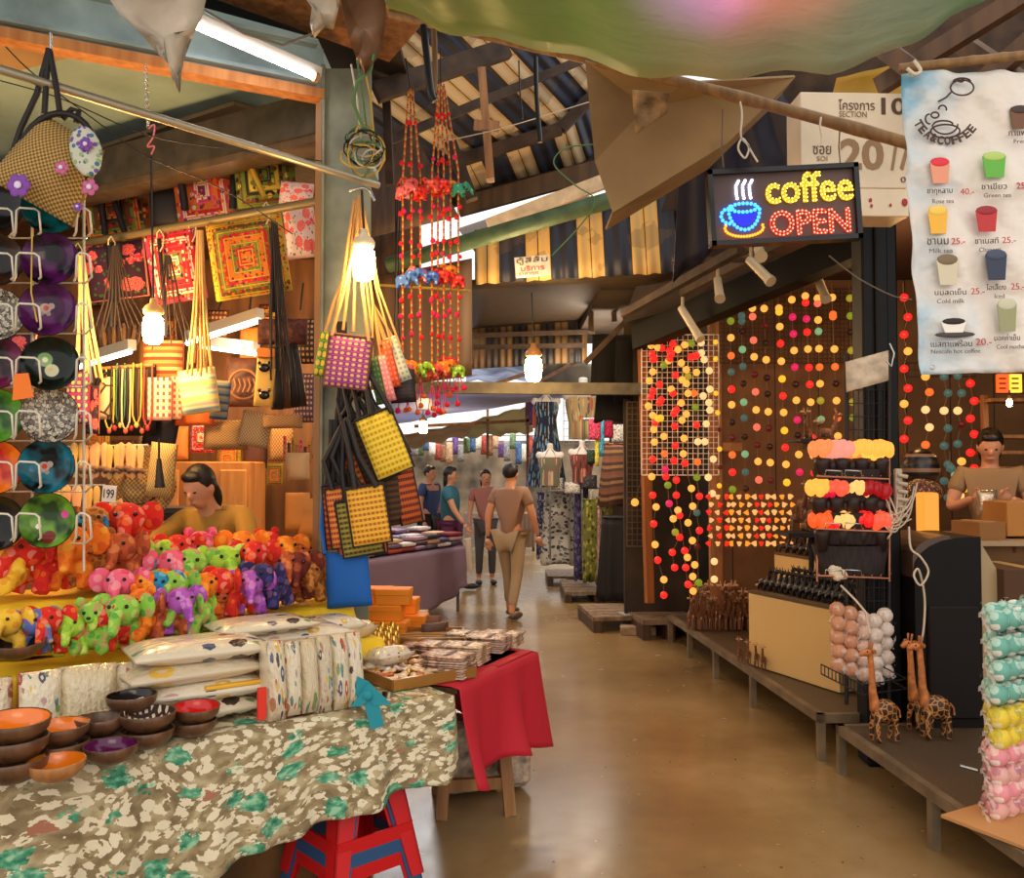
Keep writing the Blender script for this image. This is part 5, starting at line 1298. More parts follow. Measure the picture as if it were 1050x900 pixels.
# --- generic hanging bags
def bag(name, px, py, Y, wpx, hpx, mat, label, cat='bag', roll=0, yaw=0, d=.05, straps=(), smat=None, taper=1.0, group=None, trim=None, n=8, edge=.25, sr=.008, sag=0, fringe=None, flat=False):
    kk_ = k(Y); c = P(px, py, Y); t = thing(name, label, cat, c - Vector((0, 0, hpx * kk_ / 2)), 0, group)
    M = Matrix.Translation(c) @ Matrix.Rotation(radians(roll), 4, 'Y') @ Matrix.Rotation(radians(yaw), 4, 'Z')
    w, h = wpx * kk_, hpx * kk_
    part(xf(MB().pillow(w, h, d, None, n, 5, top=1, edge=edge, taper=taper, sag=sag), M), 'body', mat, t)
    if trim is not None:
        part(xf(MB().tube([(-w / 2, -.004, h / 2), (w / 2, -.004, h / 2)], .008, 6).tube([(-w / 2 * taper, -.004, h / 2), (-w / 2, -.004, -h / 2), (w / 2, -.004, -h / 2), (w / 2 * taper, -.004, h / 2)], .006, 6), M), 'trim', trim, t)
    for s_ in straps:
        pts = [P(x, y, Y + dy) for x, y, dy in s_]
        part(MB().tube(pts, sr, 6), 'strap', smat or M_TRIM, t)
    return t
RC = {'red': (206, 30, 34), 'or': (230, 120, 30), 'pk': (232, 60, 110), 'gr': (110, 130, 40), 'wh': (236, 220, 190), 'pu': (120, 30, 90), 'br': (110, 60, 24), 'yl': (226, 180, 50), 'dk': (44, 26, 20)}
M_ROSE = p_roses('roses_bag', (60, 24, 50), [(240, 60, 90), (246, 120, 90), (226, 30, 80), (250, 150, 130)], (60, 110, 40), 4)
M_ROSE2 = p_roses('roses_bag_pale', (236, 200, 190), [(246, 70, 70), (250, 130, 90), (236, 50, 90), (250, 180, 150)], (90, 130, 50), 4)
M_EMB_R = p_embroid('embroid_red', [RC['or'], RC['wh'], RC['gr'], RC['red'], RC['red'], RC['wh'], RC['red'], RC['pk']], [RC['red'], RC['wh'], RC['or'], RC['red'], RC['dk']], 1, 17)
M_EMB_O = p_embroid('embroid_orange', [RC['or'], RC['red'], RC['gr'], RC['or'], RC['red'], RC['gr'], RC['br'], (206, 170, 40)], [RC['or'], RC['red'], RC['gr'], RC['br'], RC['or'], RC['pu']], 1, 24)
M_EMB_P = p_embroid('embroid_pink', [RC['pu'], RC['wh'], RC['pk'], RC['or'], RC['red'], RC['wh'], RC['pk'], RC['or']], [RC['pk'], RC['wh'], RC['red'], RC['or'], RC['pu']], 1, 13)
M_EMB_G = p_embroid('embroid_olive', [RC['gr'], RC['dk'], RC['gr'], RC['yl'], RC['dk'], RC['gr'], RC['br'], RC['gr']], [RC['gr'], RC['dk'], RC['yl'], RC['br']], 1, 10)
M_EMB_B = p_embroid('embroid_brown', [RC['br'], RC['or'], RC['dk'], RC['br'], RC['gr'], RC['or'], RC['dk'], RC['br']], [RC['br'], RC['or'], RC['dk'], RC['gr'], RC['red']], 1, 13)
bs = (('lower', 5.15),)
def hook(x, y, Y, lb):
    return single(MB().tube([P(x - 3, y + 22, Y), P(x, y + 16, Y), P(x + 1, y + 6, Y), P(x - 3, y - 1, Y), P(x - 6, y + 3, Y), P(x - 6, y + 8, Y)], .004, 6), 'wire_hook', S('hook_pale', (200, 190, 150), .4), lb, 'hook')
bag('embroidered_bag', 119, 278, 5.28, 62, 58, M_ROSE, 'embroidered bag with pink roses on black, hanging at left of the lower row', roll=-7, d=.12, straps=[[(112, 250, -.1), (116, 300, -.12), (114, 335, -.1)], [(122, 250, -.1), (119, 310, -.12)]], sr=.02)
bag('embroidered_bag', 180, 271, 5.08, 54, 78, M_EMB_R, 'red and white embroidered bag, second in the lower row behind the bulb', roll=-10, d=.1, straps=[[(163, 245, -.08), (168, 300, -.1), (170, 345, -.1)], [(200, 236, -.08), (207, 280, -.1), (209, 310, -.1)]], sr=.012)
bag('embroidered_bag', 255, 262, 4.88, 78, 84, M_EMB_O, 'large orange green embroidered bag with nested squares in the lower row', roll=-9, d=.12, straps=[[(278, 235, -.1), (281, 270, -.14), (280, 320, -.14)], [(282, 238, -.1), (286, 280, -.14), (288, 330, -.14)]], sr=.014)
bag('embroidered_bag', 308, 238, 4.72, 32, 54, M_ROSE2, 'pale pink embroidered bag with red roses at the post end of the lower row', roll=-6, d=.08)
bag('embroidered_bag', 5, 368, 3.9, 60, 56, M_ROSE, 'pink rose bag half hidden behind the lacquer plates', roll=4, d=.08)
bag('embroidered_bag', 117, 214, 5.75, 72, 72, M_EMB_B, 'brown and orange embroidered bag at the left of the upper row', roll=-9, d=.1, straps=[[(103, 198, -.1), (108, 240, -.1)], [(114, 195, -.1), (128, 238, -.1)]], sr=.02)
bag('embroidered_bag', 209, 194, 5.35, 60, 76, M_EMB_P, 'white and pink embroidered bag with a flower in the upper row', roll=-8, d=.1, straps=[[(185, 178, -.1), (190, 215, -.1)], [(240, 168, -.1), (239, 215, -.1)]], sr=.024)
bag('embroidered_bag', 170, 203, 5.5, 32, 62, S('bag_black', ()), 'black cloth bag between the brown and pink bags of the upper row', roll=-4, d=.08)
bag('embroidered_bag', 272, 178, 5.12, 62, 66, M_EMB_G, 'olive and black embroidered bag with a yellow strap in the upper row', roll=-6, d=.1, straps=[[(254, 160, -.1), (262, 182, -.12), (271, 202, -.1)]], smat=S('strap_yellow', (206, 160, 40), .7), sr=.016)
bag('embroidered_bag', 304, 199, 4.9, 34, 24, M_ROSE2, 'pale bag with purple flowers at the top right of the upper row', roll=6, d=.06)
for x, y, Y, lb in [(83, 250, 5.2, 'left most wire hook on the olive pole'), (117, 243, 5.05, 'wire hook above the roses bag'), (200, 226, 4.85, 'wire hook above the red and white bag'), (276, 208, 4.6, 'wire hook above the orange green bag'), (167, 236, 4.95, 'wire hook right behind the bulb cord')]:
    hook(x, y, Y, lb)
# bundles of straps
def straps(px0, py0, px1, py1, Y, nn, spread, mat, label, r=.007, group=None):
    t = thing('strap_bundle', label, 'straps', P(px1, py1, Y)); R = random.Random(px0)
    for i in range(nn):
        a = (i / (nn - 1) - .5) if nn > 1 else 0
        xm = lerp(px0, px1, .5) + a * spread * .5 + R.uniform(-2, 2)
        part(MB().tube([P(px0 + a * 5, py0, Y), P(lerp(px0, xm, .6), lerp(py0, py1, .3), Y + .01 * R.uniform(-1, 1)), P(xm, lerp(py0, py1, .6), Y + .02 * R.uniform(-1, 1)), P(px1 + a * spread + R.uniform(-2, 2), py1 + R.uniform(-8, 8), Y + .03 * R.uniform(-1, 1))], r, 5), 'strap', mat, t)
M_BEIGE = S('beige_strap', (200, 150, 88), .7)
straps(83, 262, 92, 385, 4.8, 8, 28, M_BEIGE, 'bundle of beige cotton straps hanging right of the lacquer plates')
straps(205, 236, 205, 378, 4.75, 11, 26, M_BEIGE, 'bundle of beige cotton straps above the pastel striped bag')
straps(281, 228, 288, 385, 4.7, 8, 24, S('dark_strap', (40, 26, 22), .7), 'bundle of dark straps in front of the orange embroidered bag', .006)
straps(118, 252, 124, 345, 5.0, 9, 60, S('dark_strap', ()), 'fan of thin black straps below the roses bag', .005)
straps(172, 262, 178, 352, 4.9, 8, 46, S('dark_strap', ()), 'thin black straps below the red and white bag', .004)
# middle hanging goods
M_PAST = p_stripes('pastel_stripes', [(236, 206, 130), (150, 186, 190), (240, 220, 170), (214, 170, 150), (180, 196, 150), (240, 210, 120)], 3, 1)
bag('striped_bag', 204, 401, 4.9, 38, 46, M_PAST, 'pastel striped cloth bag hanging left of the brown round bag', roll=-8, d=.07)
bag('striped_bag', 226, 410, 5.05, 18, 40, p_stripes('blue_stripes', [(70, 90, 120), (120, 140, 150), (160, 150, 120)], 5, 1), 'narrow blue grey bag behind the pastel striped bag', roll=6, d=.05)
bag('striped_bag', 168, 370, 5.2, 40, 42, p_stripes('orange_stripes', [(190, 90, 40), (214, 140, 80), (170, 60, 30), (226, 176, 120)], 3, 1), 'orange brown striped sack behind the glowing bulb', d=.1)
bag('patterned_wallet', 164, 409, 5.0, 24, 44, p_check('red_white_print', (240, 214, 190), (216, 70, 60), 4, 6, (236, 170, 150)), 'red and white printed wallet hanging left of the pastel bag', 'wallet', d=.02, edge=.8)
bag('patterned_wallet', 181, 408, 5.05, 11, 44, p_check('red_white_print2', (236, 206, 180), (206, 80, 60), 2, 7, (240, 190, 160)), 'narrow red and white printed wallet next to the wider one', 'wallet', d=.02, edge=.8)
bag('cloth_bag', 200, 428, 5.15, 40, 16, S('orange_cloth', (230, 110, 40), .8), 'orange cloth bag just below the pastel striped bag', d=.06)
bag('cloth_bag', 80, 408, 4.9, 24, 54, p_rows('purple_dots', (110, 40, 110), (226, 190, 90), 4, 7, (190, 40, 60)), 'purple and red dotted bag behind the lacquer plates', d=.05)
bag('cloth_bag', 95, 420, 4.95, 14, 50, M_ROSE, 'red patterned bag strip right of the purple dotted bag', d=.04)
rb_ = bag('round_bag', 250, 392, 5.3, 34, 50, solid('brown_leather', (96, 58, 46), .6, var=.2, vscale=20), 'round brown bag with a carved circle in the left stall', d=.09, edge=.5)
part(MB().tube([P(250 + 15 * cos(a), 394 + 15 * sin(a), 5.2) for a in [q * pi / 12 for q in range(25)]], .008, 6), 'ring', S('tan_cord', (176, 120, 80), .7), rb_)
for q in range(5): part(MB().tube([P(240 + q * 5, 388, 5.2), P(242 + q * 5, 395, 5.19), P(239 + q * 5, 402, 5.2)], .006, 5), 'emblem', S('tan_cord', ()), rb_)
pn = bag('panda_pouch', 272, 387, 4.75, 18, 60, solid('yellow_pouch', (226, 176, 80), .6), 'yellow pouch with black round animal faces and an orange top', 'pouch', roll=4, d=.04, edge=.8)
part(MB().box(P(273, 362, 4.72), (.095, .035, .05), bev=.004), 'top_band', S('orange_band', (236, 130, 30), .6), pn)
for y in (377, 405):
    part(MB().sph(P(271, y, 4.7), (.03, .012, .024), 10, 8).sph(P(266, y - 5, 4.7), .01, 8, 6).sph(P(276, y - 5, 4.7), .01, 8, 6), 'animal_face', S('eye_black', ()), pn)
for i, x in enumerate((283, 290, 297, 304)):
    bag('leather_bag', x, 388 - i, 4.85 + i * .06, 11, 64, [S('bag_black', ()), S('bag_brown', (84, 48, 30), .5), S('bag_black', ()), S('bag_dk', (48, 34, 30), .4)][i], 'narrow dark leather bag, %s from left beside the yellow pouch' % ORD[i], roll=-3 - i * 2, d=.12, yaw=30, straps=[[(x, 358, 0), (286 + i, 320, -.02), (284 + i, 290, -.02)]], sr=.004)
bag('leather_bag', 290, 340, 4.9, 50, 26, solid('brown_knit', (84, 44, 36), .9, var=.4, vscale=30, bump=.6), 'brown knitted pouch cluster above the narrow leather bags', d=.12)
bag('cloth_bag', 315, 350, 5.2, 26, 46, p_rows('brown_tribal', (50, 34, 30), (190, 150, 110), 6, 8), 'dark tribal patterned bag next to the post', d=.1)
bag('cloth_bag', 314, 408, 5.2, 24, 50, p_rows('violet_tribal', (90, 60, 80), (206, 170, 150), 7, 9), 'violet tribal patterned bag below the dark one next to the post', d=.1)
bag('straw_bag', 232, 446, 5.25, 44, 30, p_weave('straw', (196, 156, 96), (150, 110, 60), 24), 'crumpled straw bag behind the left person', d=.14)
bag('straw_bag', 262, 440, 5.15, 30, 36, p_weave('straw2', (206, 176, 126), (160, 124, 76), 20), 'pale straw bag right of the crumpled one', roll=10, d=.12)
bag('straw_bag', 290, 432, 5.0, 40, 14, p_weave('straw3', (196, 150, 96), (130, 90, 50), 18), 'flat straw clutch with a tag below the leather bags', d=.06)
bag('cloth_bag', 305, 478, 5.3, 24, 28, solid('tan_pouch', (206, 166, 116), .8, bump=.3), 'tan pleated pouch hanging low next to the post', d=.08)
bag('cloth_bag', 282, 486, 5.2, 16, 22, M_EMB_O, 'small patterned coin pouch low behind the left person', d=.04)
for i in range(8):
    bag('key_charm', 292 + i * 4.2, 458 + (i * 7) % 12, 5.35, 3.2, 22, [M_EMB_R, S('bag_brown', ()), M_EMB_O, S('tan_cord', ())][i % 4], 'thin hanging charm, %s from left low by the post' % ORD[i], 'charm', d=.02, n=4)
# two tan bags on the lower shelf near the post
for i, x in enumerate((305, 318)):
    bag('tan_bag', x, 525 + i * 6, 5.4, 24, 40, S('tan_bag_cloth', (216, 140, 62), .7), ['tan bag on the shelf behind the plush by the post', 'second tan bag, partly behind the post'][i], d=.1)
# necklaces
nk = thing('bead_necklace', 'x', 'necklace', (0, 0, 0), 0, 'bead necklaces hanging in a row in the left stall')
kn = k(5.0)
part(MB().tube([(-4 * kn, 0, 62 * kn), (-4.5 * kn, 0, 30 * kn), (-4 * kn, 0, 8 * kn), (-2 * kn, 0, 2 * kn), (0, 0, 0), (2 * kn, 0, 2 * kn), (4 * kn, 0, 8 * kn), (4.5 * kn, 0, 30 * kn), (4 * kn, 0, 62 * kn)], .005, 6), 'cord', S('bag_black', ()), nk)
part(MB().sph((0, 0, -.01), (.014, .01, .018), 8, 6), 'pendant', S('pendant', (206, 90, 60), .4), nk)
K = Kind(nk); ncol = [(226, 180, 60), (30, 24, 22), (60, 110, 80), (206, 190, 150), (40, 30, 26), (214, 160, 50), (90, 60, 40), (190, 60, 50)]
single(MB().tube([P(104, 378, 5.02), P(158, 374, 5.0)], .012, 8), 'display_rod', M_BWOOD, 'short rod the bead necklaces hang from', 'rod')
for i in range(8):
    K.put(P(112 + i * 5.6, 440 - (i % 3) * 3, 5.0 - .02 * (i % 2)), 0, 'bead necklace on the short rod, %s from left' % ORD[i], mats={'cord': S('neck_%d' % i, ncol[i], .5), 'pendant': S('pend_%d' % (i % 3), [(206, 90, 60), (180, 40, 50), (220, 180, 90)][i % 3], .5)})
single(MB().pillow(.34, .42, .05, TR(P(130, 410, 5.12)), 6, top=1), 'display_card', S('bag_black', ()), 'black display cloth behind the bead necklaces', 'display')
bag('mirror_bag', 107, 408, 5.0, 16, 44, p_crack('shell_inlay', (80, 60, 40), [(206, 190, 150), (170, 150, 110), (226, 206, 170)], 9), 'oval shell covered bag left of the bead necklaces', d=.04, straps=[[(100, 425, -.03), (97, 400, -.04), (103, 385, -.04), (110, 382, -.03)]], sr=.012)
# slippers / sandals
sd = thing('sandal_pair', 'x', 'sandals', (0, 0, 0), 0, 'tan sandals hanging in rows')
ks_ = k(5.1)
for sx in (-1, 1):
    M = TR((sx * 3.6 * ks_, 0, 0), (0, 0, 0))
    part(xf(MB().lathe([(.001, -16 * ks_), (2.6 * ks_, -14 * ks_), (2.9 * ks_, -10 * ks_), (2.3 * ks_, -3 * ks_), (3.4 * ks_, 5 * ks_), (3.7 * ks_, 11 * ks_), (2.6 * ks_, 15.5 * ks_), (.001, 17 * ks_)], 12), M @ Matrix.Diagonal((1, .35, 1, 1))), 'sole', S('sole_tan', (222, 160, 100), .7), sd)
    part(xf(MB().tube([(-3.4 * ks_, 0, -9 * ks_), (-2 * ks_, -2.6 * ks_, -7 * ks_), (2 * ks_, -2.6 * ks_, -7 * ks_), (3.4 * ks_, 0, -9 * ks_)], .014, 6), M), 'strap', S('sandal_strap', (120, 90, 70), .6), sd)
K = Kind(sd)
for i, x in enumerate([80, 91, 103, 116, 128, 140]):
    K.put(P(x, 472 + (i % 2) * 2, 5.0), 0, 'tan sandal pair, %s from left in the upper hanging row' % ORD[i], mats={'sole': S('sole_%d' % (i % 3), [(214, 170, 90), (226, 160, 104), (236, 170, 110)][i % 3], .7)}, scale=1.08)
for i, x in enumerate([62, 73, 84, 95]):
    K.put(P(x, 516, 5.0), 0, 'tan sandal pair, %s from left in the lower hanging row' % ORD[i], mats={'sole': S('sole_%d' % (i % 3), ())}, scale=1.05)
single(MB().tube([P(64, 458, 5.04), P(152, 456, 5.04)], .006, 6), 'hanging_rail', M_WIRE, 'thin rail above the upper row of sandals', 'rail')
single(MB().tube([P(50, 498, 5.04), P(108, 497, 5.04)], .006, 6), 'hanging_rail', M_WIRE, 'thin rail above the lower row of sandals', 'rail')
# hats, knit bag
ht = thing('straw_hat', 'round straw hat with a wide brim hanging over the sandals shelf', 'hat', P(140, 520, 5.1))
Mh = Matrix.Translation(P(146, 500, 5.15)) @ Matrix.Rotation(radians(70), 4, 'X')
part(xf(MB().lathe([(.20, 0), (.17, .01), (.11, .015), (.10, .07), (.06, .1), (.001, .105)], 24), Mh), 'crown', p_weave('hat_straw', (186, 150, 92), (130, 98, 54), 30), ht)
part(xf(MB().tube([(.105 * cos(a), .105 * sin(a), .02) for a in [q * pi / 10 for q in range(21)]], .008, 6), Mh), 'band', S('bag_black', ()), ht)
bag('knit_bag', 166, 482, 5.0, 26, 56, p_weave('knit', (216, 186, 120), (170, 134, 76), 22), 'cream knitted bag with a dark tassel right of the sandals', d=.09, roll=6)
single(MB().cyl(P(163, 470, 4.9), P(164, 500, 4.9), .012, .03, 8).cyl(P(163, 450, 4.9), P(163, 470, 4.9), .006, n=6), 'tassel', S('bag_black', ()), 'black tassel hanging on the cream knitted bag', 'tassel')
bag('cloth_bag', 165, 442, 5.2, 34, 32, S('bag_black', ()), 'small black cloth bag below the printed wallets', roll=10, d=.05)
bag('woven_purse', 122, 528, 4.7, 17, 30, solid('speckled_tan', (166, 130, 90), .9, var=.3, vscale=60), 'speckled tan purse hanging under the price card', 'purse', roll=-22, d=.03)
def pricecard(px, py, Y, txt, w, h, label, roll=0):
    t = thing('price_card', label, 'sign', P(px, py, Y)); kk_ = k(Y)
    M = Matrix.Translation(P(px, py, Y)) @ Matrix.Rotation(radians(roll), 4, 'Y')
    part(xf(MB().box((0, 0, 0), (w * kk_, .006, h * kk_)), M), 'card', S('card_white', (236, 230, 220), .6), t)
    tt = text_mesh(txt, .1, .001, w * kk_ * .75, h * kk_ * .55); part(xf(tt, M @ Matrix.Translation((0, -.005, 0))), 'lettering', S('ink_black', (30, 24, 26), .6), t, 'lettering ' + txt)
pricecard(112, 506, 4.65, '199', 14, 17, 'white price card reading 199 by the lower sandals', 5)
# shelf with drawer behind the person
sh = thing('shelf_unit', 'dark shelf unit with a grey top behind the knitted bag', 'shelf', P(165, 560, 5.6))
part(MB().box(P(165, 522, 5.6) , (.60, .35, .03)), 'top_board', S('shelf_grey', (84, 84, 90), .4), sh)
part(MB().box(P(165, 528, 5.45), (.56, .03, .07)), 'drawer', S('shelf_dk', (44, 38, 40), .5), sh); part(MB().sph(P(146, 527, 5.42), .012, 8, 6), 'knob', S('chrome', ()), sh)
for x in (136, 194):
    q_ = P(x, 560, 5.6); part(MB().box((q_.x, 5.6, .68), (.04, .3, 1.36)), 'leg', S('shelf_dk', ()), sh)
cb_ = thing('carved_cabinet', 'orange wooden cabinet with carved panels behind the left person', 'cabinet', P(215, 560, 6.6))
q_ = P(210, 480, 6.6)
part(MB().box((q_.x, 6.7, .85), (.75, .4, 1.7), bev=.01), 'body', wood('orange_cab', (196, 120, 50), (226, 154, 76), 4), cb_)
for dx in (-.25, 0, .25):
    for dz_ in (1.15, 1.5): part(MB().box((q_.x + dx, 6.49, dz_), (.2, .02, .28), bev=.01), 'panel', wood('orange_panel', (206, 134, 60), (236, 166, 86), 5), cb_)
# back counter of the stall
bc = thing('back_counter', 'wooden counter along the back of the left stall', 'counter', (-3.1, 6.2, 0))
part(MB().box((-3.2, 6.3, .82), (3.4, .6, .04)), 'worktop', M_BWOOD, bc); part(MB().box((-3.2, 6.35, .4), (3.3, .5, .8)), 'front_panel', M_DWOOD, bc)
# goods on the upper back: bottles/bags row along back wall
for i in range(9):
    bag('shoulder_bag', 100 + i * 26 - (i % 2) * 6, 330 + (i * 37) % 40 - (20 if i % 2 else 0), 7.0, 20, 34, [S('bag_brown', ()), p_rows('tribal_%d' % i, [(150, 80, 40), (70, 50, 70), (110, 60, 40)][i % 3], (220, 170, 110), 5, 6), S('tan_bag_cloth', ()), M_EMB_B][i % 4], 'small bag on the stall back wall, %s from left' % ORD[i], d=.1, straps=[[(100 + i * 26 - (i % 2) * 6, 318, 0), (103 + i * 26, 290, 0)]], sr=.008)
for i in range(8):
    bag('shoulder_bag', 100 + i * 27, 445 + (i * 23) % 30, 6.9, 24, 34, [M_EMB_O, S('bag_brown', ()), p_weave('straw4', (196, 150, 90), (140, 100, 54), 16), S('tan_bag_cloth', ()), M_EMB_R][i % 5], 'small bag low on the stall back wall, %s from left' % ORD[i], d=.1)
# feathers / wooden spoons fan at 300-360
for i in range(9):
    x = 102 + i * 5
    single(MB().sph(P(x, 342 + (i % 2) * 4, 6.2), (.018, .012, .10), 8, 8, Matrix.Rotation(-.15 + .04 * i, 4, 'Y')), 'wooden_spoon', S('spoon_wood', (196, 140, 84), .6) if i % 2 else S('spoon_dk', (110, 76, 50), .6), 'wooden paddle hanging behind the black straps, %s from left' % ORD[i], 'paddle', 'wooden paddles behind the straps')
# ================================================================== BAGS ON THE POST, GARLANDS
M_ELB = p_rows('elephant_purple', (150, 40, 130), (230, 190, 100), 7, 10, (190, 80, 150))
M_ELG = p_rows('elephant_green', (60, 130, 40), (230, 200, 60), 4, 5, (120, 160, 40), .38, .34)
def silk(nm, a, b, c): return p_check(nm, a, b, 9, 11, c)
SG = silk('silk_gold', (222, 150, 30), (180, 96, 16), (240, 186, 60)); SO = silk('silk_orange', (206, 96, 40), (140, 46, 20), (226, 140, 60)); SY = silk('silk_yellow', (236, 196, 30), (206, 150, 20), (246, 214, 70)); SL = silk('silk_olive', (110, 100, 40), (66, 60, 24), (160, 146, 60)); SR = silk('silk_rust', (150, 50, 24), (80, 24, 14), (190, 90, 30)); SK = silk('silk_black', (36, 24, 16), (60, 34, 16), (90, 56, 20))
ST = S('beige_strap', ()); BK = S('bag_black', ())
bag('elephant_bag', 335, 364, 4.16, 20, 46, M_ELG, 'green elephant print bag half behind the purple one on the post', roll=10, yaw=10, d=.03, straps=[[(333, 342, 0), (342, 310, 0), (362, 262, 0)]], smat=ST)
bag('elephant_bag', 357, 371, 4.05, 45, 54, M_ELB, 'purple bag with rows of gold elephants hanging on the post', roll=7, d=.035, trim=S('brown_trim', (110, 60, 50), .6), straps=[[(340, 344, -.02), (352, 300, -.02), (366, 240, 0), (368, 200, 0)], [(378, 350, -.02), (372, 300, 0), (368, 240, 0)]], smat=ST, sr=.009)
sm = [(387, 390, 11, 50, 'dark green', (50, 80, 40), (90, 130, 50), 12), (395, 388, 12, 48, 'pink', (240, 130, 130), (250, 180, 170), 14), (399, 373, 13, 50, 'orange', (220, 70, 40), (240, 130, 60), 14), (408, 368, 13, 48, 'pale green', (206, 206, 176), (150, 160, 150), 20), (413, 396, 26, 34, 'black', (30, 22, 24), (60, 30, 40), 4)]
for i, (x, y, w, h, cn, a, b, r) in enumerate(sm):
    bag('phone_pouch', x, y, 4.12 + .03 * i, w, h, p_rows('pouch_' + cn.replace(' ', '_'), a, b, 3, 9), cn + ' patterned long pouch hanging right of the purple elephant bag', 'pouch', roll=-r, d=.05, straps=[[(x - 5, y - h / 2 + 2, 0), (382, 310, 0), (374, 240, 0)]], smat=ST, sr=.006)
low = [(394, 455, 40, 66, SY, 'bright yellow checked silk bag with black trim on the post', -22, 0, 4.06), (382, 462, 36, 66, SK, 'black and gold checked silk bag behind the bright yellow one', -22, 0, 4.12), (372, 464, 34, 70, SO, 'orange and black checked silk bag, left of the yellow one', -20, 0, 4.15), (364, 470, 30, 66, SR, 'rust checked silk bag, furthest left of the upper cluster', -18, 0, 4.2),
    (415, 500, 26, 74, SR, 'rust striped side bag at the right of the cluster', -12, 40, 4.2), (403, 505, 20, 66, SK, 'black gold side bag next to the rust one', -8, 40, 4.16),
    (378, 528, 40, 60, SG, 'gold squares silk bag with black trim, lowest in front', -9, 0, 3.98), (369, 540, 42, 58, SL, 'olive green silk bag behind the gold squares bag', -10, 0, 4.03), (350, 530, 26, 62, SO, 'orange embroidered silk bag at the lower left of the cluster', -8, 0, 4.05), (341, 530, 16, 66, SR, 'dark rust bag at the far lower left of the cluster', -5, 0, 4.1), (372, 560, 50, 18, S('coral_cloth', (226, 96, 60), .7), 'coral cloth bag peeking below the olive bag', -6, 0, 4.1)]
for (x, y, w, h, m_, lb, r, yw, Yq) in low:
    bag('silk_bag', x, y, Yq, w, h, m_, lb, roll=r, yaw=yw, d=.045, trim=BK, straps=[[(x - w * .35, y - h / 2 + 3, -.02), (x - 18, y - h / 2 - 26, 0), (352, y - h / 2 - 66, .05)], [(x + w * .2, y - h / 2 + 1, -.02), (x - 10, y - h / 2 - 30, 0), (356, y - h / 2 - 70, .05)]] if w > 25 else [], smat=BK, sr=.013)
M_BLUEF = solid('blue_felt', (22, 96, 180), .8, bump=.1)
bag('blue_bag', 357, 594, 4.1, 46, 56, M_BLUEF, 'plain bright blue cloth bag hanging at the foot of the post', roll=-4, d=.05, taper=.92, straps=[[(334, 568, 0), (330, 540, .05), (332, 510, .1)]], smat=M_BLUEF, sr=.012)
straps(366, 205, 352, 345, 4.1, 3, 24, ST, 'beige straps fanning down from the top hook of the post bags', .008)
straps(368, 205, 396, 355, 4.12, 4, 30, ST, 'beige straps of the long pouches beside the post', .006)
straps(350, 330, 352, 440, 4.2, 4, 16, BK, 'broad black straps of the silk bags against the post', .016)
straps(372, 385, 372, 425, 4.15, 4, 40, BK, 'black straps just above the upper silk bags', .01)
straps(342, 430, 346, 505, 4.12, 4, 22, BK, 'black straps just above the lower silk bags', .014)
single(MB().tube([P(358, 196, 4.1), P(372, 192, 4.1), P(380, 196, 4.1), P(384, 206, 4.1)], .007, 6), 'bag_hook', S('chrome', ()), 'metal hook on the post that the bags hang from', 'hook')
straps(236, 0, 236, 1, 9, 2, 1, BK, 'x') if False else None
straps(408, 205, 404, 400, 5.2, 3, 8, BK, 'thin dark cords hanging behind the garlands', .005)
single(MB().tube([P(384, 292, 5.0), P(482, 298, 5.0)], .008, 6), 'yellow_rod', S('wire_yellow', ()), 'thin yellow rod behind the elephant garlands', 'rod')
# elephant garlands
eb = MB(); eb.sph((0, .0, .0), (.034, .022, .024), 10, 8).sph((-.034, 0, .012), (.021, .02, .02), 10, 8).tube([(-.048, 0, .01), (-.062, 0, -.004), (-.066, 0, -.02), (-.072, 0, -.022)], [.009, .008, .006, .005], 8)
for sx in (-.02, .02):
    for sy in (-.011, .011): eb.cyl((sx, sy, -.012), (sx, sy, -.038), .009, .01, 8)
EBM = fused(eb, .005)
EAR = MB().sph((-.03, -.02, .012), (.012, .004, .016), 8, 6).sph((-.03, .02, .012), (.012, .004, .016), 8, 6)
GC = {'red': (226, 40, 30), 'pink': (240, 110, 110), 'orange': (240, 130, 30), 'coral': (236, 80, 60), 'green': (150, 190, 50), 'blue': (70, 110, 190), 'teal': (60, 150, 120), 'white': (230, 220, 206), 'maroon': (120, 24, 30)}
GM = {c: p_spots('felt_' + c, [v, tuple(min(255, x + 60) for x in v), tuple(int(x * .6) for x in v)], 60, .4, .9, bump=.3) for c, v in GC.items()}
bodyK = None; POM = MB().sph((0, 0, 0), .0125, 8, 6, jit=.12).mesh('pompom'); ELM = None
M_POM = [S('pom_red', (226, 24, 36), .9), S('pom_pink', (226, 24, 90), .9), S('pom_orange', (240, 110, 50), .9)]
def shared(me, name, mat, parent, loc, rot=(0, 0, 0), sc=1):
    o = bpy.data.objects.new(name, me); COL.objects.link(o); o.parent = parent
    o.location = Vector(loc) - top_of(parent).location if parent else loc; o.rotation_euler = rot; o.scale = (sc,) * 3
    if not me.materials: me.materials.append(mat)
    setmat(o, mat); return o
ELM = EBM.mesh('elephant'); EARM = EAR.mesh('ear')
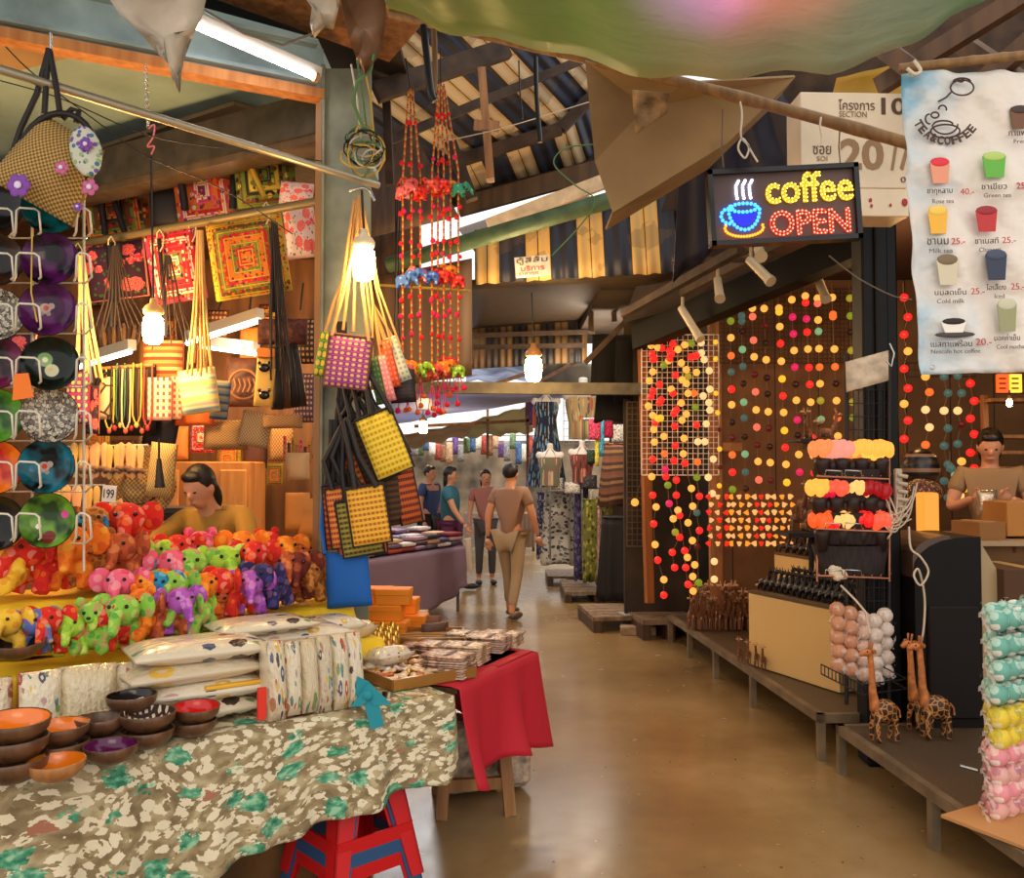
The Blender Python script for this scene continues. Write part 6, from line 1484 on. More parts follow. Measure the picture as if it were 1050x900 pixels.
def garland(x0, y0, x1, y1, Y, cols, label, seed):
    R = random.Random(seed); g = thing('elephant_garland', label, 'garland', P(x0, y0, Y), 0, 'strings of felt elephants and pompoms')
    pt_ = lambda y: P(lerp(x0, x1, min(1, max(0, (y - y0) / 90))), y, Y)
    ys = [y0 + i * 8 for i in range(int((y1 - y0) / 8) + 1)]
    part(MB().tube([pt_(y) for y in ys], .0035, 5), 'cord', S('garland_cord', (150, 60, 36), .8), g)
    for mi, (nm, mt) in enumerate((('orange_beads', S('bead_orange', (206, 100, 30), .5)), ('yellow_beads', S('bead_yellow', (190, 170, 60), .5)), ('red_beads', S('bead_red', (200, 40, 30), .5)))):
        m = MB()
        y = y0 + 3 + mi * 2.5
        while y < y1 - 5:
            m.sph(pt_(y), (.0058, .0058, .010 if mi < 2 else .008), 6, 4); y += 7.5
        b = part(m, nm, mt, g)
    eys = [192, 282, 376]
    for i, ey in enumerate(eys):
        ey += R.uniform(-5, 6); p = pt_(ey) + Vector((0, -.01, 0))
        rz = R.choice([0, pi]) + R.uniform(-.5, .5); c = cols[i]
        e = shared(ELM, 'felt_elephant', GM[c], g, p, (0, 0, rz), 1.15)
        o = bpy.data.objects.new('ear', EARM); COL.objects.link(o); o.parent = e
        if not EARM.materials: EARM.materials.append(GM[c])
        setmat(o, GM[c])
    for y in [y0 + 34, y0 + 78, 214, 222, 250, 262, 306, 322, 345]:
        if y < y0 + 20: continue
        shared(POM, 'pompom', M_POM[R.choice([0, 0, 1])], g, pt_(y + R.uniform(-3, 3)) + Vector((R.uniform(-.01, .01), -.01, 0)), (0, 0, 0), R.uniform(.8, 1.15))
    for i in range(3):
        dx = (i - 1) * 5 + R.uniform(-2, 2); ye = y1 + R.uniform(4, 26)
        part(MB().tube([pt_(y1 - 10), P(x1 + dx, ye, Y)], .0028, 4), 'tail_cord', S('tail_pink', (226, 60, 110), .8), g)
        shared(POM, 'pompom', M_POM[R.choice([0, 1, 1, 2])], g, P(x1 + dx, ye, Y), (0, 0, 0), R.uniform(.9, 1.3))
for i, (x0, y0, x1, y1, cols, lb) in enumerate([
    (419, 92, 413, 398, ['pink', 'blue', 'pink'], 'leftmost felt elephant garland by the post, pink elephant lowest'), (421, 90, 422, 400, ['coral', 'blue', 'orange'], 'middle garland of the left three, orange elephant lowest'), (423, 92, 431, 396, ['red', 'pink', 'green'], 'right garland of the left three, green elephant lowest'),
    (450, 86, 443, 402, ['coral', 'blue', 'coral'], 'left garland of the right cluster, coral elephant lowest'), (452, 85, 455, 396, ['red', 'red', 'orange'], 'middle garland of the right cluster, orange elephant lowest'), (455, 86, 470, 392, ['teal', 'red', 'green'], 'rightmost elephant garland, teal elephant at its top'),
    (450, 88, 449, 400, ['red', 'maroon', 'red'], 'garland behind the right cluster, red elephants top and bottom'), (454, 88, 462, 388, ['orange', 'orange', 'red'], 'garland behind the rightmost one, orange elephants above a red one')]):
    garland(x0, y0, x1, y1, 4.35 + .03 * i, cols, lb, i)
single(MB().tube([P(416, 60, 4.4), P(421, 92, 4.4)], .004, 5).tube([P(452, 50, 4.4), P(452, 88, 4.4)], .004, 5), 'hanging_wire', BK, 'pair of thin wires holding the two garland clusters', 'wire')

# ================================================================== PEOPLE
M_SKIN = solid('skin', (206, 146, 112), .55); M_HAIR = solid('hair_black', (22, 16, 14), .45, bump=.4, bscale=90)
def person(name, label, loc, rz, H, J, shirt, trousers, hair_long=False, sleeves=1, shoe=(40, 34, 34), lean=0):
    """J: overrides of joint positions in units of height, facing -Y; x to the person's left is +"""
    j = dict(pel=(0, 0, .52), waist=(0, .005, .60), chest=(0, 0, .73), neck=(0, .008, .825), head0=(0, 0, .868), head1=(0, -.004, .945),
        shL=(.105, .005, .80), elL=(.135, .01, .635), wrL=(.145, -.04, .50), shR=(-.105, .005, .80), elR=(-.135, .01, .635), wrR=(-.145, -.04, .50),
        hiL=(.052, 0, .50), knL=(.055, -.015, .275), anL=(.058, .01, .04), hiR=(-.052, 0, .50), knR=(-.055, -.015, .275), anR=(-.058, .01, .04))
    j.update(J); V = {a: Vector(b) * H for a, b in j.items()}
    t = thing(name, label, 'person', loc, 0)
    names = list(V); idx = {a: i for i, a in enumerate(names)}
    vs = [V[a] for a in names]
    rad = dict(pel=.075, waist=.066, chest=.08, neck=.030, head0=.036, head1=.04, shL=.034, elL=.025, wrL=.016, shR=.034, elR=.025, wrR=.016, hiL=.052, knL=.034, anL=.022, hiR=.052, knR=.034, anR=.022)
    ed = [('pel', 'waist'), ('waist', 'chest'), ('chest', 'neck'), ('neck', 'head0'), ('head0', 'head1'), ('chest', 'shL'), ('shL', 'elL'), ('elL', 'wrL'), ('chest', 'shR'), ('shR', 'elR'), ('elR', 'wrR'), ('pel', 'hiL'), ('hiL', 'knL'), ('knL', 'anL'), ('pel', 'hiR'), ('hiR', 'knR'), ('knR', 'anR')]
    rr = [(rad[a] * H, rad[a] * H * (.72 if a in ('pel', 'waist', 'chest') else 1)) for a in names]
    E = [(idx[a], idx[b]) for a, b in ed]
    for s, sx in (('L', 1), ('R', -1)):     # feet, hands with five fingers
        vs.append(V['an' + s] + Vector((sx * .01, -.11, -.022)) * H); rr.append((.02 * H, .016 * H)); E.append((idx['an' + s], len(vs) - 1))
    Rz = Matrix.Rotation(rz, 4, 'Z')
    m = skinned(vs, E, rr, 2, idx['pel'])
    # head shaping
    hd = lerp(V['head0'], V['head1'], .55); u = H
    hdir = (V['head1'] - V['head0']).normalized(); tilt = Vector((0, 0, 1)).rotation_difference(hdir).to_matrix().to_4x4()
    HM = Matrix.Translation(hd) @ tilt
    h = MB(); h.sph((0, 0, .004 * u), (.044 * u, .052 * u, .062 * u), 16, 12, ).sph((0, -.012 * u, -.032 * u), (.031 * u, .036 * u, .034 * u), 12, 8)
    h.sph((0, -.053 * u, -.004 * u), (.0075 * u, .011 * u, .013 * u), 8, 6).sph((0, -.046 * u, -.032 * u), (.014 * u, .007 * u, .006 * u), 8, 6)
    for sx in (-1, 1): h.sph((sx * .045 * u, .004 * u, -.002 * u), (.006 * u, .012 * u, .018 * u), 8, 6)
    xf(h, HM)
    for s, sx in (('L', 1), ('R', -1)):
        w = V['wr' + s]; d = (w - V['el' + s]).normalized(); side = d.cross(Vector((0, 1, 0)))
        side = side.normalized() if side.length > .2 else Vector((1, 0, 0)); bend = side.cross(d) * 1.0
        if bend.y > 0: bend = -bend
        pc = w + d * .028 * u; h.sph(pc, (.020 * u,) * 3, 10, 8)
        for q, (o, L) in enumerate([(-.017, .042), (-.006, .048), (.005, .045), (.016, .036)]):
            b0 = pc + side * o * u + d * .012 * u
            h.tube([b0, b0 + d * L * .5 * u, b0 + d * L * .85 * u + bend * .008 * u, b0 + d * L * u + bend * .018 * u], [.0062 * u, .0058 * u, .0052 * u, .0045 * u], 6)
        b0 = pc - side * .016 * u * sx; h.tube([b0, b0 - side * .014 * sx * u + d * .012 * u, b0 - side * .016 * sx * u + d * .030 * u + bend * .008 * u], [.008 * u, .0068 * u, .0055 * u], 6)
    body = MB(); body.v = m.v + h.v; o_ = len(m.v); body.f = m.f + [[q + o_ for q in f] for f in h.f]; body.sm = [True] * len(body.f); body.uv = [None] * len(body.f)
    body = fused(body, .0052 * H, 1)
    T_ = Matrix.Translation(loc) @ Rz
    bo = part(xf(body, T_), 'body', M_SKIN, t)
    for sx in (-1, 1):
        part(xf(MB().sph((sx * .018 * u, -.046 * u, .008 * u), (.0065 * u, .004 * u, .004 * u), 8, 6), T_ @ HM), 'eye', S('eye_black', ()), bo)
    part(xf(MB().sph((0, -.0525 * u, -.032 * u), (.012 * u, .003 * u, .0028 * u), 8, 6), T_ @ HM), 'mouth', S('lips', (160, 80, 70), .5), bo)
    # hair
    hm = MB().sph((0, .014 * u, .020 * u), (.051 * u, .053 * u, .058 * u), 16, 12)
    if hair_long: hm.sph((0, .036 * u, -.035 * u), (.046 * u, .026 * u, .07 * u), 14, 10)
    hm.sph((0, -.022 * u, .052 * u), (.036 * u, .024 * u, .018 * u), 12, 8)
    hm = fused(hm, .006 * H, 1)
    part(xf(hm, T_ @ HM), 'hair', M_HAIR, t)
    # clothes grown from the same skeleton
    def cloth(names_, edges_, grow, extra=(), gd=.9):
        ii = {a: i for i, a in enumerate(names_)}; P_ = [V[a].copy() for a in names_]; r_ = [(rad[a] * H * grow, rad[a] * H * grow * (gd if a in ('pel', 'waist', 'chest') else 1)) for a in names_]
        E_ = [(ii[a], ii[b]) for a, b in edges_]
        for a, b, f_, rf in extra:
            P_.append(lerp(V[a], V[b], f_)); r_.append((rf * H, rf * H)); E_.append((ii[a], len(P_) - 1))
        return skinned(P_, E_, r_, 2, 0)
    top = cloth(['chest', 'waist', 'pel', 'shL', 'shR'] + (['elL', 'elR'] if sleeves > 1 else []), [('chest', 'waist'), ('waist', 'pel'), ('chest', 'shL'), ('chest', 'shR')] + ([('shL', 'elL'), ('shR', 'elR')] if sleeves > 1 else []), 1.24,
        [('chest', 'neck', .7, .046), ('chest', 'neck', .3, .074), ('pel', 'hiL', .8, .074), ('pel', 'hiR', .8, .074)] + ([('shL', 'elL', .6, .038), ('shR', 'elR', .6, .038)] if sleeves == 1 else [('elL', 'wrL', .7, .024), ('elR', 'wrR', .7, .024)]))
    part(xf(top, T_), 'shirt', shirt, t)
    pants = cloth(['pel', 'hiL', 'knL', 'hiR', 'knR'], [('pel', 'hiL'), ('hiL', 'knL'), ('pel', 'hiR'), ('hiR', 'knR')], 1.14, [('knL', 'anL', .85, .03), ('knR', 'anR', .85, .03)])
    part(xf(pants, T_), 'trousers', trousers, t)
    for s, sx in (('L', 1), ('R', -1)):
        a = V['an' + s]
        part(xf(MB().sph(a + Vector((sx * .005, -.05, -.018)) * H, (.03 * H, .075 * H, .024 * H), 12, 8), T_), 'shoe', S('shoe_%d' % shoe[0], shoe, .5), t)
    return t
M_GOLDSH = solid('olive_gold_shirt', (168, 124, 44), .8, bump=.3)
pp = P(232, 480, 5.15)
person('person', 'person in an olive gold shirt with black hair leaning over the plush toys', Vector((pp.x, 5.15, 0)), radians(-20), 1.72,
    dict(chest=(0, -.045, .74), neck=(0, -.085, .825), head0=(0, -.115, .86), head1=(0, -.15, .925), shL=(.115, -.05, .80), shR=(-.115, -.05, .80), elR=(-.20, -.13, .70), wrR=(-.24, -.24, .66), elL=(.19, -.12, .69), wrL=(.15, -.24, .655)), M_GOLDSH, solid('brown_trousers', (70, 50, 34), .8), True, 2)
pp = P(462, 480, 11.9)
person('person', 'person in a teal top and plum skirt trousers walking behind the purple table', Vector((pp.x, 11.9, 0)), radians(80), 1.70,
    dict(knL=(.055, -.07, .28), anL=(.058, -.10, .05), knR=(-.055, .03, .28), anR=(-.058, .13, .06), elL=(.135, .07, .65), elR=(-.135, -.06, .65), wrL=(.14, .05, .50), wrR=(-.14, -.14, .54)), solid('teal_top', (50, 110, 130), .8), solid('plum_trousers', (96, 40, 84), .8), True, 1)
pp = P(524, 480, 9.7)
person('person', 'person in a beige brown top and sand trousers walking along the aisle', Vector((pp.x, 9.7, 0)), radians(150), 1.74,
    dict(knL=(.055, -.06, .28), anL=(.058, -.08, .045), knR=(-.055, .02, .28), anR=(-.058, .10, .05), elL=(.14, .05, .65), elR=(-.14, -.03, .65), wrL=(.14, .05, .51), wrR=(-.14, -.10, .52)), solid('beige_top', (150, 116, 96), .8), solid('sand_trousers', (166, 142, 112), .8), False, 1, (90, 70, 56))
pp = P(498, 480, 12.6)
person('person', 'person in a dusty pink shirt further down the aisle', Vector((pp.x, 12.6, 0)), radians(10), 1.66, dict(elL=(.15, -.04, .66), wrL=(.11, -.13, .64)), solid('pink_shirt', (170, 110, 104), .8), solid('grey_trousers', (80, 76, 80), .8), True, 1)
pp = P(441, 480, 13.4)
person('person', 'person in a dark blue shirt at the left edge of the far aisle', Vector((pp.x, 13.4, 0)), radians(60), 1.72, {}, solid('blue_shirt', (54, 74, 120), .8), solid('black_trousers', (40, 36, 40), .8), False, 1)

# ================================================================== PURPLE TABLE
M_PURC = solid('mauve_cloth', (122, 100, 120), .7, bump=.15)
pa0, pb0 = Zp(374, 575, .745), Zp(477, 560, .745)
ft_ = thing('folding_table', 'thin legged table under the mauve cloth of folded textiles', 'table', (pa0 + pb0) / 2)
ft_.location.z = 0
dv = (pb0 - pa0); dv.z = 0; dv.normalize(); nv_ = Vector((-dv.y, dv.x, 0)); PR = math.atan2(dv.y, dv.x)
a_ = pb0 - dv * 2.0; cen = (a_ + pb0) / 2 + nv_ * .5; cen.z = .725
part(MB().box(cen, (1.96, .96, .03), rz=PR), 'tabletop', M_DWOOD, ft_)
for (s_, t_) in ((.06, .06), (.06, .9), (1.9, .06), (1.9, .9), (.45, .25)):
    q_ = pb0 - dv * s_ + nv_ * t_; part(MB().cyl((q_.x, q_.y, 0), (q_.x, q_.y, .71), .018, n=8), 'leg', S('leg_grey', (90, 84, 80), .4), ft_)
def pfn(a, b):
    s = a * 2.7
    if s < 2.0: e = pb0 - dv * (2.0 - s); inn = nv_; out = -nv_
    else: e = pb0 + nv_ * (s - 2.0); inn = -dv; out = dv
    e = Vector((e.x, e.y, .752))
    if b < .4: return e + inn * (.5 * (1 - b / .4))
    t = (b - .4) / .6; drop = .60 + .08 * sin(s * 1.9 + .5) - (.06 if s > 1.8 else 0)
    return e + out * (.015 + .03 * t + .015 * t * sin(s * 16) + .012 * sin(s * 6 + t * 7) * t) + Vector((0, 0, -drop * t))
single(MB().grid(pfn, 90, 24), 'tablecloth', M_PURC, 'mauve grey cloth hanging over the table down the aisle', 'tablecloth', solidify=.004)
fk = thing('folded_textile', 'x', 'textile', (0, 0, 0), 0, 'folded textiles in rows on the mauve table')
part(MB().pillow(.26, .18, .05, TR((0, 0, .027), (pi / 2, 0, 0)), 6, 6, top=1, edge=.6), 'cloth', BK, fk)
K = Kind(fk); fcols = [(60, 44, 70), (150, 120, 130), (110, 30, 30), (200, 190, 190), (70, 60, 90), (160, 60, 40), (90, 84, 110), (190, 150, 120), (40, 36, 44), (120, 90, 140)]
fm = [p_stripes('textile_%d' % i, [c, tuple(min(255, int(x * 1.5)) for x in c), c, (200, 190, 190) if i % 3 == 0 else c], 4, i % 2) for i, c in enumerate(fcols)]
for r_ in range(4):
    for c_ in range(8):
        q_ = pb0 - dv * (.14 + c_ * .235) + nv_ * (.12 + r_ * .22)
        for l_ in range(2 if (r_ * 3 + c_) % 3 == 1 else 4 if r_ == 2 else 3):
            K.put(Vector((q_.x, q_.y, .765 + .05 * l_)), PR + rnd.uniform(-.15, .15), 'folded patterned textile, %s from right in row %s, layer %s' % (ORD[c_], ['one from the front', 'two', 'three', 'four at the back'][r_], ['one', 'two', 'three', 'four'][l_]), mats={'cloth': fm[(r_ * 5 + c_ * 3 + l_) % 10]})
pricecard(429, 552, 10.3, '199', 11, 11, 'white price card reading 199 standing on the mauve table')
pricecard(434, 546, 10.9, '100', 8, 9, 'second pale price card behind the first on the mauve table')
single(MB().cyl(P(479, 552, 10.9), P(482, 585, 10.9), .05, .03, 10), 'plastic_bag', solid('pale_bag', (216, 196, 176), .3), 'pale plastic bag hanging on the right end of the mauve table', 'bag')

# ================================================================== CLOTHES STALL ON THE RIGHT
def pleated(px, py0, py1, Y, w0, w1, mat, name, label, cat='skirt', folds=9, depth=.5, seed=0, group=None, hanger=True):
    kk_ = k(Y); c0 = P(px, py0, Y); c1 = P(px, py1, Y)
    t = thing(name, label, cat, Vector((c0.x, Y, c1.z)), 0, group)
    def fn(u, v):
        a = 2 * pi * u; z = lerp(c1.z, c0.z, v); w = lerp(w1, w0, v) * kk_ / 2
        r = 1 + (.10 * (1 - v) + .03) * sin(a * folds + seed + 2 * sin(a * 2))
        return Vector((c0.x + w * cos(a) * r, Y + w * depth * sin(a) * r, z + .02 * sin(a * 3 + seed) * (1 - v)))
    part(MB().grid(fn, 72, 10), 'cloth', mat, t, solidify=.004)
    part(MB().tube([(c0.x + w0 * kk_ / 2 * cos(a) * 1.02, Y + w0 * kk_ / 2 * depth * sin(a) * 1.02, c0.z) for a in [q * pi / 12 for q in range(25)]], .012, 6), 'waistband', mat, t)
    if hanger: part(MB().tube([c0 + Vector((0, 0, -.02)), c0 + Vector((0, 0, .1)), c0 + Vector((.03, 0, .13))], .005, 5), 'hanger', M_WIRE, t)
    return t
def paisley(nm, base, cols, sc=9): return p_spots(nm, [base] + cols, sc, .45, .85, 'UV', 0)
pleated(573, 504, 578, 12.2, 28, 34, paisley('skirt_white_print', (206, 200, 190), [(60, 60, 66), (150, 146, 140), (90, 90, 90)], 22), 'long_skirt', 'white and grey patterned long skirt hanging in the clothes stall')
pleated(596, 488, 594, 11.6, 14, 14, paisley('skirt_violet', (56, 46, 84), [(120, 110, 150), (90, 80, 120)], 24), 'long_skirt', 'violet blue printed trousers hanging beside the white patterned skirt', 'trousers')
pleated(606, 512, 596, 11.2, 16, 16, paisley('skirt_olive', (110, 110, 40), [(60, 66, 24), (166, 160, 70)], 16), 'long_skirt', 'olive green printed skirt hanging right of the violet trousers')
pleated(620, 510, 598, 11.0, 16, 18, paisley('skirt_olive2', (90, 90, 40), [(40, 44, 20), (140, 134, 60)], 12), 'long_skirt', 'darker olive leaf print skirt hanging next to the black skirt')
pleated(640, 530, 614, 9.9, 44, 52, solid('black_skirt', (18, 16, 18), .7, bump=.1), 'long_skirt', 'long black skirt touching down near the wooden pallet', folds=11)
pleated(640, 455, 518, 10.2, 40, 50, p_stripes('skirt_brown_stripe', [(96, 60, 40), (60, 36, 28), (120, 84, 50), (50, 30, 26), (110, 60, 40)], 4, 1), 'long_skirt', 'brown horizontally striped skirt above the black one')
pleated(615, 520, 596, 10.4, 4, 5, paisley('white_lace', (190, 160, 150), [(120, 60, 70)], 30), 'scarf', 'narrow pink white printed scarf hanging beside the black skirt', 'scarf')
pleated(557, 505, 572, 12.8, 12, 13, paisley('skirt_blue_print', (80, 90, 130), [(200, 190, 190), (40, 40, 70)], 20), 'long_skirt', 'blue printed skirt at the far left end of the clothes rail')
mt_ = MB(); mt_.sph((0, 0, .10), (.17, .10, .13), 14, 10).sph((0, 0, -.10), (.13, .09, .16), 14, 10).cyl((0, 0, .16), (0, 0, .33), .05, .048, 12)
for sx in (-1, 1): mt_.sph((sx * .16, 0, .15), (.06, .055, .06), 10, 8)
MTB = fused(mt_, .02)
def mannequin(px, py, Y, garment, label, dress=False, sc=1.0):
    t = thing('mannequin', label, 'mannequin', P(px, py + 15, Y)); M = TR(P(px, py, Y), (0, 0, 0), sc)
    b = MB(); b.v = [M @ v for v in MTB.v]; b.f = [list(f) for f in MTB.f]; b.sm = list(MTB.sm); b.uv = list(MTB.uv)
    part(b, 'torso', S('mannequin_white', (226, 216, 206), .4), t)
    if dress:
        part(xf(MB().lathe([(.30, -1.1), (.24, -.7), (.17, -.3), (.15, -.12), (.185, .05), (.175, .14)], 24), M @ Matrix.Diagonal((1, .62, 1, 1))), 'dress', garment, t)
    else: part(xf(MB().lathe([(.15, -.30), (.145, -.15), (.175, .0), (.185, .08), (.17, .12)], 24), M @ Matrix.Diagonal((1, .66, 1, 1))), 'top', garment, t)
    part(xf(MB().tube([(-.08, -.08, .12), (-.05, -.06, .2), (0, -.02, .25), (.05, -.06, .2), (.08, -.08, .12)], .008, 5), M), 'strap', garment, t)
    part(xf(MB().cyl((0, 0, -.25), (0, 0, -1.4), .015, n=8), M), 'pole', S('chrome', ()), t)
    return t
mannequin(560, 422, 11.8, paisley('dress_blue', (30, 36, 56), [(120, 170, 200), (180, 170, 150), (60, 90, 130)], 30), 'white mannequin in a long dark dress with blue flowers', True, .92)
mannequin(598, 420, 12.0, paisley('blouse_multi', (206, 180, 130), [(110, 150, 110), (206, 110, 80), (236, 210, 160), (90, 110, 130)], 16), 'white mannequin in a loose colourful patterned blouse', False, 1.35)
mannequin(564, 477, 11.3, paisley('top_green', (110, 116, 96), [(206, 180, 150), (150, 90, 80)], 14), 'lower white mannequin in a green grey floral top', False, .86)
mannequin(597, 474, 11.3, paisley('top_red', (120, 60, 56), [(200, 130, 110), (60, 34, 34)], 14), 'lower white mannequin in a reddish brown top', False, .86)
for i, (px, py, w, h, col, lb) in enumerate([(610, 440, 12, 22, (200, 60, 90), 'pink floral shirt'), (617, 448, 5, 40, (60, 150, 190), 'turquoise scarf'), (612, 455, 4, 46, (236, 206, 60), 'yellow scarf'), (624, 440, 9, 18, (170, 20, 60), 'crimson shirt'), (636, 444, 18, 18, (214, 210, 206), 'white shirt with a dark print'), (652, 446, 12, 14, (206, 204, 206), 'white printed shirt at the orange post'), (608, 468, 12, 14, (40, 60, 44), 'dark green shirt'), (604, 494, 16, 14, (60, 56, 60), 'charcoal shorts'), (587, 500, 16, 12, (220, 214, 206), 'white blouse folded on the rail'), (568, 496, 18, 12, (200, 196, 190), 'black and white headscarf')]):
    bag('hanging_garment', px, py, 10.9 + .05 * i, w, h, paisley('garment_%d' % i, col, [tuple(min(255, int(x * 1.4) + 20) for x in col), tuple(int(x * .5) for x in col)], 12), lb + ' hanging in the clothes stall', 'garment', d=.1)
for i, (px, py, w, h, Y) in enumerate([(620, 374, 24, 60, 9.1), (643, 378, 22, 66, 9.0), (632, 414, 40, 36, 9.2)]):
    pleated(px, py - h / 2, py + h / 2, Y, w, w + 3, S('black_cloth', (12, 10, 11), .9), 'black_curtain', ['black cloth hanging left above the clothes stall', 'black cloth hanging next to the orange post', 'black cloth hanging lower above the striped skirt'][i], 'cloth', 7, .3, i, hanger=False)
M_GW = S('grid_white', (236, 232, 220), .4)
def wire_grid(px0, py0, px1, py1, Y, nx, nz, mat, name, label, r=.004, yaw=0, dY=0):
    t = thing(name, label, 'grid panel', P((px0 + px1) / 2, py1, Y)); m = MB(); f = MB()
    def q(u, v): return P(lerp(px0, px1, u), lerp(py0, py1, v), Y + dY * u)
    for i in range(nx + 1): (f if i in (0, nx) else m).cyl(q(i / nx, 0), q(i / nx, 1), r * (1.6 if i in (0, nx) else 1), n=5, cap=False)
    for i in range(nz + 1): (f if i in (0, nz) else m).cyl(q(0, i / nz), q(1, i / nz), r * (1.6 if i in (0, nz) else 1), n=5, cap=False)
    part(m, 'wires', mat, t); part(f, 'frame', mat, t); return t
wire_grid(643, 412, 664, 560, 8.9, 4, 24, S('grid_tan', (96, 80, 60), .5), 'wire_grid', 'tan wire grid panel behind the orange post over the skirts')
wire_grid(658, 343, 737, 487, 7.55, 15, 26, M_GW, 'wire_grid', 'white wire grid panel hung with string lights right of the orange post', .003)
wire_grid(578, 408, 604, 455, 12.3, 5, 6, M_GW, 'wire_grid', 'small white wire grid behind the colourful blouse')
# pallets
def pallet(name, cx, cy, w, d, z0, h, rz, label):
    t = thing(name, label, 'pallet', (cx, cy, z0), rz)
    for i in range(3): part(xf(MB().box((-w / 2 + .04 + i * (w - .08) / 2, 0, h * .35), (.08, d, h * .7)), t.matrix_basis), 'bearer', M_DWOOD, t)
    n_ = 5
    for i in range(n_): part(xf(MB().box((0, -d / 2 + (i + .5) * d / n_, h * .85), (w, d / n_ - .02, h * .25)), t.matrix_basis), 'deck_board', wood('pallet_board_%d' % i, (96 + i * 6, 74 + i * 5, 54 + i * 4), (150, 124, 96), 6, .8) if 'pallet_%d' % i not in _mc else None, t)
    return t
pallet('wooden_pallet', 1.22, 9.35, .9, .9, .0, .16, .1, 'worn wooden pallet under the black skirt')
pallet('wooden_pallet', 1.5, 8.75, .55, .5, .0, .2, .12, 'grey wooden pallet beside the string light panel')
pallet('wooden_pallet', 1.05, 11.4, .8, 1.2, .0, .14, 0, 'wooden pallet under the olive skirts')
pallet('wooden_pallet', .85, 12.8, .7, .9, .0, .14, 0, 'far wooden pallet under the white patterned skirt')
single(MB().box(Zp(654, 645, .05) + Vector((0, 0, -.01)), (.35, .14, .09), rz=-.1, bev=.01), 'wood_block', solid('block', (150, 126, 98), .8, var=.2), 'pale wooden block on the floor before the grey pallet', 'block')
single(MB().box((1.22, 9.0, .17), (.25, .2, .012), rz=.3).box((1.3, 9.05, .182), (.2, .24, .01), rz=-.2), 'newspaper', S('paper_grey', (150, 146, 140), .7), 'papers lying on the worn pallet', 'paper')

# ================================================================== FAR AISLE
def roofsheet(pts, name, mat, label, nu=10, nv=6, bulge=.0, rip=.02):
    return single(patch(*[P(*p) for p in pts], nu, nv, bulge, rip, 3), name, mat, label, 'tarp', solidify=.01)
roofsheet([(395, 398, 11.5), (655, 402, 11.5), (540, 404, 16), (395, 438, 18)], 'shade_tarp', tarp_mat('lavender_tarp', (150, 150, 172), (176, 176, 196), .5, .6), 'lavender grey tarp stretched above the far aisle', bulge=-.1)
roofsheet([(468, 436, 17.5), (541, 416, 16), (547, 442, 17), (468, 449, 19)], 'shade_tarp', tarp_mat('olive_tarp', (120, 116, 90), (166, 158, 128), .3, 1), 'wrinkled olive tarp roof on the right of the far aisle', rip=.06)
roofsheet([(400, 448, 15), (486, 432, 16), (480, 446, 18), (410, 462, 17)], 'shade_tarp', tarp_mat('brown_tarp', (110, 84, 66), (150, 120, 96), .2, 1), 'brown tarp roof low on the left of the far aisle', rip=.05)
roofsheet([(500, 438, 19), (545, 436, 19), (545, 443, 19.5), (500, 446, 19.5)], 'shade_tarp', tarp_mat('red_tarp', (150, 50, 36), (176, 70, 50), .2, 1), 'thin red awning of a far stall')
roofsheet([(478, 374, 12), (560, 366, 12), (600, 390, 14), (478, 392, 14)], 'shade_tarp', tarp_mat('bluewhite_tarp', (120, 126, 140), (196, 200, 206), .4, 3), 'blue and white striped tarp above the grey aisle beam', rip=.05)
roofsheet([(545, 372, 12), (610, 372, 12), (620, 398, 12), (560, 398, 12.5)], 'shade_tarp', tarp_mat('grey_tarp', (96, 90, 78), (130, 124, 108), .2, 2), 'grey tarp behind the bulb above the aisle beam', rip=.05)
for (x0, y0, x1, y1, Y) in [(425, 437, 545, 431, 15), (478, 368, 600, 360, 11.6), (500, 396, 560, 376, 11.8), (545, 395, 600, 366, 11.9), (500, 403, 500, 470, 17), (541, 403, 541, 520, 15)]:
    beam(P(x0, y0, Y), P(x1, y1, Y), .05, .05, 'trim_far_pole', M_RUST)
R = random.Random(5); fc = [('cream', (220, 210, 190)), ('grey', (130, 124, 120)), ('brown', (130, 84, 50)), ('blue', (60, 90, 130)), ('purple', (96, 60, 120)), ('red', (160, 60, 46)), ('green', (90, 110, 70)), ('tan', (190, 150, 110))]
for i in range(26):
    nm, c = fc[(i * 5) % 8]; x = 396 + i * 5.9; 
    bag('hanging_garment', x, 457 + R.uniform(-5, 8), 18.5 + R.uniform(0, 1.5), 6.5, R.uniform(14, 26), paisley('far_%s' % nm, c, [tuple(min(255, x_ + 40) for x_ in c)], 8), '%s garment at a far stall, %s from left' % (nm, ORD[i] if i < 24 else ['twenty-fifth', 'twenty-sixth'][i - 24]), 'garment', d=.12, n=4)
for (x0, x1, Yq, py, lb) in [(392, 552, 19.0, 446, 'long rail the far stall garments hang from'), (598, 664, 11.1, 430, 'rail the shirts hang from in the clothes stall'), (560, 634, 11.9, 500, 'rail the long printed skirts hang from')]:
    single(MB().tube([P(x0, py, Yq), P(x1, py, Yq - .3)], .02, 6), 'garment_rail', S('chrome', ()), lb, 'rail')
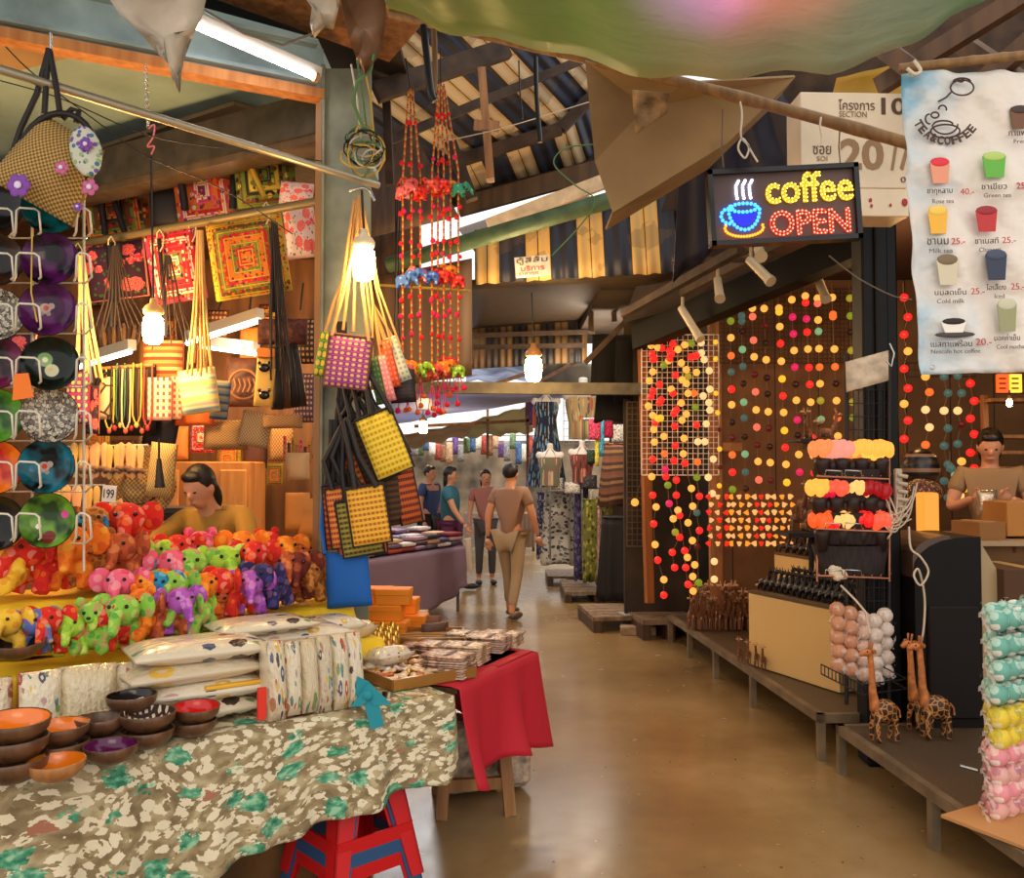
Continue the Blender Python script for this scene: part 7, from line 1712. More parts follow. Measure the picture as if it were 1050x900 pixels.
for i, (x, w, c) in enumerate([(410, 40, (190, 180, 170)), (452, 40, (120, 90, 80)), (498, 44, (176, 166, 156)), (538, 20, (140, 110, 90))]):
    q_ = P(x, 500, 17.5)
    t = thing('stall_table', 'distant stall table with a %s cloth, %s from left' % (['pale', 'brown', 'light grey', 'tan'][i], ORD[i]), 'table', (q_.x, 17.5, 0))
    part(MB().box((q_.x, 17.5, .74), (w * k(17.5), .8, .04)), 'tabletop', M_BWOOD, t); part(patch((q_.x - w * k(17.5) / 2, 17.08, .77), (q_.x + w * k(17.5) / 2, 17.08, .77), (q_.x + w * k(17.5) / 2, 17.05, .12), (q_.x - w * k(17.5) / 2, 17.05, .12), 24, 6, 0, .03, 5), 'cloth', S('far_cloth_%d' % i, c, .8), t)
    for sx in (-1, 1): part(MB().box((q_.x + sx * w * k(17.5) * .45, 17.6, .36), (.05, .05, .72)), 'leg', M_DWOOD, t)
bag('purple_banner', 543, 424, 15.2, 9, 24, S('purple_banner', (90, 56, 130), .7), 'purple banner hanging left of the blue flowered dress', 'banner', d=.02)
bag('orange_shirt', 549, 428, 14.8, 6, 22, S('orange_shirt', (206, 90, 60), .7), 'orange shirt hanging by the purple banner', 'garment', d=.08)
# ================================================================== RIGHT SHOP
LC = {'amber': (255, 168, 70), 'red': (255, 34, 30), 'orange': (255, 104, 40), 'coral': (255, 110, 84), 'yellow': (255, 176, 40), 'green': (150, 170, 40), 'mint': (140, 196, 140), 'teal': (90, 130, 120), 'pink': (230, 30, 90), 'dark': (70, 24, 20), 'maroon': (120, 16, 20), 'cream': (255, 200, 130), 'olive': (180, 160, 40)}
LE = {'dark': .25, 'maroon': .5, 'teal': .6, 'green': .9, 'olive': 1.1, 'mint': 1.0, 'pink': 1.4, 'red': 2.0, 'coral': 1.6, 'orange': 1.8, 'amber': 1.9, 'yellow': 1.9, 'cream': 1.7}
LM = {c: glow('ball_' + c, v, LE[c] * .5) for c, v in LC.items()}
BALL = MB().sph((0, 0, 0), 1, 12, 8).mesh('light_ball'); BALL.materials.append(LM['amber'])
def lights(pts, r, label, group, Y=None):
    """pts: (px,py,Y,colour)"""
    t = thing('string_light', label, 'string lights', P(pts[0][0], pts[-1][1], pts[0][2]), 0, group)
    c_ = [P(x, y, Yq) for x, y, Yq, c in pts]
    part(MB().tube([c_[0] + Vector((0, .01, .12))] + [p + Vector((0, .01, 0)) for p in c_], .003, 4), 'cord', M_STRING, t)
    for p, (x, y, Yq, c) in zip(c_, pts): shared(BALL, 'light_ball', LM[c], t, p, (0, 0, 0), r * (1 if c not in ('dark', 'maroon') else .92))
    return t
a, r, o, c, y, g, mi, te, p, d, m, cr, ol = 'amber red orange coral yellow green mint teal pink dark maroon cream olive'.split()
wall = [
 ([(747, 319, o) ] + [], None),
]
Z = 2.647
def zx(x): return 650 + x / Z
def zy(v): return 280 + v / Z
S1 = [([262, 130], [g, a, o, te, r, a, d, m, o, r, g], [130, 175, 224, 268, 315, 357, 405, 447, 493, 540, 587], 262, 268),
 (None, [te, te, d, mi, te, d, mi, te, d, mi, te, d], [116, 130, 158, 207, 253, 300, 350, 393, 444, 491, 540, 585], 291, 304),
 (None, [a, c, c, a, m, c, a, c, m, a, c], [95, 118, 182, 227, 275, 322, 371, 418, 467, 511, 561], 320, 340),
 (None, [a, m, d, a, d, d, a, m, d, a, m], [96, 142, 190, 235, 284, 328, 376, 421, 471, 514, 563], 352, 373),
 (None, [a, y, a, r, a, y, r, a, y, r, a, y], [95, 105, 145, 191, 239, 287, 333, 378, 427, 473, 519, 568], 392, 416),
 (None, [a, p, p, a, p, d, a, p, d, a, p], [72, 119, 165, 210, 255, 302, 345, 398, 440, 492, 540], 428, 452),
 (None, [a, r, p, r, a, r, r, a, r, a, r, r], [62, 80, 124, 160, 206, 256, 302, 350, 447, 495, 542, 590], 465, 492),
 (None, [a, c, a, mi, a, o, a, ol, mi], [68, 82, 127, 158, 205, 255, 300, 346, 397], 498, 514),
 (None, [a, o, o, a, o, d, a, o, a], [66, 112, 118, 206, 254, 300, 346, 393, 442], 538, 560),
 (None, [ol, g, d, ol, g, d, ol, g], [68, 116, 160, 210, 254, 300, 350, 392], 586, 600),
 (None, [a, a, a, a, y, a, a, a], [66, 78, 120, 157, 210, 345, 392, 437], 620, 634)]
names = ['green topped', 'teal and mint', 'coral', 'dark and amber', 'yellow and red', 'pink', 'red and amber', 'orange and mint', 'orange', 'olive green', 'amber']
for i, (_, cols, ys, x0, x1) in enumerate(S1):
    YW = 7.25 - .0 * i; y0, y1 = ys[0], ys[-1]
    pts = [(zx(lerp(x0, x1, (v - 60) / 530.0)), zy(v), YW, q) for v, q in zip(ys, cols)]
    lights(pts, .031, '%s ball string lights on the shop back wall, %s from left' % (names[i], ORD[i]), 'cotton ball string lights on the shop back wall')
# wall strings on the far side of the black post
Z2 = 3.213
for i, (x, ys, cols, lb) in enumerate([
  (928, [305, 325, 343, 360, 378, 398, 414, 431, 450, 470], [r, r, r, a, r, r, a, r, r, r], 'mostly red ball string just right of the black post'),
  (950, [386, 402, 420, 438, 456, 474, 491, 508], [a, o, cr, cr, o, m, a, o], 'amber and orange ball string right of the black post'),
  (969, [386, 403, 421, 439, 457, 476, 493, 510], [te, te, cr, te, te, te, te, te], 'dim teal ball string under the menu banner'),
  (983, [385, 403, 421, 435, 455, 473, 488, 500], [te, te, cr, m, te, a, cr, cr], 'tan and teal ball string under the menu banner'),
  (996, [393, 411, 429, 445, 464, 480, 500, 515], [r, r, r, r, r, r, r, r], 'all red ball string beside the coffee shelf')]):
    pts = [(x + (3 if j % 2 else -1), v, 6.7, q) for j, (v, q) in enumerate(zip(ys, cols))]
    lights(pts, .031, lb, 'cotton ball string lights beyond the black post')
lights([(975, 480, 6.3, te), (980, 487, 6.3, mi), (986, 484, 6.3, cr), (978, 495, 6.3, cr), (985, 497, 6.3, te), (990, 500, 6.3, y), (976, 505, 6.3, te), (984, 508, 6.3, cr)], .032, 'bunch of dim teal and cream balls hung under the banner', 'cotton ball string lights beyond the black post')
# grid panel strings
Z3 = 2.9
def gx(x): return 640 + x / Z3
def gy(v): return 330 + v / Z3
G = [([80, 90, 85, 75, 85, 80, 72, 85, 92, 88, 90, 85, 82, 85, 95, 88, 92, 100, 118, 118], [70, 110, 148, 175, 205, 222, 250, 278, 300, 320, 357, 408, 460, 515, 550, 600, 662, 708, 766, 812], [a, r, a, a, r, r, a, a, r, a, a, r, a, r, a, r, a, r, a, r], 'leftmost string lights of amber and red balls on the wire grid'),
 ([100, 112, 118, 105, 110, 105, 108, 100, 118, 120, 122, 124, 130, 134, 146, 152, 165, 143, 150], [76, 78, 128, 186, 232, 240, 286, 288, 340, 392, 438, 460, 485, 540, 585, 625, 640, 685, 730], [a, r, g, r, r, r, y, y, a, o, p, r, g, p, a, ol, r, r, r], 'red and amber string lights with green balls, second on the grid'),
 ([145, 135, 132, 152, 140, 145, 155, 148, 150, 152, 148, 155, 155, 160, 165, 180, 183, 190], [65, 85, 115, 158, 200, 212, 262, 272, 310, 368, 412, 470, 515, 560, 575, 680, 730, 780], [r, r, a, r, a, r, r, r, r, r, r, r, r, a, r, r, r, r], 'mostly red string lights down the middle of the wire grid'),
 ([160, 180, 185, 170, 172, 185, 190, 170, 185, 172, 178, 176, 180, 200, 204, 190, 203, 188, 210, 204, 205], [82, 68, 142, 122, 172, 183, 212, 241, 274, 292, 346, 392, 420, 495, 548, 597, 650, 700, 722, 757, 800], [a, a, a, a, a, a, a, a, a, a, a, a, r, a, a, a, a, a, a, a, a], 'amber string lights on the right middle of the grid'),
 ([200, 212, 198, 190, 212, 208, 212, 215, 219, 218, 216, 224, 216, 224, 218, 222], [64, 102, 104, 162, 152, 212, 254, 306, 356, 416, 462, 518, 567, 620, 668, 775], [g, r, r, ol, m, o, g, r, cr, o, g, r, te, r, m, g], 'red and green string lights just right of the amber ones'),
 ([229, 230, 238, 235, 253, 255, 252, 255, 244, 240, 265, 250, 262, 268, 268], [62, 92, 112, 220, 145, 200, 240, 262, 303, 356, 408, 462, 510, 712, 765], [cr, cr, cr, cr, cr, cr, cr, cr, cr, cr, cr, cr, cr, cr, cr], 'cream bell string lights at the right edge of the wire grid'),
 ([272, 272, 273, 278, 283, 284, 285, 283], [60, 110, 212, 270, 320, 378, 432, 487], [y, y, y, y, m, y, m, y], 'small yellow string lights hanging beyond the wire grid'),
 ([83, 85, 140, 135, 215, 215], [95, 110, 95, 110, 100, 150], [r, r, r, r, r, a], 'short red string light cluster at the top of the grid')]
for i, (xs, ys, cols, lb) in enumerate(G):
    q = sorted(zip(ys, xs, cols)); pts = [(gx(x_), gy(v), 7.45 - .012 * (i % 4), cc) for v, x_, cc in q]
    lights(pts, .031 if i not in (6,) else .022, lb, 'string lights hung over the white wire grid')
lights([(664, 470, 8.7, a), (651, 515, 8.9, a)], .04, 'two amber balls on the tan wire grid', 'x')
# paper flower clusters
FL = MB().lathe([(.001, -.5), (.28, -.35), (.5, .25), (.62, .5), (.4, .3), (.1, .1), (.001, .05)], 7).mesh('blossom')
M_FC = glow('blossom_cream', (255, 180, 104), .75); M_FR = glow('blossom_red', (240, 36, 22), .8); M_FY = glow('blossom_yellow', (255, 150, 44), .8)
FL.materials.append(M_FC)
for i, (x0, n_, w, A_, B_) in enumerate([(728, 3, 9, M_FC, M_FR), (751, 3, 8, M_FC, M_FY), (775, 3, 6.5, M_FR, M_FC), (795, 3, 8, M_FY, M_FC)]):
    t = thing('flower_light_garland', ['cream and red', 'cream and amber', 'red and cream', 'amber and cream'][i] + ' paper flower light garland on the shop wall, ' + ORD[i] + ' from left', 'string lights', P(x0 + 9, 560, 7.2), 0, 'paper flower light garlands')
    for q in range(n_):
        x = x0 + q * w; part(MB().tube([P(x, 503, 7.22), P(x + 1, 560, 7.22)], .003, 4), 'cord', M_STRING, t)
        for v in range(7):
            shared(FL, 'blossom', A_ if (v + q) % 2 else B_, t, P(x + (v % 2) * 2 - 1, 510 + v * 8, 7.18), ((v % 2) * .8 - .4, (q - 1) * .5, v), .036 if (v + q) % 2 else .04)
# thin dark grid on back wall
wire_grid(738, 296, 888, 372, 7.5, 34, 17, S('grid_dark', (34, 26, 22), .5), 'wire_grid', 'dark wire grid high on the shop back wall', .003)
wire_grid(926, 372, 1000, 386, 6.9, 12, 2, S('grid_dark', ()), 'wire_grid', 'dark wire grid beyond the black post', .003)
single(MB().box(P(751, 458, 7.5), (.16, .03, .07)), 'wall_bracket', S('bracket_wood', (150, 100, 50), .6), 'small wooden bracket on the shop wall by the grid', 'bracket')
# track lights
def spot(px, py, ex, ey, Y, label):
    t = thing('track_light', label, 'spotlight', P(px, py, Y)); A_ = P(px, py, Y); E = P(ex, ey, Y - .15)
    part(MB().cyl(A_, A_ + Vector((0, 0, .1)), .012, n=8), 'stem', S('spot_cream', (206, 186, 150), .4), t)
    part(MB().cyl(lerp(A_, E, -.1), E, .028, .030, 12).cyl(E, lerp(A_, E, 1.15), .034, .036, 12), 'barrel', S('spot_cream', ()), t)
    return t
spot(770, 268, 788, 286, 5.6, 'cream cylindrical spotlight just under the coffee sign')
spot(736, 288, 738, 304, 6.0, 'cream spotlight to the left under the coffee sign')
spot(838, 284, 846, 304, 5.9, 'cream spotlight above the orange string lights')
spot(700, 318, 716, 344, 6.6, 'cream spotlight above the wire grid panel')
spot(778, 256, 780, 262, 5.0, 'tiny spotlight touching the bottom of the coffee sign')
string([(850, 262), (880, 285), (915, 303), (935, 307)], 4.7, 'thin cable sagging from the coffee sign to the banner', .004, S('grey_cable', ()), 'cable', 'cable')

# benches
M_BENCH = solid('bench_grey', (110, 92, 68), .6, var=.15, vscale=6); M_BTOP = p_spots('bench_top_tread', [(84, 66, 46), (104, 84, 60)], 90, .3, .5, bump=.6)
def bench(x0, y0, x1, y1, dep, z, legs, label):
    """front edge from (x0,y0) far to (x1,y1) near"""
    A_ = Vector((x0, y0, 0)); B_ = Vector((x1, y1, 0)); dr = (A_ - B_).normalized(); nr = Vector((dr.y, -dr.x, 0)); L = (A_ - B_).length; rz = math.atan2(dr.y, dr.x)
    t = thing('low_bench', label, 'bench', (A_ + B_) / 2, rz); M = Matrix.Translation((A_ + B_) / 2) @ Matrix.Rotation(rz, 4, 'Z')
    part(xf(MB().box((0, -dep / 2, z - .006), (L - .04, dep - .04, .008)), M), 'top_plate', M_BTOP, t)
    part(xf(MB().box((0, -.02, z - .025), (L, .04, .05)).box((0, -dep + .02, z - .025), (L, .04, .05)).box((L / 2 - .02, -dep / 2, z - .025), (.04, dep, .05)).box((-L / 2 + .02, -dep / 2, z - .025), (.04, dep, .05)), M), 'frame', M_BENCH, t)
    for f in legs:
        for v in (.02, dep - .02):
            part(xf(MB().box((lerp(-L / 2 + .02, L / 2 - .02, f), -v, (z - .05) / 2), (.04, .04, z - .05)), M), 'leg', M_BENCH, t)
    return M, L
bench(1.48, 8.4, 1.73, 5.0, 1.25, .262, [0, .33, .58, .80, 1], 'long low grey bench carrying the cream display boxes')
bench(1.76, 4.82, 1.86, 2.9, 1.1, .262, [0, .5, 1], 'nearer low grey bench carrying the giraffes and ball packs')
# cream display boxes
def crate(p0, p1, depth, h, label, z=.266):
    A_ = Vector((p0.x, p0.y, 0)); B_ = Vector((p1.x, p1.y, 0)); dr = (B_ - A_); L = dr.length; dr.normalize(); nr = Vector((-dr.y, dr.x, 0)); rz = math.atan2(dr.y, dr.x)
    c_ = (A_ + B_) / 2 + nr * depth / 2
    t = thing('display_box', label, 'box', (c_.x, c_.y, z), rz); M = Matrix.Translation((c_.x, c_.y, z)) @ Matrix.Rotation(rz, 4, 'Z')
    part(xf(MB().box((0, 0, h / 2 - .01), (L, depth, h - .02), bev=.004), M), 'body', S('cream_board', (228, 190, 124), .6), t)
    part(xf(MB().box((0, 0, h - .01), (L, depth, .02)), M), 'top_panel', S('box_top', (96, 76, 50), .6), t)
    return M, L
fA, fB = Zp(768, 680, .27), Zp(861, 710, .27)
M1, L1_ = crate(fA, fB, .42, .52, 'large cream display box on the long bench')
bA, bB = P(794, 590, 7.0), P(866, 605, 6.2)
M2, L2_ = crate(Vector((bA.x, bA.y, 0)), Vector((bB.x, bB.y, 0)), .3, .72, 'second cream display box behind the large one')
cA, cB = P(820, 555, 7.3), P(846, 560, 7.1)
M3, L3_ = crate(Vector((cA.x, cA.y, 0)), Vector((cB.x, cB.y, 0)), .25, .98, 'small tall cream box behind the second one')
# carved black figures
cf = MB().sph((0, .012, .05), (.020, .034, .022), 10, 8).tube([(0, -.012, .05), (0, -.03, .085), (0, -.034, .115)], [.017, .012, .010], 8).sph((0, -.046, .122), (.013, .024, .013), 10, 8).tube([(0, .045, .055), (0, .075, .04), (0, .09, .01)], [.008, .006, .004], 6)
for sx in (-1, 1): cf.cyl((sx * .012, -.01, .045), (sx * .015, -.03, 0), .009, .007, 8).cyl((sx * .012, .03, .045), (sx * .016, .045, 0), .011, .007, 8)
fg = thing('carved_figure', 'x', 'figurine', (0, 0, 0), 0, 'black carved animal figures on the display boxes')
part(fused(cf, .0045), 'body', S('ebony', (30, 22, 18), .3), fg)
part(MB().cyl((-.01, -.036, .13), (-.016, -.03, .15), .004, .002, 6).cyl((.01, -.036, .13), (.016, -.03, .15), .004, .002, 6), 'ears', S('ebony', ()), fg)
K = Kind(fg)
for i in range(14):
    for jn, j_ in (('front', -.10), ('back', .10)):
        p_ = M1 @ Vector((lerp(-L1_ / 2 + .05, L1_ / 2 - .05, i / 13), j_, .521)); K.put(p_, (0, 0, .9 + rnd.uniform(-.25, .25)), 'black carved figure on the large cream box, %s from left in the %s row' % (ORD[i], jn), scale=1.15)
for i in range(10):
    for jn, j_ in (('front', -.08), ('back', .07)):
        K.put(M2 @ Vector((lerp(-L2_ / 2 + .05, L2_ / 2 - .05, i / 9), j_, .721)), (0, 0, .9 + rnd.uniform(-.3, .3)), 'black carved figure on the second cream box, %s from left in the %s row' % (ORD[i], jn), scale=1.0)
# small deer figures
M_DEER = p_spots('deer_wood', [(120, 76, 48), (216, 176, 130), (70, 40, 28)], 60, .25, .45, bump=.2)
dm_ = MB().sph((0, 0, .10), (.025, .05, .03), 10, 8).tube([(0, -.04, .11), (0, -.06, .16), (0, -.065, .20)], [.016, .012, .011], 8).sph((0, -.078, .205), (.013, .026, .014), 8, 6)
for sx in (-1, 1): dm_.cyl((sx * .015, -.03, .09), (sx * .018, -.038, 0), .008, .006, 8).cyl((sx * .015, .035, .09), (sx * .018, .045, 0), .009, .006, 8)
df = thing('deer_figure', 'x', 'figurine', (0, 0, 0), 0, 'small brown deer figures on the long bench')
part(fused(dm_, .005), 'body', M_DEER, df)
for sx in (-1, 1): part(MB().sph((sx * .02, -.062, .222), (.012, .004, .007), 8, 6), 'ear', S('deer_ear', (196, 150, 110), .5), df)
part(MB().cyl((.006, -.062, .215), (.012, -.055, .245), .003, .002, 5).cyl((-.006, -.062, .215), (-.012, -.055, .245), .003, .002, 5), 'antlers', S('deer_ear', ()), df)
K = Kind(df)
dl = [(696, 634), (703, 637), (709, 641), (716, 645), (700, 628), (708, 631), (716, 636), (712, 626), (738, 640), (746, 643), (753, 640), (742, 633), (750, 634), (758, 636), (765, 632), (735, 630), (729, 636), (760, 627)]
for i, (x, v) in enumerate(sorted(dl)):
    p_ = Zp(x, v, .266); K.put(Vector((min(p_.x, 2.6), min(p_.y, 7.6), .266)), (0, 0, rnd.uniform(-1, .6)), 'small brown deer figure on the far half of the long bench, %s from left' % ORD[i], scale=1.25 + .25 * (i % 3))
for i, (x, v) in enumerate([(759, 678), (768, 681), (776, 684), (783, 687)]):
    p_ = Zp(x, v, .266); K.put(Vector((p_.x, p_.y, .266)), (.0, 0, -.4), 'small deer figure at the foot of the large cream box, %s from left' % ORD[i], scale=.75)
dw = MB()
# dark shelf of deer masks beside the wall lights
for i, (x, v, Yq) in enumerate([(828, 432, 6.2), (838, 442, 6.1), (822, 505, 6.4), (834, 515, 6.3), (828, 528, 6.4), (842, 500, 6.2), (846, 432, 6.3), (818, 520, 6.5)]):
    K.put(P(x, v, Yq) + Vector((0, 0, -.2)), (0, 0, -.5 + .3 * i), 'dark deer figure stacked beside the flower light rack, number %s from the top left' % ORD[i], scale=1.2)
single(MB().box(P(832, 547, 6.3), (.42, .3, .03)).cyl(P(832, 547, 6.35), P(832, 640, 6.35), .02, n=8), 'figure_stand', BK, 'dark stand holding deer figures behind the flower light rack', 'stand')
single(MB().box(P(836, 452, 6.2), (.30, .3, .02)).cyl(P(836, 452, 6.25), P(836, 547, 6.25), .012, n=8), 'figure_stand', BK, 'small upper stand for deer figures near the wall lights', 'stand')
# giraffes
M_GIR = p_crack('giraffe_body', (190, 130, 70), [(60, 34, 20), (84, 50, 28), (50, 28, 18)], 34, 'Object', .35, .08)
M_GWD = solid('giraffe_neck', (176, 104, 52), .4, var=.25, vscale=30)
def giraffe():
    t = thing('giraffe_figure', 'x', 'figurine', (0, 0, 0), 0, 'carved wooden giraffes on the nearer bench')
    b = MB().sph((.0, 0, .135), (.075, .042, .052), 14, 10)
    for sx, bx in ((-1, -.048), (1, .048)):
        for sy in (-1, 1): b.tube([(bx, sy * .02, .11), (bx + sx * .008, sy * .026, .06), (bx + sx * .004, sy * .028, .004)], [.018, .012, .014], 8)
    part(fused(b, .006), 'body', M_GIR, t)
    n_ = fused(MB().tube([(-.05, 0, .14), (-.066, 0, .22), (-.07, 0, .31), (-.078, 0, .385)], [.03, .02, .016, .015], 10).sph((-.098, 0, .395), (.038, .018, .017), 12, 8).sph((-.128, 0, .389), (.016, .014, .012), 8, 6), .005)
    part(n_, 'neck', M_GWD, t)
    for sy in (-1, 1):
        part(MB().sph((-.072, sy * .026, .402), (.007, .018, .011), 8, 6), 'ear', M_GWD, t)
        part(MB().cyl((-.078, sy * .009, .405), (-.072, sy * .012, .44), .0045, .006, 8), 'horn', M_GWD, t)
        part(MB().sph((-.105, sy * .016, .402), .0045, 8, 6), 'eye', S('eye_black', ()), t)
    part(MB().tube([(.072, 0, .15), (.092, 0, .13), (.094, 0, .10)], [.005, .004, .006], 6), 'tail', M_GWD, t)
    return t
K = Kind(giraffe())
for (x, v, rz, sc, lb) in [(907, 760, .25, 1.08, 'single wooden giraffe standing left of the pair'), (960, 757, .05, 1.12, 'front wooden giraffe of the pair near the black post'), (944, 748, .5, 1.1, 'rear wooden giraffe of the pair near the black post')]:
    p_ = Zp(x, v, .266); K.put(Vector((p_.x, p_.y, .266)), (0, 0, rz), lb, scale=(sc * .92, sc * .92, sc * 1.06))
# wire shelf with fibre flower lights
Yf = 4.72
fr_ = thing('flower_light_rack', 'three tier pink wire rack holding glowing flower lights', 'rack', P(875, 592, Yf))
M_PKW = S('pink_wire', (196, 130, 100), .4, .4)
for yy in (488, 542, 590):
    part(MB().tube([P(838, yy, Yf - .1), P(912, yy + 3, Yf - .1), P(912, yy - 1, Yf + .18), P(842, yy - 4, Yf + .18), P(838, yy, Yf - .1)], .005, 5), 'shelf_wire', M_PKW, fr_)
    for q in range(9):
        part(MB().tube([P(840 + q * 9, yy, Yf - .1), P(842 + q * 9, yy - 3, Yf + .18)], .003, 4), 'cross_wire', M_PKW, fr_)
    for x in (846, 866): part(MB().tube([P(x, yy, Yf - .1), P(x + 1, yy - 6, Yf - .12), P(x + 17, yy - 5, Yf - .12), P(x + 18, yy, Yf - .1)], .004, 5), 'wire_loop', S('chrome', ()), fr_)
for x in (838, 912): part(MB().tube([P(x, 470, Yf + .02), P(x, 596, Yf + .02)], .006, 5), 'upright', M_PKW, fr_)
HEAD = MB()
Rh = random.Random(3)
for i in range(16):
    a_ = 2.4 * i; rr = .55 * sqrt(i / 16); HEAD.sph((rr * cos(a_), rr * sin(a_) * .8, .35 * sqrt(1 - min(1, rr * rr * 2.5)) + Rh.uniform(-.04, .04)), Rh.uniform(.22, .30), 8, 6, jit=.05)
HEADm = HEAD.mesh('bloom'); HEADm.materials.append(LM['amber'])
fl = thing('flower_light', 'x', 'light', (0, 0, 0), 0, 'glowing flower lights on the wire rack')
part(MB().lathe([(.001, -.11), (.03, -.11), (.042, -.03), (.045, 0), (.001, .005)], 10), 'base', S('base_dark', (40, 22, 16), .5), fl)
o_ = bpy.data.objects.new('bloom', HEADm); COL.objects.link(o_); o_.parent = fl; o_.scale = (.112, .1, .15); o_.location = (0, 0, .015)
K = Kind(fl)
GL = {n_: glow('bloom_' + n_, v, e * .5) for n_, v, e in [('peach', (255, 130, 70), 1.8), ('rosy', (240, 150, 130), 1.5), ('amber', (255, 160, 60), 2.2), ('gold', (255, 170, 70), 2.4), ('magenta', (226, 20, 60), 1.3), ('coral', (255, 90, 60), 1.5), ('cream', (255, 180, 100), 2.0), ('crimson', (180, 10, 20), 1.0), ('red', (250, 30, 24), 1.6), ('flame', (255, 80, 24), 2.0)]}
for yy, cols, tn in [(470, ['peach', 'rosy', 'rosy', 'peach', 'amber', 'gold', 'amber'], 'top'), (510, ['amber', 'magenta', 'coral', 'coral', 'cream', 'cream', 'crimson', 'crimson'], 'middle'), (543, ['flame', 'red', 'cream', 'red', 'red', 'flame', 'coral'], 'bottom')]:
    for i, cn in enumerate(cols):
        x = lerp(843, 903, i / (len(cols) - 1)) + (-3 if tn == 'middle' else 0)
        K.put(P(x, yy + 3 * (i % 2), Yf + .03 * (i % 2)), (0, 0, i * 1.3), '%s glowing flower light, %s from left on the %s tier' % (cn, ORD[i], tn), mats={'bloom': GL[cn]})
# baskets under tiers
for yy, lb in ((494, 'top'), (538, 'middle'), (572, 'bottom')):
    single(MB().lathe([(.17, -.10), (.21, .07), (.2, .07), (.16, -.09)], 20, Matrix.Translation(P(872, yy, Yf + .04)) @ Matrix.Diagonal((1, .45, 1, 1))), 'dark_basket', p_weave('basket_dark', (40, 22, 18), (24, 14, 12), 20), 'dark woven basket on the %s tier of the flower rack' % lb, 'basket')
# black display stand with a paper sign
ds_ = thing('display_stand', 'black grid stand with a pale sheet on top by the post', 'stand', P(890, 700, 4.74))
for x in (868, 912): part(MB().cyl(P(x, 362, 4.86), P(x, 722, 4.86), .012, n=8), 'upright', BK, ds_)
m = MB()
for i in range(9): m.cyl(P(870 + i * 5.2, 398, 4.87), P(870 + i * 5.2, 690, 4.87), .003, n=4, cap=False)
for i in range(22): m.cyl(P(868, 400 + i * 13.5, 4.87), P(912, 400 + i * 13.5, 4.87), .003, n=4, cap=False)
part(m, 'grid', BK, ds_)
part(patch(P(867, 371, 4.66), P(911, 359, 4.64), P(911, 390, 4.64), P(868, 402, 4.66), 6, 4, .005), 'pale_sheet', solid('sheet_pale', (206, 184, 156), .35, var=.15, vscale=14), ds_, solidify=.004)
part(MB().tube([P(912, 352, 4.6), P(917, 362, 4.6), P(914, 376, 4.6), P(909, 370, 4.6)], .005, 5), 'hook', S('chrome', ()), ds_)
# power strip and white cords on the post
ps = thing('power_strip', 'white power strip fixed upright on the black post', 'power strip', P(921, 515, 4.75))
part(MB().box(P(921, 506, 4.76), (.04, .03, .27), bev=.006), 'housing', S('strip_white', (196, 180, 156), .4), ps)
for q in range(6): part(MB().cyl(P(921, 487 + q * 8, 4.74), P(931, 489 + q * 8, 4.72), .011, n=8), 'plug', S('strip_white', ()), ps)
ct = thing('cord_tangle', 'tangle of white cords hanging from the flower rack to the power strip', 'cords', P(925, 560, 4.75)); R = random.Random(9)
for i in range(13):
    x0 = 902 + R.uniform(-3, 6); y0 = 478 + R.uniform(0, 70); x1 = 930 + R.uniform(-6, 10); y1 = 490 + R.uniform(0, 44); dp = R.uniform(545, 590)
    part(MB().tube([P(x0 + (x1 - x0) * t_ + 3 * sin(t_ * 7 + i), lerp(lerp(y0, dp, t_), lerp(dp, y1, t_), t_), 4.78 - .12 * sin(t_ * pi)) for t_ in [q / 14 for q in range(15)]], .0045, 5), 'cord', S('cord_white', (210, 190, 164), .5), ct)
part(MB().tube(smooth([P(932, 540, 4.72), P(934, 562, 4.68), P(944, 571, 4.65), P(952, 586, 4.64), P(944, 600, 4.64), P(937, 590, 4.65), P(942, 584, 4.66), P(948, 612, 4.68), P(947, 645, 4.68), P(942, 668, 4.68)]), .006, 6), 'cord', S('cord_white', ()), ct)
# white flower lamp
wf = thing('flower_light', 'unlit white flower light on the figures of the second box', 'light', P(857, 590, 4.66))
part(xf(HEAD_c := (lambda: (lambda mm: (setattr(mm, 'v', [v.copy() for v in HEAD.v]), setattr(mm, 'f', [list(f) for f in HEAD.f]), setattr(mm, 'sm', list(HEAD.sm)), setattr(mm, 'uv', list(HEAD.uv)), mm)[-1])(MB()))(), TR(P(857, 590, 4.66), (.6, .3, 0), .075)), 'bloom', S('petal_white', (226, 206, 176), .7), wf)
part(MB().tube([P(862, 600, 4.66), P(878, 616, 4.6), P(888, 628, 4.55), P(892, 650, 4.5)], .006, 5), 'stem', S('cord_white', ()), wf)
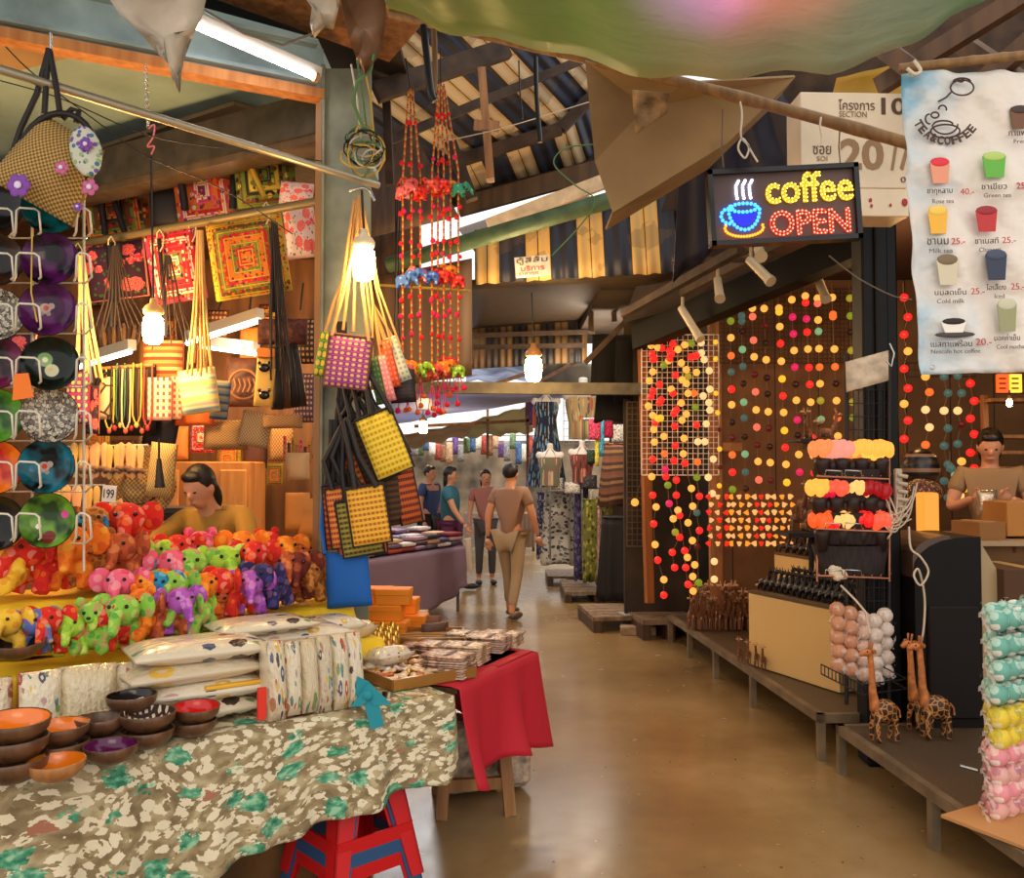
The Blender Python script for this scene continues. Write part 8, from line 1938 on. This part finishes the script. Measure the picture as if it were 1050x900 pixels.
# wrapped soft balls rows: left bag by the cream box, tall stack at the right edge
BL = MB().sph((0, 0, 0), 1, 12, 8).mesh('soft_ball'); BL.materials.append(M_WHITE)
M_FILM = solid('clear_film', (236, 230, 226), .08, trans=.0)
n_ = N('clear_film2'); M_FILM = n_.done((250, 245, 240), .1)
tr_ = n_.n('ShaderNodeBsdfTransparent'); ms_ = n_.n('ShaderNodeMixShader'); fz_ = n_.noise(n_.map(n_.coord('Object'), (1, 1, 1)), 26, 2)
n_.link(n_.math('MULTIPLY', n_.math('GREATER_THAN', fz_, .6), .45), ms_.inputs[0]); n_.link(tr_.outputs[0], ms_.inputs[1]); n_.link(n_.b.outputs[0], ms_.inputs[2]); n_.link(ms_.outputs[0], n_.t.nodes['Material Output'].inputs[0])
def ballpack(px, py, Y, rows, cols, rpx, mat, label, dx=0, film=True, step=1.72):
    kk_ = k(Y); t = thing('ball_pack', label, 'pack of balls', P(px, py, Y), 0, 'clear packs of pastel fabric balls'); rr = rpx * kk_
    for j in range(rows):
        for i in range(cols):
            p_ = P(px, py, Y) + Vector(((i - (cols - 1) / 2) * rr * 1.9, (.0 if (i + j) % 2 else .01), rr + j * rr * step))
            shared(BL, 'soft_ball', mat, t, p_, (0, 0, 0), rr)
    if film: part(MB().box(P(px, py, Y) + Vector((0, 0, rr * (1 + (rows - 1) * step / 2))), (rr * 2.05 * cols, rr * 2.2, rr * 2.1 + (rows - 1) * rr * step), bev=rr * .5), 'film', M_FILM, t)
pk_m = [p_spots('ball_blush', [(226, 190, 170), (240, 216, 206), (90, 60, 56)], 46, .2, .8), p_spots('ball_orange', [(216, 150, 110), (200, 110, 60), (236, 200, 170)], 40, .5, .8), p_spots('ball_white', [(232, 214, 200), (250, 240, 230), (110, 90, 86)], 36, .2, .8)]
for i, (x, yb, n2, mt_, lb) in enumerate([(860, 690, 5, pk_m[1], 'orange brown'), (873, 694, 5, pk_m[1], 'peach'), (886, 699, 5, pk_m[0], 'blush pink'), (898, 702, 5, pk_m[2], 'white'), (909, 696, 5, pk_m[2], 'pale rear')]):
    ballpack(x, yb, 4.75 + (.03 if i == 4 else 0), n2, 1, 8.0, mt_, lb + ' column of wrapped fabric balls beside the cream box', step=1.75)
bk = thing('wire_basket', 'small black wire tray under the wrapped fabric balls', 'basket', P(880, 700, 4.95))
bp0, bp1 = P(842, 681, 4.64), P(884, 702, 4.5)
for dz_ in (0, -.05): part(MB().tube([bp0 + Vector((0, 0, dz_)), bp1 + Vector((0, 0, dz_)), bp1 + Vector((.28, .12, dz_)), bp0 + Vector((.3, .2, dz_))], .004, 5), 'rail', BK, bk)
for q in range(12): part(MB().cyl(lerp(bp0, bp1, q / 11), lerp(bp0, bp1, q / 11) + Vector((0, 0, -.05)), .003, n=5), 'wire', BK, bk)
single(MB().tube([P(884, 705, 4.8), P(905, 728, 4.8), P(915, 735, 4.8)], .006, 5), 'metal_rod', BK, 'thin black rod between the wire tray and the bench', 'rod')
# tall stack at right edge
cm = {'teal': [(110, 176, 160), (180, 216, 200), (236, 236, 226)], 'yellow': [(236, 206, 60), (206, 190, 60), (240, 226, 170)], 'pink': [(236, 150, 160), (246, 196, 190), (250, 236, 230)], 'blush': [(226, 170, 160), (200, 130, 140), (246, 226, 220)]}
CM = {a_: p_spots('pack_' + a_, v, 26, .45, .6, bump=.2) for a_, v in cm.items()}
seq = [(628 + 6, 'teal'), (660, 'teal'), (684, 'teal'), (708, 'teal'), (732, 'yellow'), (752, 'yellow'), (770, 'pink'), (790, 'blush'), (806, 'pink'), (824, 'blush'), (842, 'pink')]
Kp = None
sk = thing('ball_pack', 'x', 'pack of balls', (0, 0, 0), 0, 'wrapped rolls of pastel balls stacked at the right edge')
for i in range(4): part(MB().sph(((i - 1.5) * .075, 0, 0), (.043, .042, .038), 12, 8), 'soft_ball', CM['teal'], sk)
part(MB().pillow(.36, .10, .09, None, 8, 4, top=1, edge=.4), 'film', M_FILM, sk)
K = Kind(sk)
for i, (yy, cn) in enumerate(sorted(seq)):
    for jn, (dx, dY) in (('front', (0, 0)), ('rear', (-.02, .12))):
        p_ = P(1040, yy + (0 if jn == 'front' else -8), 3.55 + dY) + Vector((dx, 0, 0))
        K.put(p_, (0, 0, .5 + .05 * (i % 3)), '%s wrapped roll of balls at the right edge, %s from top, %s side' % (cn, ORD[i], jn), mats={'soft_ball': CM[cn if not (i % 3 == 2 and cn == 'teal') else 'teal']}, scale=(1.0, 1, 1.15))
cdq = [Zp(994, 830, .275), Zp(1075, 820, .275), Zp(1075, 872, .275), Zp(1046, 868, .275)]
single(MB().box(Zp(1035, 842, .272) + Vector((.1, 0, 0)), (.55, .42, .012), rz=.5), 'cardboard_sheet', S('cardboard', (196, 140, 84), .8), 'flat cardboard sheet under the ball packs on the bench', 'cardboard')
single(MB().tube([P(985, 785, 3.95), P(1003, 790, 3.9)], .008, 6), 'metal_clip', S('chrome', ()), 'small metal rod lying on the nearer bench', 'rod')
# coffee counter area
mc = thing('drinks_machine', 'rounded black machine standing behind the giraffes', 'machine', P(970, 740, 4.75)); q_ = P(972, 640, 4.8)
Mm = Matrix.Translation((q_.x, 5.0, .26))
def msh(x0, x1, z0, z1, r_, y0, y1, m):
    poly = [(x0, z0), (x1, z0), (x1, z1)] + [(x0 + r_ - r_ * sin(a_), z1 - r_ * .6 + r_ * .6 * cos(a_)) for a_ in [q * pi / 12 for q in range(0, 7)]]
    return m.prism(poly, y1 - y0, Matrix.Translation((0, (y0 + y1) / 2, 0)))
part(xf(msh(-.2, .16, 0, 1.02, .30, -.25, .25, MB()), Mm), 'body', S('machine_black', (20, 16, 13), .5, spec=.2), mc)
part(xf(msh(-.205, .0, .80, 1.025, .195, -.24, .24, MB()), Mm), 'top_curve', S('machine_painted_sheen', (80, 60, 44), .35), mc)  # brown sheen of the rounded top left, painted in as a colour
part(xf(MB().prism([(.15, .0), (.30, 0), (.30, .55), (.25, .85), (.15, 1.02)], .46), Mm), 'side_panel', S('machine_beige', (176, 150, 110), .5), mc)
part(xf(MB().box((.0, -.26, .35), (.28, .02, .6), bev=.01), Mm), 'door', S('machine_door', (26, 20, 17), .5, spec=.2), mc)
ccn = thing('coffee_counter', 'cardboard brown counter of the coffee corner at right', 'counter', P(1030, 640, 5.3)); q_ = P(1040, 560, 5.3)
part(MB().box((q_.x + .3, 5.6, .60), (1.5, .7, 1.2)), 'body', S('counter_brown', (124, 86, 44), .7), ccn); part(MB().box((q_.x + .3, 5.55, 1.21), (1.55, .8, .03)), 'worktop', S('counter_top', (176, 146, 110), .5), ccn)
part(MB().box((q_.x + .3, 5.235, .55), (1.5, .03, .14)), 'band', S('band_dark', (40, 22, 16), .6), ccn)
def carton(px, py, Y, w, h, d_, col, label, rz=0):
    kk_ = k(Y); t = thing('cardboard_box', label, 'box', P(px, py, Y), rz); M = t.matrix_basis
    part(xf(MB().box((0, 0, h * kk_ / 2), (w * kk_, d_, h * kk_), bev=.004), M), 'carton', S('carton_%d' % col[0], col, .8), t)
    part(xf(MB().box((0, 0, h * kk_ + .001), (w * kk_ * .2, d_, .003)), M), 'tape', S('tape', (206, 170, 110), .3), t)
carton(1003, 552, 5.35, 30, 18, .25, (150, 104, 56), 'open cardboard box on the left end of the coffee counter', .2)
carton(1037, 548, 5.45, 36, 34, .3, (186, 126, 60), 'tall cardboard box on the coffee counter')
carton(1036, 566, 5.3, 10, 6, .1, (120, 40, 30), 'small dark red packet on the coffee counter', .3)
single(MB().pillow(.13, .16, .07, TR(P(1012, 515, 5.6)), 8, 4, top=1), 'foil_bag', solid('foil', (206, 186, 160), .2, .7, bump=.9, bscale=30), 'crumpled silver foil bag behind the counter boxes', 'bag')
lt_ = thing('paper_lamp', 'glowing yellow paper lamp beside the white cords', 'lamp', P(950, 545, 5.3))
part(MB().box(P(951, 526, 5.3), (.10, .10, .25), bev=.01), 'shade', glow('paper_glow', (240, 150, 50), .9), lt_); part(MB().box(P(951, 550, 5.3), (.13, .13, .03)), 'base', BK, lt_)
single(MB().sph(P(944, 480, 5.6), (.12, .1, .13), 16, 10), 'striped_lantern', p_stripes('zebra', [(24, 18, 16), (60, 40, 30), (24, 18, 16), (150, 110, 80)], 4, 1, .3, False), 'dark striped round lantern right of the black post', 'lantern')
single(MB().sph(P(945, 505, 5.5), (.13, .1, .09), 16, 10), 'beaded_basket', p_spots('glitter', [(60, 30, 20), (240, 190, 110), (180, 60, 40)], 90, .35, .4), 'glittering beaded basket below the striped lantern', 'basket')
csf = thing('coffee_shelf', 'wooden shelf frame behind the coffee seller', 'shelf', P(1035, 540, 6.6))
for x in (1009, 1075): part(MB().bar(P(x, 405, 6.6), P(x + 3, 540, 6.6), .04, .04), 'upright', M_BWOOD, csf)
for yy in (411, 448, 464, 480, 495, 520): part(MB().box(P(1042, yy, 6.6), (.5, .25, .025)), 'shelf_board', M_BWOOD, csf)
for i, (x, col, e) in enumerate([(1028, (255, 70, 14), 1.8), (1041, (255, 170, 50), 1.8)]):
    t = thing('lit_sign', ['small glowing red orange sign on the coffee shelf', 'small glowing yellow sign on the coffee shelf'][i], 'sign', P(x, 402, 6.3))
    part(MB().box(P(x, 393, 6.3), (.08, .03, .13)), 'panel', glow('sign_glow_%d' % i, col, e), t)
    part(MB().box(P(x, 393, 6.33), (.095, .03, .15)), 'frame', BK, t)
    for q in range(3): part(MB().box(P(x, 388 + q * 5, 6.28), (.05, .004, .012)), 'lettering', S('band_dark', ()), t)
pp = P(1036, 480, 5.95)
person('person', 'coffee seller with black hair holding a small cup behind the counter', Vector((pp.x, 6.2, .24)), radians(-25), 1.72,
    dict(elL=(.15, -.04, .655), wrL=(.06, -.15, .70), elR=(-.15, -.04, .655), wrR=(-.07, -.15, .70), head1=(0, -.035, .94)), solid('cream_shirt', (150, 120, 86), .8), solid('dark_trousers', (44, 36, 36), .8), True, 1)
single(MB().lathe([(.001, 0), (.022, 0), (.03, .07), (.028, .07), (.02, .005)], 12, Matrix.Translation(Vector((pp.x - .14, 5.93, 1.40)))), 'paper_cup', glow('cup_added_glow', (240, 150, 50), .4), 'small cup with an added warm glow in the hands of the coffee seller', 'cup')  # cup is no lamp, its warm glow is emission added to the material
carton(1040, 640, 4.9, 60, 60, .4, (86, 56, 34), 'dark brown carton below the counter behind the ball stack')
# clutter under benches
for i, (x, v) in enumerate([(772, 700), (764, 695), (880, 790), (888, 795)]):
    p_ = Zp(x, v, .03); single(MB().sph(p_ + Vector((.3, .2, .03)), (.09, .05, .05), 10, 8, jit=.1), 'crumpled_bag', solid('dark_plastic_%d' % i, (60, 54, 56), .2), 'crumpled dark plastic bag under the %s' % ['long bench, right one', 'long bench, left one', 'nearer bench, left one', 'nearer bench, right one'][i], 'bag')
